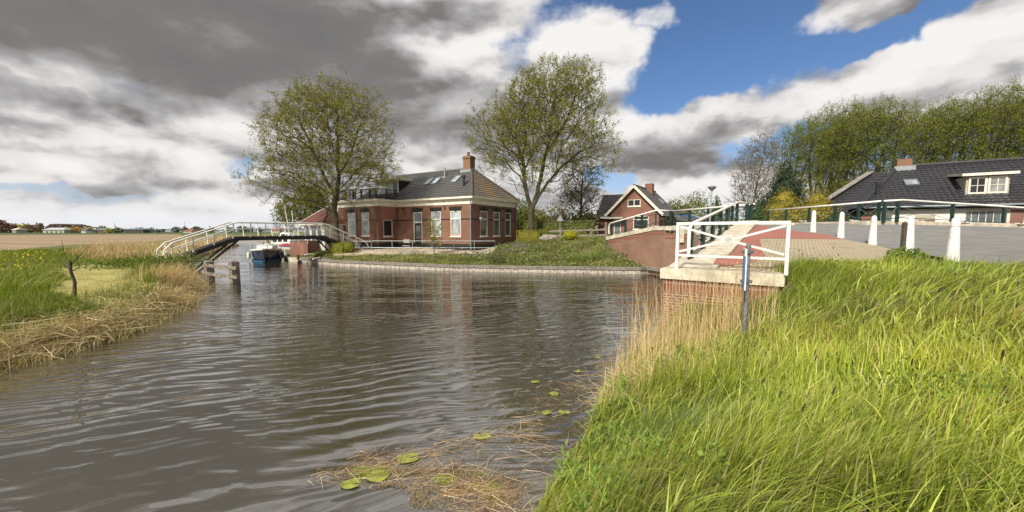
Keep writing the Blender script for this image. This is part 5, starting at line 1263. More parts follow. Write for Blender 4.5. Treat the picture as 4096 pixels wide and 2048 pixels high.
make_tree('broadleaf_tree', 'large spreading tree left of the long brick house, thin spring leaves, behind the footbridge', 'tree', at(1350,1003,1.0), T1,
    [(-.4,0,9.7,6.0,5.0,5.2,1.),(-4.4,0,6.4,3.3,3.4,2.6,1.1),(2.9,0,7.6,3.4,3.2,2.3,1.),(0,0,12.2,3.9,3.6,2.3,1.1),(-1.5,0,5.4,3,2.5,1.4,.9),(-3.3,0,10.6,3.2,3,2.6,1.)], N=3600, seed=3, rb=.42, leafn=30, leafs=.10, cols=G1, extra=[(-1.0,-.8,5.6,1.5,420),(-.3,0,3.2,.7,160),(-2,-1,4.9,1.5,300)], twl=.42, tw_w=.006, sig=.26, rmin=.010, expo=.45, twigs=3)
T2 = [[(0,0,-.3),(0,0,1.5),(-.05,0,3.0)], [(-.05,0,3.0),(-.45,0,4.6),(-.75,.1,6.6),(-.95,.2,8.4),(-1.7,0,10.4),(-2.9,-.4,12.2)], [(-.05,0,3.0),(.6,.2,5.),(1.0,.2,7),(1.5,.2,9.2),(1.9,.3,12),(2.2,.3,14.6)], [(.3,.1,3.9),(1.6,-.2,6.0),(3.0,-.3,7.6),(4.6,-.2,8.9),(6.3,-.2,9.9)],
      [(1.5,.2,9.2),(3,.5,11.4),(4.2,.6,14),(4.8,.6,16.4)], [(-.95,.2,8.4),(-2.6,.8,9.6),(-4.8,1.,10.6)], [(-.8,.1,7.),(.3,1.4,9.5),(.2,2.2,12.5)], [(1,.2,7),(1.4,-1.7,9.2),(1.8,-2.8,12)], [(-.95,.2,8.4),(-.7,-1.2,10.5),(-.9,-2,13)]]
G2 = ((.23,.225,.018),(.18,.18,.016),(.30,.295,.025),(.145,.14,.016))
make_tree('broadleaf_tree', 'tallest tree, its trunk forking into three limbs, right of the long brick house', 'tree', (at(2118,960,1.72).x, 41.5, 1.7), T2,
    [(2.0,0,12.4,5.6,5,5.4,1.),(-3.0,0,11.2,3.9,3.6,3.3,1.05),(3.8,0,15.6,3.7,3.4,2.8,1.1),(6.6,0,9.4,2.9,2.8,3.0,.9),(.4,0,7.4,4.4,3.4,2.8,.55),(-3.4,0,8.4,2.6,2.4,2.2,.7),(.2,0,14.8,3,3,2.4,1.)], N=3800, seed=5, rb=.50, leafn=30, leafs=.115, cols=G2, extra=[(.1,-.3,3.2,.8,220),(1.9,-.8,9.6,1.0,220),(-.6,-.2,6.4,.9,200),(1.6,-.4,5.2,1.2,250)], twl=.45, tw_w=.007, sig=.3, rmin=.012, expo=.45, twigs=3)
# slim tree behind it
T3 = [[(0,0,-.2),(.1,0,3),(.2,0,6),(.3,0,9)], [(.1,0,3.2),(-1.2,0,4.2),(-2.4,0,4.6)], [(.1,0,3),(1.5,0,3.8),(2.9,.2,4.4)], [(.2,0,5.2),(-1.2,.3,6.6)], [(.2,0,5.6),(1.4,.2,7.2)]]
make_tree('broadleaf_tree', 'slim olive-leaved tree standing between the tall forked tree and the gabled house', 'tree', aty(2318,935,50)+Vector((0,0,-.6)), T3, [(0,0,7,2.6,2.2,3.0,1),(1.4,0,4.6,2.0,1.6,1.3,1),(-1.4,0,5,1.8,1.6,1.4,1)], N=700, seed=8, rb=.2, leafn=15, leafs=.14, cols=((.16,.165,.025),(.22,.22,.03),(.12,.125,.02)), twl=.6, tw_w=.009)
make_tree('broadleaf_tree', 'bushy bright green tree far behind the left spreading tree', 'tree', aty(1225,945,66)+Vector((0,0,-.5)), [[(0,0,0),(0,0,3),(.2,0,6)],[(0,0,2),(-2,0,4)],[(0,0,2.2),(2,0,4.2)]], [(0,0,4.6,4.6,3,2.9,1),(1.6,0,6.6,2.6,2.4,2.,1),(-2.6,0,3.4,2.4,2,2,1)], N=700, seed=9, rb=.25, leafn=15, leafs=.30, cols=((.15,.17,.03),(.20,.20,.04),(.10,.12,.025)), twl=.9, tw_w=.014, sig=.5)
# tall row behind the farmhouse : three kinds built, then copied
def wind_tree(seed, label, h=20., wd_=4.3, n=700):
    rs = np.random.default_rng(seed+100); limbs = [[(0,0,-.5),(0,0,2.2)]]
    for k in range(6):
        a = k*1.05+rs.uniform(-.3,.3); r = rs.uniform(.5,.95)*wd_*.75; limbs.append([(0,0,1.8+.2*k),(math.cos(a)*r*.35,math.sin(a)*r*.35,h*.35),(math.cos(a)*r*.8,math.sin(a)*r*.8,h*.62),(math.cos(a)*r,math.sin(a)*r,h*.86)])
    return make_tree('windswept_tree', label, 'tree', (0,0,0), limbs, [(0,0,h*.72,wd_,wd_,h*.27,1),(0,0,h*.42,wd_*.9,wd_*.9,h*.2,.7),(0,0,h*.86,wd_*.7,wd_*.7,h*.13,1.)], N=n, seed=seed, rb=.34, rmin=.02, expo=.42,
        leafn=42, leafs=.145, cols=((.20,.235,.022),(.17,.20,.02),(.24,.27,.03),(.15,.17,.02)), twl=1.15, twigs=3, group='tall windswept trees behind the farmhouse', sig=.5, bf=.2, wind=(.9,0,.0), tw_w=.013)
W_ = [wind_tree(21, 'x'), wind_tree(22, 'x', 20, 4.9), wind_tree(23, 'x', 20, 4.0)]
rows = [(3155,492,58,'low windswept tree at the left end of the row, just right of the grey birch'),(3262,436,60,'second windswept tree from the left of the row, above the dark spruce'),(3345,418,64,'windswept tree of the row standing between the golden conifers and the barn roof'),(3440,405,58,'tallest windswept tree left of the farmhouse chimney'),
        (3545,424,60,'windswept tree directly behind the farmhouse chimney'),(3650,450,66,'lowest thin windswept tree right of the farmhouse chimney'),(3738,395,60,'slender windswept tree above the bare middle of the farmhouse ridge'),(3850,372,58,'windswept tree behind the ridge left of the dormer'),
        (3935,348,60,'tallest windswept tree of the row, above the dormer'),(4040,372,58,'windswept tree near the right edge behind the farmhouse roof'),(4150,380,58,'windswept tree cut by the right edge of the picture'),(3300,500,72,'windswept tree in the second row, filling the gap behind the golden conifers')]
for i, (u, vt, y, lab) in enumerate(rows):
    o_ = W_[i] if i < 3 else copy_tree(W_[i % 3]); p = aty(u-12, 925, y); ht = (925-vt)*y/F+.8; s = ht/20.4
    o_.location = (p.x, p.y, 1.9); o_.rotation_euler = (0,0,random.uniform(-.5,.5)); o_.scale = (s*1.05, s*1.05, s); o_['label'] = lab
make_tree('birch_tree', 'wispy grey birch with hanging twigs and hardly any leaves, left end of the tree row', 'tree', aty(3005,925,52)+Vector((0,0,-.9)), [[(0,0,0),(0,0,4),(.6,0,8),(1.2,0,12)],[(0,0,3),(-1.6,0,6),(-2.2,.3,8.6)],[(.3,0,5),(1.8,.4,8),(2.6,.4,10.5)],[(.2,0,4),(1.7,-.5,5.8)]],
    [(0,0,8,2.9,2.6,4.2,1),(1,0,11.4,2.2,2,2.1,1),(-.5,0,4.6,2.6,2.2,2.2,1)], N=1000, seed=31, rb=.22, leafn=6, leafs=.17, cols=((.20,.18,.13),(.14,.13,.08),(.25,.22,.17)), twl=.9, bark='bark_light', twigs=4, tw_w=.012)
# conifers and shrubs : clouds of small leaf faces over a lumpy body
def bush(name, label, cat, loc, shape, n, size, cols, seed, m='leaves', core=True, group=None, fill=.35, spread=.7, lump=.13, rz=0.):
    """shape: list of (cx,cy,cz,rx,ry,rz,kind) kind e=ellipsoid c=cone b=box"""
    rs = np.random.default_rng(seed); Ps = []; Ns = []; w_ = np.array([s[3]*s[5]+s[4]*s[5]+s[3]*s[4] for s in shape]); w_ = w_/w_.sum()
    for s, f_ in zip(shape, w_):
        k = int(n*f_); cx, cy, cz, rx, ry, rz_, kd = s; r = 1-rs.uniform(0,1,k)**2*fill
        if kd == 'e':
            u = rs.normal(size=(k,3)); u /= np.linalg.norm(u, axis=1, keepdims=True); L = 1+lump*np.sin(u[:,0]*6+seed)*np.sin(u[:,2]*7+cx)+lump*.7*np.sin(u[:,1]*12+u[:,2]*10); P = u*np.array([rx,ry,rz_])*(r*L)[:,None]; N_ = u
        elif kd == 'c':
            t_ = 1-np.sqrt(rs.uniform(0,1,k)); a = rs.uniform(0,2*np.pi,k); L = 1+lump*np.sin(a*4+t_*17+seed)+lump*np.sin(a*7-t_*30); R0 = (1-t_)**.75*r*L; P = np.stack([np.cos(a)*rx*R0, np.sin(a)*ry*R0, (t_*2-1)*rz_], 1); N_ = np.stack([np.cos(a), np.sin(a), .35+0*a], 1)
        else:
            u = rs.uniform(-1,1,(k,3)); ax = rs.integers(0,3,k); ax[(ax == 2) & (u[:,2] < 0)] = 1; sg = np.where(rs.uniform(0,1,k) < .5, -1., 1.); sg[ax == 2] = 1; N_ = np.zeros((k,3)); N_[np.arange(k), ax] = sg; u[np.arange(k), ax] = sg*(1-rs.uniform(0,.06,k)); P = u*np.array([rx,ry,rz_])+lump*.35*np.sin(u*9+seed)*np.array([rx*.1,ry*.3,rz_*.3])
        Ps.append(P+np.array([cx,cy,cz])); Ns.append(N_)
    P = np.concatenate(Ps); N_ = np.concatenate(Ns); V, Q = quads_at(P, rs.uniform(.6,1.4,len(P))*size, rs, N_, spread=spread); c = colmix(len(P), cols, rs)
    V_ = [V]; Q_ = [Q]; C_ = [c]; off = len(V)
    if core:
        for s in shape:
            cx, cy, cz, rx, ry, rz_, kd = s; bm = bmesh.new()
            if kd == 'b': bmesh.ops.create_cube(bm, size=2)
            elif kd == 'e': bmesh.ops.create_icosphere(bm, subdivisions=2, radius=1)
            else: bmesh.ops.create_cone(bm, segments=12, radius1=1, radius2=.05, depth=2, cap_ends=True)
            bmesh.ops.triangulate(bm, faces=bm.faces[:]); v = np.array([x.co for x in bm.verts])*np.array([rx,ry,rz_])*.80+np.array([cx,cy,cz]); q = np.array([[x.index for x in f_.verts]+[f_.verts[2].index] for f_ in bm.faces]); bm.free()
            q = q[:, :4]; vv = np.concatenate([v[q[:,0]], v[q[:,1]], v[q[:,2]]]); k = len(q); mid = v[q[:,2]]
            V_.append(np.stack([v[q[:,0]], v[q[:,1]], v[q[:,2]], (v[q[:,2]]+v[q[:,0]])/2], 1).reshape(-1,3)); Q_.append(off+np.arange(4*k).reshape(-1,4)); C_.append(np.tile(np.array(cols[0]), (4*k,1))); off += 4*k
    o_ = npmesh(name, np.concatenate(V_), np.concatenate(Q_), m, None, col=np.concatenate(C_)); o_.location = loc; o_.rotation_euler = (0,0,rz); return tag(o_, label, cat, group)
DK = ((.022,.036,.018),(.032,.048,.024),(.048,.064,.035)); GO = ((.23,.19,.025),(.32,.25,.03),(.14,.135,.025),(.10,.11,.025)); GN = ((.035,.065,.025),(.055,.09,.03),(.08,.12,.045))
p = aty(3130,925,41)
bush('spruce_tree', 'dark green spruce towering behind the two golden conifers', 'tree', (p.x, p.y, 2.0), [(0,0,3.6,3.1,2.8,4.4,'c'),(-1.3,0,2.2,2.2,1.8,2.2,'e'),(1.2,.2,2.0,2.0,1.8,2.3,'e'),(.1,0,4.6,1.6,1.5,2.0,'e')], 13000, .20, DK, 41, 'needles', lump=.2, fill=.45)
for (u, y, h_, w_, sd_, lab) in ((3130,32,2.45,1.55,43,'golden yellow conifer, left of the pair behind the bridge railing'),(3262,33,2.5,1.6,44,'golden yellow conifer, right of the pair and beside the barn roof')):
    p = aty(u,925,y); bush('golden_conifer', lab, 'conifer', (p.x, p.y, 2.2), [(0,0,2.3,w_*.62,w_*.6,1.75,'e'),(-.25,0,1.7,w_*.85,w_*.8,1.55,'e'),(.3,-.2,1.5,w_*.9,w_*.8,1.45,'e'),(-.6,-.2,.7,w_*.9,w_*.8,1.3,'e'),(.7,-.3,.6,w_*.85,w_*.8,1.3,'e')], 19000, .10, GO, sd_, 'needles', group='golden conifers behind the railing', lump=.22, fill=.35)
p = aty(3025,925,31); bush('pine_shrub', 'small rounded green pine left of the golden conifers', 'conifer', (p.x, p.y, 2.6), [(0,0,.9,.95,.9,1.5,'c'),(0,0,.5,.9,.85,.9,'e')], 4000, .12, GN, 46, 'needles', lump=.15)
p = aty(3345,925,29.5); bush('shrub', 'dark green shrub at the left corner of the farmhouse under the roof edge', 'shrub', (p.x, p.y, 2.2), [(0,0,.8,.9,.9,1.1,'e')], 3000, .12, GN, 47, 'needles')
p = aty(2862,925,38); bush('conifer', 'pointed green conifer behind the bridge railing right of the street lamp', 'conifer', (p.x, p.y, 1.6), [(0,0,2.0,1.6,1.5,2.6,'c'),(-.8,0,1.2,1.2,1.2,1.4,'e')], 6000, .14, GN, 48, 'needles', lump=.18)
YG = ((.17,.19,.03),(.24,.24,.04),(.12,.14,.03)); OL = ((.12,.125,.035),(.17,.16,.05),(.085,.09,.03)); LA = ((.15,.17,.04),(.23,.24,.08),(.10,.12,.03),(.38,.38,.18))
for i, (u, v, y, rx, rz_, cols, lab) in enumerate(((2740,815,68,3.6,2.1,YG,'fresh green tree crown behind the railing, left of the street lamp'),(2700,830,62,2.2,1.5,OL,'olive shrub between the gabled house and the street lamp'),(2795,798,74,2.6,2.6,((.09,.13,.02),(.13,.17,.03)),'rounded green tree directly behind the street lamp pole'),
        (2340,862,46,1.6,1.2,OL,'olive evergreen bush at the right end of the tall laurel hedge'),(2165,860,55,3.2,1.8,YG,'yellow-green shrub behind the tall forked tree trunk'),(2250,850,56,2.4,2.2,((.20,.14,.09),(.15,.11,.07),(.16,.15,.04)),'reddish brown twiggy bush behind the road sign'),(2090,840,52,1.6,2.2,YG,'yellow-green bush just right of the long brick house roof'))):
    p = aty(u, v, y); z0 = 1.4; h_ = p.z+rz_*.0-z0; bush('shrub' if i in (1,3,4,5,6) else 'tree', lab, 'shrub' if i in (1,3,4,5,6) else 'tree', (p.x, p.y, z0), [(0,0,h_-rz_*.3,rx,rx*.7,rz_,'e'),(-rx*.4,0,h_*.45,rx*.75,rx*.6,h_*.5,'e'),(rx*.45,0,h_*.4,rx*.7,rx*.6,h_*.5,'e')], 3200, .26, cols, 60+i, core=False, fill=.9, lump=.2)
p = Vector(((2218-2048)/F*43.5, 43.5, 1.6))
bush('hedge', 'tall clipped laurel hedge behind the fence, running right from the long brick house', 'hedge', p, [(0,0,1.05,4.2,.5,1.25,'b')], 11000, .13, LA, 71, spread=.8)
p = gu(2113,38.6); bush('hedge', 'low box-shaped yellow-green hedge in front of the tall tree trunk', 'hedge', p, [(0,.3,.50,1.15,.4,.62,'b')], 7000, .07, ((.30,.28,.04),(.40,.36,.06),(.20,.20,.035)), 72)
p = gu(2176,39.3); bush('hedge', 'short green hedge stub between the low yellow-green hedge and the boulder', 'hedge', p, [(0,.4,.50,.42,.7,.6,'b')], 2200, .075, ((.14,.18,.02),(.22,.24,.03)), 73)
p = gu(2281,37.6); bush('shrub', 'bright yellow rounded bush in front of the wooden fence', 'shrub', p, [(0,0,.42,.66,.55,.50,'e')], 3600, .075, ((.42,.40,.03),(.55,.48,.03),(.20,.24,.03)), 74)
p = at(1372,1015,.8); bush('hedge', 'rounded yellow-green box bush at the foot of the left spreading tree', 'hedge', p, [(0,.3,.5,.95,.6,.55,'e'),(-.5,.2,.45,.6,.5,.5,'b')], 4200, .075, ((.25,.25,.035),(.33,.30,.045),(.16,.18,.03)), 75)
p = at(1985,1052,.5); bush('shrub', 'grey-green shrub hanging over the quay cap in front of the stepped garden walls', 'shrub', p, [(0,.1,.30,.75,.5,.48,'e'),(.3,-.3,-.05,.4,.3,.3,'e')], 3000, .07, ((.12,.15,.05),(.18,.20,.08),(.09,.11,.035)), 76, core=False, fill=.9)
p = at(3185,1052,1.72); bush('nettle_clump', 'dense green nettle clump in the grass right beside the end of the near coping', 'plant', Vector((6.55,8.75,1.78)), [(0,0,.08,.38,.3,.24,'e')], 2000, .06, ((.14,.22,.03),(.2,.29,.04),(.1,.16,.03)), 77, core=False, fill=.9)
bush('nettle_clump', 'leafy green clump at the foot of the dark wooden post', 'plant', Vector((9.2,9.3,2.02)), [(0,0,.1,.42,.3,.24,'e')], 2000, .055, ((.12,.18,.02),(.2,.27,.03),(.08,.13,.02)), 78, core=False, fill=.9)
# sapling before the house, bare stump on the left bank
make_tree('sapling', 'young sapling with two thin stems between the canal and the brick house', 'tree', at(1738,1026,.62), [[(0,0,0),(.02,0,1.2),(.05,0,2.2),(.1,0,3.1)],[(.02,0,.4),(-.2,0,1.4),(-.3,0,2.3)],[(.03,0,1.),(.3,.1,2.2)]], [(0,0,2.2,.75,.6,1.1,1),(.1,0,1.2,.8,.5,.6,.6)], N=130, seed=51, rb=.045, rmin=.006, leafn=9, leafs=.11, cols=((.20,.24,.04),(.28,.30,.06),(.14,.17,.03)), twl=.25, tw_w=.005, sig=.15)
p = at(292,1222,.55); dt = thing('dead_sapling', 'bare cut sapling with a few crooked twigs in the grass of the left bank', 'tree', p)
f = MB(); f.tube([(0,0,-.2),(.08,0,.35),(.12,0,.7),(.03,0,1.0),(.02,0,1.28),(-.01,0,1.35)], [.05,.045,.04,.04,.05,.035], 8); f.build('trunk', 'bark', dt, smooth=True)
f = MB(); [f.tube(q, [.018,.012,.004], 5) for q in ([(.02,0,1.2),(-.22,.1,1.5),(-.26,.1,1.95)],[(.03,0,1.1),(-.3,0,1.35),(-.5,.1,1.6)],[(.04,0,1.2),(.2,.1,1.45),(.55,.1,1.8)],[(.03,0,1.0),(.3,0,1.15),(.22,0,1.5)])]; f.build('branch', 'bark', dt)
p = at(1617,990,1.05); t = thing('plant_pot', 'black tub with a small green plant left of the house steps', 'plant pot', p); f = MB(); f.lathe((0,0,0), [(.26,0),(.32,.34),(.30,.36)], 14); f.build('pot', 'black_paint', t)
rs = np.random.default_rng(5); V, Q = quads_at(rs.normal(size=(260,3))*np.array([.22,.2,.14])+np.array([0,0,.55]), .09, rs); npmesh('foliage', V, Q, 'leaves', t, col=colmix(260, ((.2,.26,.05),(.3,.33,.1)), rs))
# ================================================================== distant skyline on the left
def far_tree(u, vt, wpx, d, cols, lab, seed, dense=1.):
    p = aty(u, 927, d); z0 = .4; h_ = (925-vt)*d/F+EYE-z0; r_ = wpx/2*d/F
    t = thing('far_tree', lab, 'tree', (p.x, p.y, z0), group='trees on the horizon'); rs = np.random.default_rng(seed); n = int(420*dense)
    u_ = rs.normal(size=(n,3)); u_ /= np.linalg.norm(u_, axis=1, keepdims=True); L = 1+.16*np.sin(u_[:,0]*6+seed)+.14*np.cos(u_[:,2]*8+u_[:,0]*5); P = u_*np.array([r_,r_*.6,h_*.45])*(L*(1-rs.uniform(0,1,n)**2*.6))[:,None]+np.array([0,0,h_*.55])
    V, Q = quads_at(P, rs.uniform(.7,1.4,n)*r_*.34, rs); npmesh('crown', V, Q, 'needles', t, col=colmix(n, cols, rs, jit=.3)); f = MB(); f.tube([(0,0,-.5),(0,0,h_*.5)], [.35,.2], 6); f.build('trunk', 'bark', t)
RB = ((.24,.13,.12),(.19,.115,.10)); YE = ((.52,.48,.14),(.40,.40,.12)); DG = ((.13,.15,.08),(.18,.20,.11)); BR = ((.28,.20,.13),(.2,.155,.10)); BG_ = ((.15,.18,.14),(.2,.22,.17)); OR = ((.52,.34,.15),(.42,.29,.12))
FT = [(8,880,50,RB,'copper-red tree crown at the left edge of the horizon'),(42,893,46,RB,'second copper-red tree, lower, beside the one at the left edge'),(12,900,60,YE,'yellow-green tree in front of the copper-red ones at the left edge'),(70,898,46,YE,'bright yellow-green tree right of the copper-red pair'),(98,897,34,YE,'tall yellow-green tree above the pale gable'),(122,900,44,BR,'brown bare-looking tree left of the long grey shed'),
      (118,897,28,DG,'dark tree among the yellow ones'),(158,892,36,BR,'round brown tree standing highest left of the dark wood'),(150,910,30,YE,'low yellow bush before the round brown tree'),(268,910,30,YE,'yellow tree at the right end of the long grey shed'),(303,905,34,OR,'orange-tinted tree before the dark wood'),(318,912,30,YE,'green-yellow tree beside the orange-tinted one'),(350,909,34,OR,'small orange-brown tree at the right end of the dark wood'),(365,914,34,YE,'low yellow-green bush right of the wood'),
      (408,905,34,DG,'dark tree behind the slate-roofed farm'),(432,912,26,YE,'light tree right of the slate-roofed farm'),(472,912,40,DG,'green tree under the wind turbine'),(606,914,22,BG_,'small grey-green tree left of the mast'),(632,917,20,BG_,'smallest grey-green tree in the flat field line'),(652,915,16,BG_,'thin grey-green tree near the small pylon'),
      (704,908,34,BG_,'left crown of the grey-green tree clump beside the antenna'),(740,908,26,DG,'dark tree directly below the antenna mast'),(786,908,44,BG_,'broad grey-green crown right of the red farmhouse'),(845,908,26,BG_,'round tree seen through the left footbridge railing'),(918,909,34,BG_,'grey-green tree behind the top left of the footbridge rail'),(972,905,40,BG_,'broad tree behind the first footbridge posts'),(1000,911,26,BG_,'lower tree behind the second footbridge posts'),(1040,910,20,BG_,'small tree seen under the footbridge handrail')]
for i, (u, vt, w_, c, lab) in enumerate(FT): far_tree(u, vt, w_, 430+(i % 5)*14, c, lab, 200+i)
n = 2600; rs = np.random.default_rng(77); uu = rs.uniform(183,372,n); hh = np.interp(uu, [183,200,230,330,372], [908,898,896,898,908]); P = []
for a, b in zip(uu, hh): v = rs.uniform(b, 922); p = aty(a, v, 520+rs.uniform(-8,8)); P.append(p)
V, Q = quads_at(np.array(P), rs.uniform(1.2,2.6,n), rs); o_ = npmesh('wood', V, Q, 'needles', None, col=colmix(n, ((.15,.11,.10),(.12,.09,.085),(.18,.13,.11)), rs)); tag(o_, 'dark brown wood edge on the horizon behind the long grey shed', 'wood', kind='stuff')
n = 3000; P = []
for a in rs.uniform(-400,1500,n): v = rs.uniform(915+4*math.sin(a*.03)+3*math.sin(a*.11), 923); P.append(aty(a, v, 900))
V, Q = quads_at(np.array(P), rs.uniform(2,4.5,n), rs); o_ = npmesh('treeline', V, Q, 'needles', None, col=colmix(n, ((.10,.12,.12),(.13,.15,.15),(.10,.11,.09)), rs)); tag(o_, 'thin blue-green tree line along the flat horizon', 'tree line', kind='stuff')
n = 3500; P = []
for a in rs.uniform(1350,4600,n): v = rs.uniform(880+8*math.sin(a*.021)+5*math.sin(a*.07), 928); P.append(aty(a, v, 130+rs.uniform(-8,8)))
V, Q = quads_at(np.array(P), rs.uniform(.9,2.2,n), rs); o_ = npmesh('village_trees', V, Q, 'needles', None, col=colmix(n, ((.12,.13,.04),(.16,.16,.06),(.09,.10,.04)), rs)); tag(o_, 'mass of village trees far behind the houses', 'trees', kind='stuff')
def far_house(u0, u1, vr, ve, d, roofm, wallm, lab, name='farm_building'):
    p = aty((u0+u1)/2, 925, d); L = (u1-u0)*d/F; zr = (925-vr)*d/F+EYE; ze_ = (925-ve)*d/F+EYE; t = thing(name, lab, 'building', (p.x, p.y, .4)); f = MB(); f.box((-L/2,0,-.4), (L/2,9,ze_-.4)); f.build('wall', wallm, t)
    f = MB(); o_ = .8; A_, B_, C_, D_ = (-L/2-o_,-o_,ze_-.5), (L/2+o_,-o_,ze_-.5), (L/2-L*.12,4.5,zr-.4), (-L/2+L*.12,4.5,zr-.4); E_, F_ = (-L/2-o_,9+o_,ze_-.5), (L/2+o_,9+o_,ze_-.5)
    f.face(A_,B_,C_,D_); f.face(F_,E_,D_,C_); f.face(E_,A_,D_); f.face(B_,F_,C_); f.build('roof', roofm, t)
    f = MB(); [f.box((-L/2+L*(.15+.22*k),-.08,.7), (-L/2+L*(.22+.22*k),-.01,min(2.2, ze_-.8))) for k in range(4)]; f.build('window', 'glass_dark', t); return t
mat('far_roof_grey', (.38,.40,.42), .7, .08); mat('far_roof_slate', (.12,.15,.19), .7, .1); mat('far_red', (.36,.11,.09), .7, .1)
far_house(172,256,911,919.5,420,'far_roof_grey','concrete_grey','long shed with pale grey roof on the left horizon'); far_house(383,415,912,921,430,'far_roof_slate','old_brick','farm with blue slate roof left of the wind turbine'); far_house(497,572,914,919,440,'far_roof_slate','dark_wood','long low dark barn in the middle of the flat horizon')
far_house(734,765,918,923,440,'far_red','canvas','small red-roofed farmhouse below the antenna mast'); far_house(1085,1118,912,921,330,'far_red','canvas','red barn seen between the posts of the footbridge'); far_house(48,64,912,919,400,'canvas','concrete_grey','small pale gable among yellow trees near the left edge'); far_house(325,342,914,922,420,'far_roof_slate','white_render','small dark-roofed house right of the orange-tinted tree'); far_house(1128,1150,917,922,330,'far_roof_slate','canvas','low white farm building right of the red barn')
def turbine(u, vt, vb, d, lab, rot=0.):
    p = aty(u, vb, d); H_ = (vb-vt)*d/F; t = thing('wind_turbine', lab, 'wind turbine', (p.x, p.y, .0), group='wind turbines on the horizon'); hub = aty(u, vt+6, d).z; f = MB(); f.tube([(0,0,-2),(0,0,hub)], [1.6,.9], 8); f.build('tower', 'lead', t)
    f = MB(); r_ = H_*.28*1.3
    for k in range(3): a = rot+k*2.094; f.beam((0,-2,hub), (math.sin(a)*r_,-2,hub+math.cos(a)*r_), 1.1, .5, up=(0,1,0)); 
    f.build('rotor', 'steel', t)
turbine(463,896,922,1500,'wind turbine with three blades on the left horizon',-.05); turbine(1012,898,918,2200,'tiny wind turbine seen over the footbridge handrail',.3); turbine(1072,900,918,2400,'faintest wind turbine right of the other one over the footbridge',.8)
p = aty(741,925,900); f = MB(); f.tube([(0,0,-3),(0,0,13),(0,0,22)], [.8,.5,.2], 6); f.lathe((0,0,9), [(1.2,0),(1.2,3)], 8); o_ = f.build('antenna_mast', 'lead'); o_.location = p; tag(o_, 'thin antenna mast above the grey-green trees', 'mast')
# village bits behind the bridge railing and garden
def shed(u, vr, ve, d, L, rm, wm, lab, rz=0., extra=None):
    p = aty(u, 925, d); zr = (925-vr)*d/F+EYE; ze_ = (925-ve)*d/F+EYE; t = thing('shed', lab, 'building', (p.x, p.y, 1.5), rz); f = MB(); f.box((-L/2,0,-.5), (L/2,5,ze_-1.5)); f.build('wall', wm, t)
    r_ = roof('roof', rm, t, [((-L/2-.2,-.3,ze_-1.55),(L/2+.2,-.3,ze_-1.55),(-L/2-.2,2.5,zr-1.5),(L/2+.2,2.5,zr-1.5)), ((L/2+.2,5.3,ze_-1.55),(-L/2-.2,5.3,ze_-1.55),(L/2+.2,2.5,zr-1.5),(-L/2-.2,2.5,zr-1.5))], tw=.3, th=.34)
    if extra: q = MB(); q.face((-L*.2,-.28,ze_-1.35),(L*.4,-.28,ze_-1.35),(L*.4,2.2,zr-1.5),(-L*.2,2.2,zr-1.5)); q.build('roof_panel', extra, t)
    return t
shed(2745,864,884,50,2.4,'grey_tile','dark_wood','low dark shed behind the bridge railing left of the street lamp'); shed(2752,858,872,60,3.4,'far_roof_grey','white_render','low building with blue roof panels behind the bridge railing','rz' and 0.,'blue_sheet')
shed(2398,856,893,62,3.6,'roof_tile','board','slate-roofed house behind the olive bush, left of the gabled house',0.); shed(2098,838,880,58,6.5,'grey_tile','old_brick','house with solar panels on its roof right behind the long brick house',R(10),'solar')

# ================================================================== grasses
def blades(P, h, w_, lean, dirv, rs, seg=3, curl=.35, cols=None, jit=.25, face=None):
    """P (n,3) roots; h heights; lean amount; dirv (n,2) lean direction"""
    n = len(P); a = rs.uniform(0, np.pi, n) if face is None else face; sx = np.stack([np.cos(a), np.sin(a), 0*a], 1)
    dv = np.concatenate([dirv, np.zeros((n,1))], 1); V = []
    for k in range(seg+1):
        t = k/seg; c = P+dv*(lean*h)[:,None]*t**1.8+np.array([0,0,1.])*(h*(t-curl*lean*t**2.4))[:,None]
        ww = (w_*(1-t)**.7 if k < seg else w_*.12)[:,None]; V += [c-sx*ww*.5, c+sx*ww*.5]
    V = np.stack(V, 1).reshape(-1,3); m_ = 2*(seg+1); b0 = np.arange(n)*m_
    Q = np.concatenate([np.stack([b0+2*k, b0+2*k+1, b0+2*k+3, b0+2*k+2], 1) for k in range(seg)])
    cols = np.array(cols); kk = rs.integers(0, len(cols), n); c = cols[kk]*(1+rs.uniform(-jit, jit, (n,1)))
    C_ = np.repeat(c[:,None,:]*.97, m_, 1)
    return V, Q, C_.reshape(-1,3)
def scatter(n, lo, hi, rs, keep):
    x = rs.uniform(lo[0], hi[0], n); y = rs.uniform(lo[1], hi[1], n); k = keep(x, y, rs.uniform(0,1,n)); return x[k], y[k]
def field_dir(x, y, base=(.45,.05), amp=.55, s=.55):
    a = fract(x, y, s, 11)*amp; b = fract(x, y, s*1.3, 13)*amp; d = np.stack([base[0]+a*.7, base[1]+b*.7], 1); return d
def build_stuff(name, parts, m, label, cat):
    V = []; Q = []; C_ = []; o = 0
    for v, q, c in parts: V.append(v); Q.append(q+o); C_.append(c); o += len(v)
    ob = npmesh(name, np.concatenate(V), np.concatenate(Q), m, None, col=np.concatenate(C_)); return tag(ob, label, cat, kind='stuff')
GC_ = ((.225,.29,.03),(.17,.225,.024),(.30,.355,.04),(.12,.165,.02),(.38,.42,.075),(.26,.32,.035),(.42,.38,.15))
PLAT = [(5.0,9.7),(6.2,9.15),(8.7,9.15),(9.9,8.45),(12.6,7.1),(20,3),(44,2),(44,30),(11,30),(3.8,9.9)]
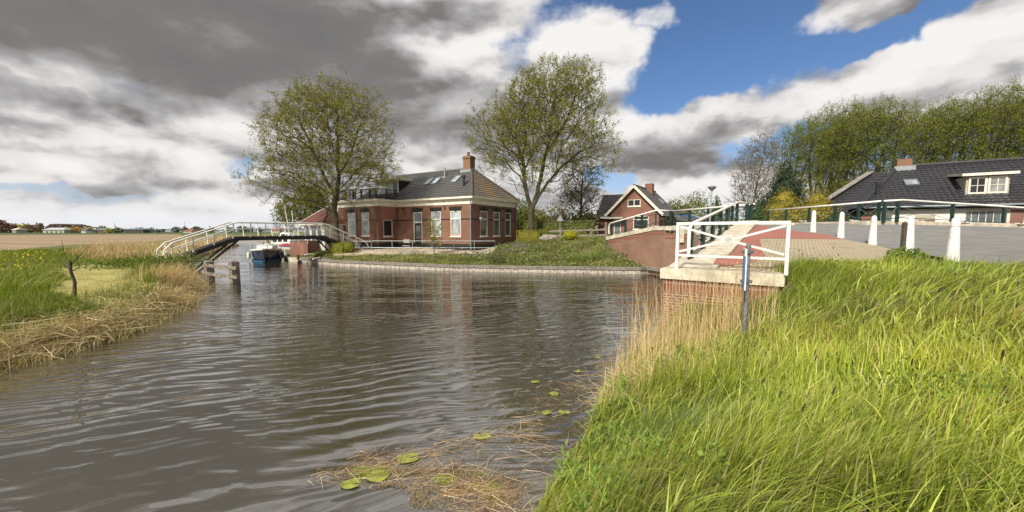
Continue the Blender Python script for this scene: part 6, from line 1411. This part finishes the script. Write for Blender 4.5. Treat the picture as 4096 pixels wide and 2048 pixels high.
def bank_keep(pw, d0):
    def f(x, y, r):
        sd = waterd(x, y); d = np.hypot(x, y)
        ok = (sd > .03) & (side(x, y) == 0) & (y < 10.5) & ~poly_in(x, y, PLAT) & (d > .75) & (x/np.maximum(y,.1) < 1.75)
        front = (y > 9.7-(x-3.72)*.787-.05) & (x > 3.6) & (x < 6.0); ok &= ~front
        return ok & (r < (d0/np.maximum(d, d0))**pw)
    return f
rs = np.random.default_rng(101)
x, y = scatter(340000, (-.6,.6), (15,10.4), rs, bank_keep(1.45, 3.2)); z, sd, _ = zland(x, y); d = np.hypot(x, y)
cl = fract(x, y, 1.4, 21); cl2 = fract(x, y, .55, 23); straw_zone = (np.hypot(x-2.6, (y-6.8)) < 1.2)
keep = ~(straw_zone & (rs.uniform(0,1,len(x)) < .7)) & ~((fract(x, y, 2.4, 29) > 1.45) & (rs.uniform(0,1,len(x)) < .75)); x, y, z, d, cl, cl2, sd = [q[keep] for q in (x, y, z, d, cl, cl2, sd)]
h = (.23+.13*np.clip(cl, -1, 1.4)+.07*np.clip(cl2,-1,1))*rs.uniform(.6,1.5,len(x))*np.clip(.55+sd*.6, .5, 1)*np.clip(1.25-.02*d, .8, 1.2); h = np.clip(h, .08, .55)*np.where(np.hypot((x-4.6)/1.5, (y-8.1)/.8) < 1, .55, 1)
w_ = (.0085+.0009*d)*rs.uniform(.5,1.6,len(x)); dr = field_dir(x, y); dr += rs.normal(size=dr.shape)*.35
V, Q, C_ = blades(np.stack([x, y, z-.02], 1), h, w_, rs.uniform(.15,1.0,len(x)), dr, rs, 4, .35, GC_)
tint = np.repeat(np.clip(1+.30*fract(x, y, .9, 31)+.15*fract(x, y, 2.6, 33), .5, 1.6), 10)[:,None]; yel = np.repeat(np.clip(.25*fract(x, y, .5, 37), 0, .4), 10)
C_ = C_*tint*1.05; C_[:,0] *= 1+yel*.7; bl_g = np.repeat(np.clip(fract(x, y, 1.1, 91)-.3, 0, 1), 10); C_[:,0] *= 1-.12*bl_g; C_[:,2] *= 1+.3*bl_g
print('bank blades', len(x))
parts = [(V, Q, C_)]
# broad bright blades in front
x, y = scatter(34000, (-.3,1), (12,9), rs, bank_keep(1.6, 3)); z = zland(x, y)[0]; d = np.hypot(x, y); dr = field_dir(x, y)+rs.normal(size=(len(x),2))*.5
parts.append(blades(np.stack([x, y, z], 1), rs.uniform(.28,.58,len(x)), (.010+.0009*d)*rs.uniform(.7,1.6,len(x)), rs.uniform(.4,1.3,len(x)), dr, rs, 5, .45, ((.36,.44,.05),(.44,.50,.08),(.28,.36,.05),(.50,.54,.15))))
# dry blades
x, y = scatter(30000, (-.3,1), (12,9.5), rs, bank_keep(1.4, 3)); z = zland(x, y)[0]; d = np.hypot(x, y); dr = rs.normal(size=(len(x),2))
parts.append(blades(np.stack([x, y, z], 1), rs.uniform(.1,.34,len(x)), (.004+.0008*d), rs.uniform(.8,1.9,len(x)), dr, rs, 3, .45, ((.50,.42,.22),(.40,.32,.16))))
m_ = 5200; x, y = scatter(60000, (-.2,1), (10,9), rs, bank_keep(1.3, 3)); k = fract(x, y, 1.7, 93) > 1.0; x, y = x[k][:m_], y[k][:m_]; z = zland(x, y)[0]+rs.uniform(.05,.34,len(x)); v2, q2 = quads_at(np.stack([x,y,z],1), rs.uniform(.025,.06,len(x)), rs, np.tile((0,0,1.),(len(x),1)), .9, .5); parts.append((v2, q2, colmix(len(x), ((.16,.24,.04),(.22,.31,.05),(.11,.17,.03)), rs)))
n_ = 5200; x = 6.0+rs.normal(size=n_)*.45; y = 8.15+rs.normal(size=n_)*.45; k = ~poly_in(x, y, PLAT) & ~((y > 9.7-(x-3.72)*.787-.08) & (x < 5.85)); x, y = x[k], y[k]; z = zland(x, y)[0]; parts.append(blades(np.stack([x,y,z-.02],1), rs.uniform(.15,.42,len(x)), np.full(len(x),.012), rs.uniform(.2,1.,len(x)), field_dir(x, y)+rs.normal(size=(len(x),2))*.4, rs, 4, .35, GC_[:4]))
build_stuff('bank_grass', parts, 'grass', 'long wind-blown green grass covering the near bank', 'grass')
# foxtail heads
x, y = scatter(420, (1.8,2.6), (9.5,8.6), rs, bank_keep(.6, 4.)); x, y = x[:75], y[:75]; z = zland(x, y)[0]; P = np.stack([x, y, z], 1); dr = field_dir(x, y)*.4+rs.normal(size=(len(x),2))*.15; n = len(x); hh = rs.uniform(.45,.68,n)
V, Q, C_ = blades(P, hh, np.full(n,.006), np.full(n,.5), dr, rs, 4, .2, ((.14,.2,.03),)); parts = [(V, Q, C_)]
tip = V.reshape(n,10,3)[:, 8]; dv = np.concatenate([dr*.9, np.ones((n,1))], 1); dv /= np.linalg.norm(dv, axis=1, keepdims=True)
for a in range(3):
    s = np.stack([np.cos(a*1.05+0*hh), np.sin(a*1.05+0*hh), 0*hh], 1)*.0065; A_, B_, C2, D_ = tip-dv*.005, tip+dv*.015, tip+dv*.055, tip+dv*.068
    vv = np.stack([A_-s*.4, A_+s*.4, B_+s, B_-s, C2+s*.9, C2-s*.9, D_+s*.2, D_-s*.2], 1).reshape(-1,3); b0 = np.arange(n)*8; q = np.concatenate([np.stack([b0,b0+1,b0+2,b0+3],1),np.stack([b0+3,b0+2,b0+4,b0+5],1),np.stack([b0+5,b0+4,b0+6,b0+7],1)]); parts.append((vv, q, np.tile((.075,.07,.05), (len(vv),1))))
build_stuff('foxtail_grass', parts, 'grass', 'dark foxtail seed heads standing out of the near grass', 'grass')
# leafy herbs at the water's edge in front
parts = []
for cx, cy, n_ in ((.6,3.8,70),(.9,3.3,70),(1.3,3.6,60),(.75,2.9,70),(1.05,4.4,60),(1.3,5.2,40),(1.7,6.0,40),(1.5,3.0,40)):
    for k in range(n_//4):
        px0, py0 = cx+rs.normal()*.14, cy+rs.normal()*.2; z0 = Z(px0, py0); hh = rs.uniform(.18,.36); m_ = 9; t_ = np.linspace(.25,1,m_); a = np.arange(m_)*2.4+rs.uniform(0,6)
        P = np.stack([px0+0*t_, py0+0*t_, z0+t_*hh], 1); dv = np.stack([np.cos(a), np.sin(a), .55+0*a], 1); L = (.12*(1.15-t_*.5)); s = np.stack([-np.sin(a), np.cos(a), 0*a], 1)*.014
        V = np.stack([P, P+dv*L[:,None]*.45-s, P+dv*L[:,None], P+dv*L[:,None]*.45+s], 1).reshape(-1,3); parts.append((V, np.arange(4*m_).reshape(-1,4), np.tile(np.array((.20,.31,.06))*rs.uniform(.8,1.3), (4*m_,1))))
build_stuff('willowherb', parts, 'grass', 'light green leafy herbs at the water edge in the foreground', 'plants')
# reeds by the abutment : tan stems
def reed_parts(n, centre, rad, hr, rs, w0=.0055, cols=((.66,.50,.24),(.76,.60,.32),(.52,.38,.18),(.80,.66,.38)), lean=(.0,.45), base=(0,0), plume=.12, sdmin=-.35, cond=None):
    x = centre[0]+rs.normal(size=n)*rad[0]; y = centre[1]+rs.normal(size=n)*rad[1]; sd = waterd(x, y); k = sd > sdmin
    if cond is not None: k &= cond(x, y)
    x, y, sd = x[k], y[k], sd[k]; z = np.maximum(zland(x, y)[0], -.1); n = len(x); h = rs.uniform(*hr, n); d = np.hypot(x, y)
    dr = rs.normal(size=(n,2))*.7+np.array(base); P = np.stack([x, y, z-.02], 1); le = rs.uniform(*lean, n)
    V, Q, C_ = blades(P, h, (w0+.00025*d)*rs.uniform(.7,1.4,n), le, dr, rs, 4, .25, cols, .2); out = [(V, Q, C_)]
    s_ = rs.uniform(0,1,n) < plume; tip = V.reshape(n,10,3)[s_][:, 8]; m_ = s_.sum()
    if m_:
        pv_ = np.repeat(tip, 26, 0); tt = np.tile(np.linspace(0,1,26), m_); dd_ = np.repeat(np.concatenate([dr[s_]*.4,-np.ones((m_,1))*1.],1), 26, 0)
        pv_ = pv_+dd_*(tt*.16)[:,None]+rs.normal(size=pv_.shape)*.014; v2, q2 = quads_at(pv_, .028, rs, asp=.3); out.append((v2, q2, np.tile((.33,.25,.17), (len(v2),1))))
    return out
infront = lambda x, y: (y < 9.6-(x-3.72)*.787) & (x < 5.6)
rs = np.random.default_rng(303); parts = []
for c, rad, n, hr in (((3.4,8.3),(.5,.4),330,(.8,2.0)),((2.7,7.4),(.35,.5),230,(.4,1.1)),((4.3,8.0),(.5,.25),300,(.8,1.9)),((2.0,6.7),(.22,.45),140,(.3,.85)),((3.3,7.0),(.4,.3),140,(.3,.9)),((4.7,7.4),(.35,.25),40,(.4,1.0)),((2.9,8.9),(.2,.25),40,(1.2,1.9))):
    parts += reed_parts(n, c, rad, hr, rs, cond=infront)
build_stuff('reeds', parts, 'straw', 'dry golden reed stems in front of the near brick abutment', 'reeds')
# flattened straw at their foot
parts = []
for c, rad, n in (((2.6,6.7),(.55,.7),2600),((2.0,6.0),(.35,.35),1200),((4.3,7.2),(.5,.25),500)):
    x = c[0]+rs.normal(size=n)*rad[0]; y = c[1]+rs.normal(size=n)*rad[1]; k = (waterd(x, y) > -.1) & infront(x, y); x, y = x[k], y[k]; z = zland(x, y)[0]+rs.uniform(.01,.12,len(x)); a = rs.uniform(0,6.28,len(x)); dv = np.stack([np.cos(a), np.sin(a), rs.normal(size=len(x))*.25], 1)
    V, Q = strips(np.stack([x,y,np.maximum(z,.02)],1), dv, rs.uniform(.08,.35,len(x)), .0035, rs, 0); parts.append((V, Q, colmix(len(x), ((.62,.50,.28),(.5,.38,.2),(.72,.62,.4)), rs, 6)))
build_stuff('straw_litter', parts, 'straw', 'flattened pale straw under the reeds of the near bank', 'straw')
# ---------------- left bank
rs = np.random.default_rng(404)
def left_keep(pw, d0, sdlo=.1, xlo=-60):
    def f(x, y, r):
        d = np.hypot(x, y); s = side(x, y); sd = waterd(x, y); return (s == 2) & (sd > sdlo) & (r < (d0/np.maximum(d,d0))**pw) & (x > y*-1.42-1) & ~poly_in(x, y, FIELD)
    return f
x, y = scatter(620000, (-48,4), (-9,50), rs, left_keep(1.5, 15)); z, sd, _ = zland(x, y); d = np.hypot(x, y); mown = poly_in(x, y, MOWN) | (pdist(x, y, MOWN) < .3); belt = poly_in(x, y, REEDB)
edge = sd < .5+.3*fract(x, y, .4, 3); kk = ~(edge & (rs.uniform(0,1,len(x)) < .72)) & ~(mown & (rs.uniform(0,1,len(x)) < .5)); x, y, z, d, mown, belt, sd = [q[kk] for q in (x, y, z, d, mown, belt, sd)]
dry = fract(x, y, .8, 5) > .45; h = np.where(mown, .05, np.where(belt, .3, .19+.07*np.clip(fract(x, y, 1.1, 6), -1, 1.5)))*rs.uniform(.6,1.5,len(x)); h = np.clip(h, .04, .5)
lush = (pdist(x, y, pl([(100,1120),(250,1200),(560,1240),(650,1150),(620,1040)]), False) < 1.0); h = np.where(lush & ~mown, h*1.5, h)
dr = field_dir(x, y, (.3,0), .5)+rs.normal(size=(len(x),2))*.4; V, Q, C_ = blades(np.stack([x,y,z-.02],1), h, (.006+.00075*d)*rs.uniform(.7,1.4,len(x)), rs.uniform(.2,.9,len(x)), dr, rs, 2, .35, ((.17,.23,.03),(.12,.17,.025),(.23,.28,.04)))
cy = np.repeat(np.where(mown | belt, 1., np.where(dry, .55, .0)), 6)[:,None]*np.where(rs.uniform(0,1,len(x)) < .75, 1, 0).repeat(6)[:,None]; tgt = np.where(np.repeat(mown,6)[:,None], np.array((.46,.42,.15)), np.where(np.repeat(belt,6)[:,None], np.array((.36,.27,.15)), np.array((.26,.24,.07)))); C_ = C_*(1-cy)+tgt*cy
print('left blades', len(x)); build_stuff('meadow_grass', [(V, Q, C_)], 'grass', 'green meadow grass with a paler mown patch on the left bank', 'grass')
# reeds on the left bank
parts = []; TN = ((.55,.40,.21),(.64,.49,.27),(.43,.31,.17),(.70,.56,.34))
n = 9000; x = rs.uniform(-50,-18,n); y = rs.uniform(22,62,n); k = poly_in(x, y, REEDB) & (waterd(x, y) > .1); x, y = x[k], y[k]; z = zland(x, y)[0]; n = len(x); parts.append(blades(np.stack([x,y,z],1), rs.uniform(.45,1.15,n), np.full(n,.022), rs.uniform(.1,.6,n), rs.normal(size=(n,2)), rs, 3, .25, TN)); 
x = rs.uniform(-110,-20,24000); y = rs.uniform(22,150,24000); sd = waterd(x, y); k = (side(x, y) == 2) & (sd > -.1) & (sd < 3.5) & (y > 24); x, y = x[k], y[k]; z = zland(x, y)[0]; n = len(x); d = np.hypot(x, y); parts.append(blades(np.stack([x,y,np.maximum(z,0)],1), rs.uniform(.3,1.0,n), .02+.0006*d, rs.uniform(.1,.7,n), rs.normal(size=(n,2)), rs, 2, .25, TN))
for u, v, rx, ry, n, hr in ((712,1155,.36,.55,650,(.5,1.0)),(738,1190,.25,.35,400,(.4,.85)),(715,1085,.25,.5,170,(.6,1.1)),(752,1125,.22,.45,350,(.5,.95))):
    c = at(u, v, .3); parts += reed_parts(n, (c.x-.2, c.y), (rx, ry), hr, rs, w0=.008, cols=TN, lean=(.1,.95), base=(.55,-.2), plume=.03, sdmin=-.5)
build_stuff('reeds', parts, 'straw', 'brown reed belt along the ditch and the far canal on the left bank', 'reeds')
# flattened reed mat along the left water edge
parts = []; LB_ = [(-10.3,6),(-10.3,8),(-10.3,9.6),(-10.8,11.4),(-12.2,14.4),(-14.7,18.6),(-18.9,23.7)]
n = 3000; sg = rs.integers(0, 6, n); t_ = rs.uniform(0,1,n); A_ = np.array(LB_)[sg]; B_ = np.array(LB_)[sg+1]; tn = (B_-A_)/np.linalg.norm(B_-A_, axis=1, keepdims=True); nn = np.stack([-tn[:,1], tn[:,0]], 1); off = np.abs(rs.normal(size=n))*.38+.02; P = A_+(B_-A_)*t_[:,None]+nn*off[:,None]; z, sd, _ = zland(P[:,0], P[:,1])
k = sd > -.05; P, z, tn, off = P[k], z[k], tn[k], off[k]; n = len(P); a = rs.normal(size=n)*.55; dx = tn[:,0]*np.cos(a)-tn[:,1]*np.sin(a); dy = tn[:,0]*np.sin(a)+tn[:,1]*np.cos(a); sgn = np.where(rs.uniform(0,1,n) < .5, -1, 1)
dv = np.stack([dx*sgn, dy*sgn, rs.normal(size=n)*.10], 1); V, Q = strips(np.stack([P[:,0],P[:,1],np.maximum(z,.03)+rs.uniform(.02,.22,n)],1), dv, rs.uniform(.25,1.3,n), .0065, rs, -.05); parts.append((V, Q, colmix(n, ((.60,.49,.29),(.48,.38,.22),(.72,.61,.40),(.33,.26,.15)), rs, 6)))
n = 5200; sg = rs.integers(0, 6, n); t_ = rs.uniform(0,1,n); A_ = np.array(LB_)[sg]; B_ = np.array(LB_)[sg+1]; tn = (B_-A_)/np.linalg.norm(B_-A_, axis=1, keepdims=True); nn = np.stack([-tn[:,1], tn[:,0]], 1); P = A_+(B_-A_)*t_[:,None]+nn*(rs.normal(size=n)*.28+.12)[:,None]; z = np.maximum(zland(P[:,0], P[:,1])[0], -.05)
parts.append(blades(np.stack([P[:,0],P[:,1],z],1), rs.uniform(.12,.5,n), np.full(n,.011), rs.uniform(.1,1.1,n), rs.normal(size=(n,2)), rs, 3, .3, ((.62,.50,.28),(.50,.40,.2),(.72,.62,.40),(.34,.32,.10))))
c = at(20,1200,.6); V, Q, C_ = blades(np.stack([c.x+rs.normal(size=90)*.9, c.y+rs.normal(size=90)*.6, np.full(90,.5)],1), rs.uniform(.9,2.1,90), np.full(90,.012), rs.uniform(.8,1.7,90), np.stack([rs.uniform(.5,1.2,90), rs.normal(size=90)*.25],1), rs, 5, .3, ((.68,.58,.38),(.6,.5,.3))); parts.append((V, Q, C_))
build_stuff('reed_litter', parts, 'straw', 'flattened mat of dead reeds along the left water edge', 'reeds')
# green shoots and herbs at the left water edge
n = 12000; sg = rs.integers(0, 6, n); t_ = rs.uniform(0,1,n); A_ = np.array(LB_)[sg]; B_ = np.array(LB_)[sg+1]; tn = (B_-A_)/np.linalg.norm(B_-A_, axis=1, keepdims=True); nn = np.stack([-tn[:,1], tn[:,0]], 1); P = A_+(B_-A_)*t_[:,None]+nn*(rs.uniform(-.15,2.4,n))[:,None]
k = fract(P[:,0], P[:,1], 1.3, 8) > -.1; P = P[k]; n = len(P); z = np.maximum(zland(P[:,0], P[:,1])[0], -.05); parts = [blades(np.stack([P[:,0],P[:,1],z],1), rs.uniform(.08,.38,n), np.full(n,.011), rs.uniform(.05,.5,n), rs.normal(size=(n,2)), rs, 3, .3, ((.16,.21,.04),(.24,.28,.07),(.34,.33,.12),(.10,.14,.03)))]
build_stuff('reed_shoots', parts, 'grass', 'young green shoots at the left water edge', 'grass')
p = at(600,1060,.9); PQ = rs.normal(size=(5200,3))*np.array([.9,1.3,.22])+np.array([p.x,p.y,1.0]); V, Q = quads_at(PQ, rs.uniform(.05,.13,5200), rs); c1 = colmix(5200, ((.09,.15,.02),(.14,.20,.03),(.06,.11,.02)), rs)
m_ = 300; U_ = rs.normal(size=(m_,3))*np.array([.42,.6,.15])+np.array([p.x+.5,p.y+.8,1.5]); v2, q2 = quads_at(U_, .07, rs, np.tile((0,0,1.),(m_,1)), 1., .3); c2 = np.tile((.75,.75,.60), (len(v2),1))
build_stuff('cow_parsley', [(V, Q, c1), (v2, q2, c2)], 'leaves', 'green herbs with cream cow parsley flowers by the left end of the footbridge', 'plants')
m_ = 90; P = np.array([list(at(u, v, .98)) for u, v in zip(rs.uniform(0,170,m_), rs.uniform(990,1080,m_))]); P2_ = np.array([list(at(u, v, 1.)) for u, v in zip(rs.normal(size=60)*60+60, rs.normal(size=60)*6+1016)]); v2, q2 = quads_at(np.concatenate([P[:45],P2_[:40]]), .11, rs, np.tile((0,-.5,1.),(85,1)), 1., .3); build_stuff('dandelions', [(v2, q2, np.tile((.75,.58,.02), (len(v2),1)))], 'leaves', 'yellow dandelion flowers in the meadow at the left edge', 'flowers')
# ---------------- garden slope on the far side
rs = np.random.default_rng(505)
def gkeep(x, y, r):
    s = side(x, y); sd = waterd(x, y); return (s == 1) & (sd > .22) & ~poly_in(x, y, GRAVEL) & (y < 44) & (x < 9.3) & (x > -19.5) & (((y-36)*.85+(x+3.62)*.53 < -.4) | (x > -1.6))
x, y = scatter(230000, (-19.5,25.5), (9.5,44), rs, gkeep); k = rs.uniform(0,1,len(x)) < np.where(fract(x, y, .7, 41)+.35*fract(x,y,2.2,42) > -.9, .72, .12); x, y = x[k], y[k]; z = zland(x, y)[0]; d = np.hypot(x, y); n = len(x)
cl = fract(x, y, 1.2, 43); tall = np.hypot((x-at(2345,1040,.6).x)/1.3, (y-at(2345,1040,.6).y)/1.0) < 1; h = (.12+.08*np.clip(cl,-1,1.6))*rs.uniform(.5,1.6,n); h = np.where(tall, rs.uniform(.4,.8,n), np.clip(h,.04,.5))
V, Q, C_ = blades(np.stack([x,y,z-.01],1), h, np.full(n,.032)*rs.uniform(.6,1.4,n), rs.uniform(.3,1.1,n), rs.normal(size=(n,2)), rs, 2, .35, ((.18,.22,.04),(.26,.27,.07),(.12,.15,.03),(.36,.34,.13)))
tn_ = np.repeat(np.clip(1+.3*fract(x, y, .9, 47), .55, 1.5), 6)[:,None]; C_ = C_*tn_; hz_ = np.repeat(fract(x, y, .6, 49) > .5, 6)[:,None]; C_ = np.where(hz_, C_*.4+np.array((.20,.19,.08))*.6, C_); C_ = np.where(np.repeat(tall,6)[:,None], np.array((.20,.26,.06)), C_)
m_ = 16000; x, y = scatter(42000, (-19,25.8), (9.3,40), rs, gkeep); x, y = x[:m_], y[:m_]; z = zland(x, y)[0]+np.abs(rs.normal(size=len(x)))*(.10+.14*np.clip(fract(x, y, 1.9, 57), 0, 1.5))+.05; kz = fract(x, y, 1.0, 53) > .1; v2, q2 = quads_at(np.stack([x,y,z],1)[kz], rs.uniform(.07,.2,kz.sum()), rs); c2 = colmix(kz.sum(), ((.13,.19,.04),(.24,.27,.10),(.09,.12,.03),(.32,.33,.16)), rs)
build_stuff('garden_weeds', [(V, Q, C_), (v2, q2, c2)], 'grass', 'mixed green weeds and ground cover on the garden slope above the quay', 'plants')
x, y = scatter(26000, (-19,30), (3,44), rs, lambda x, y, r: poly_in(x, y, GRAVEL)); z = zland(x, y)[0]+.01; v2, q2 = quads_at(np.stack([x,y,z],1), rs.uniform(.04,.10,len(x)), rs, np.tile((0,-.3,1.),(len(x),1)), .8, .5); build_stuff('gravel', [(v2, q2, colmix(len(x), ((.62,.52,.38),(.5,.42,.32),(.7,.62,.5),(.35,.3,.24)), rs))], 'straw', 'pale gravel strip around the foot of the brick house', 'gravel')
p = at(1652,1014,.85); m_ = 500; v2, q2 = quads_at(rs.normal(size=(m_,3))*np.array([.6,.25,.10])+np.array([p.x,p.y,.95]), .06, rs); build_stuff('bluebells', [(v2, q2, colmix(m_, ((.12,.14,.42),(.10,.18,.06)), rs))], 'leaves', 'patch of blue spring flowers before the railing of the brick house', 'flowers')
# weeds in the paving by the near coping
n = 2600; x = rs.uniform(4.6,8.4,n); y = rs.uniform(8.6,12.5,n); k = (rs.uniform(0,1,n) < np.where(y < 9.9, .8, .22)) & (waterd(x, y) > .9) & (fract(x, y, 1.6, 61) > -.2); x, y = x[k], y[k]; n = len(x); z = zn(x, y)+.04; build_stuff('paving_weeds', [blades(np.stack([x,y,z],1), rs.uniform(.03,.13,n), np.full(n,.012), rs.uniform(.3,1.2,n), rs.normal(size=(n,2)), rs, 2, .3, ((.16,.20,.05),(.30,.26,.14),(.11,.15,.03)))], 'grass', 'low weeds growing in the pavers behind the white gate', 'weeds')
# roadside fringe of grass at the asphalt edge
n = 9000; t_ = rs.uniform(0,1,n); i_ = rs.integers(0,4,n); E_ = np.array([(6.1,8.8),(8.6,9.2),(9.9,8.5),(12.6,7.1),(20,3.)]); A_ = E_[i_]; B_ = E_[i_+1]; P = A_+(B_-A_)*t_[:,None]+rs.normal(size=(n,2))*.10+np.array((-.02,-.12)); z = zn(P[:,0], P[:,1]); build_stuff('verge_grass', [blades(np.stack([P[:,0],P[:,1],z-.02],1), rs.uniform(.08,.26,n), np.full(n,.010), rs.uniform(.3,1.1,n), np.stack([.5+rs.normal(size=n)*.4, rs.normal(size=n)*.4],1), rs, 3, .35, GC_)], 'grass', 'grass fringe along the edge of pavers and asphalt', 'grass')
# ================================================================== on the water in front
rs = np.random.default_rng(606)
def pad(u, v, r, lab, rot=0., z=.012):
    c = at(u, v, z); f = MB(); pts = []
    for k in range(24):
        a = rot+.18+(2*math.pi-.36)*k/23; pts.append((math.cos(a)*r*(1+.03*math.sin(5*a)), math.sin(a)*r*.8, .004+.006*math.sin(3*a+u)))
    for k in range(23): f.face((0,0,.0), pts[k], pts[k+1])
    o_ = f.build('lily_pad', 'lily', smooth=True); o_.location = c; tag(o_, lab, 'lily pad', 'yellow-green lily pads')
for u, v, r, lab, ro in ((1632,1833,.135,'large lily pad at the front left of the floating debris',.4),(1928,1745,.115,'large lily pad lying alone right of the middle of the debris',2.),(1510,1905,.13,'lily pad half under the straw at the left end of the debris',1.),(2185,1650,.085,'lily pad in the lower left of the small group near the grass bank',3.),(2256,1648,.085,'lily pad in the lower right of the small group near the grass bank',1.2),(2215,1575,.09,'lily pad above the small pair near the grass bank',5.),(2142,1527,.08,'dull lily pad farther out on the dark reflection',.2),(2310,1485,.07,'farthest lily pad close to the reed stems',2.2),(2392,1430,.07,'lily pad touching the straw at the foot of the reeds',4.),(1405,1935,.11,'folded yellow leaf at the left front of the debris',0.)):
    pad(u, v, r, lab, ro)
parts = []; n = 1500; uv_ = []
cen = [((1250,1920),(2150,1690),260,14),((1400,1850),(2000,1990),330,40),((1750,1900),(2050,2040),520,60),((2000,1750),(2350,1850),150,45),((2050,1700),(2450,1400),200,40),((2480,1430),(2560,1330),140,22),((2200,1700),(2420,1480),80,50)]
for (a, b, n, sp) in cen:
    for k in range(n):
        t_ = rs.uniform(); u = a[0]+(b[0]-a[0])*t_+rs.normal()*sp; v = a[1]+(b[1]-a[1])*t_+rs.normal()*sp; c = at(u, v, rs.uniform(.006,.03))
        if waterd(np.array([c.x]), np.array([c.y]))[0] > .05: continue
        uv_.append((*c, math.atan2(1.1, 2.2)+rs.normal()*.7))
U_ = np.array(uv_); dv = np.stack([np.cos(U_[:,3]), np.sin(U_[:,3]), rs.normal(size=len(U_))*.02], 1); V, Q = strips(U_[:,:3], dv, rs.uniform(.05,.5,len(U_))**1.2+.03, .0028, rs, 0); parts.append((V, Q, colmix(len(U_), ((.50,.36,.2),(.36,.24,.14),(.6,.47,.3),(.25,.16,.1)), rs, 6)))
build_stuff('floating_straw', parts, 'straw', 'loose reed stems and straw drifting on the water before the near bank', 'debris')
P = []
for (cu, cv, su, sv, n) in ((1830,1925,100,60,6500),(1700,1990,90,40,2600),(2010,1960,70,55,2600),(1480,1890,90,28,1700),(1620,1880,120,14,1100),(2420,1470,45,45,1500),(2520,1370,35,30,900),(1560,1940,80,12,700)):
    for u, v in zip(cu+rs.normal(size=n)*su*.55, cv+rs.normal(size=n)*sv*.55): P.append(at(u, v, .006))
P = np.array(P); keep = (waterd(P[:,0], P[:,1]) < .05) & (fract(P[:,0], P[:,1], 4.5, 71) > -.55); P = P[keep]; P[:,2] += rs.uniform(0,.012,len(P)); v2, q2 = quads_at(P, rs.uniform(.008,.026,len(P)), rs, np.tile((0,0,1.),(len(P),1)), .35, .35)
c2 = colmix(len(P), ((.32,.25,.15),(.24,.19,.11),(.40,.32,.2),(.17,.14,.08)), rs); alg = np.zeros(len(P), bool)
for cu, cv, r_ in ((1480,1890,.17),(1775,1920,.09),(1945,1950,.10),(1935,1900,.08),(1860,1870,.04),(1960,2000,.08)): c = at(cu, cv, 0); alg |= np.hypot((P[:,0]-c.x)/1.4, P[:,1]-c.y) < r_
c2[np.repeat(alg,4)] = np.array((.30,.36,.05)); build_stuff('floating_debris', [(v2, q2, c2)], 'straw', 'mat of brown plant debris with green algae floating in the foreground', 'debris')
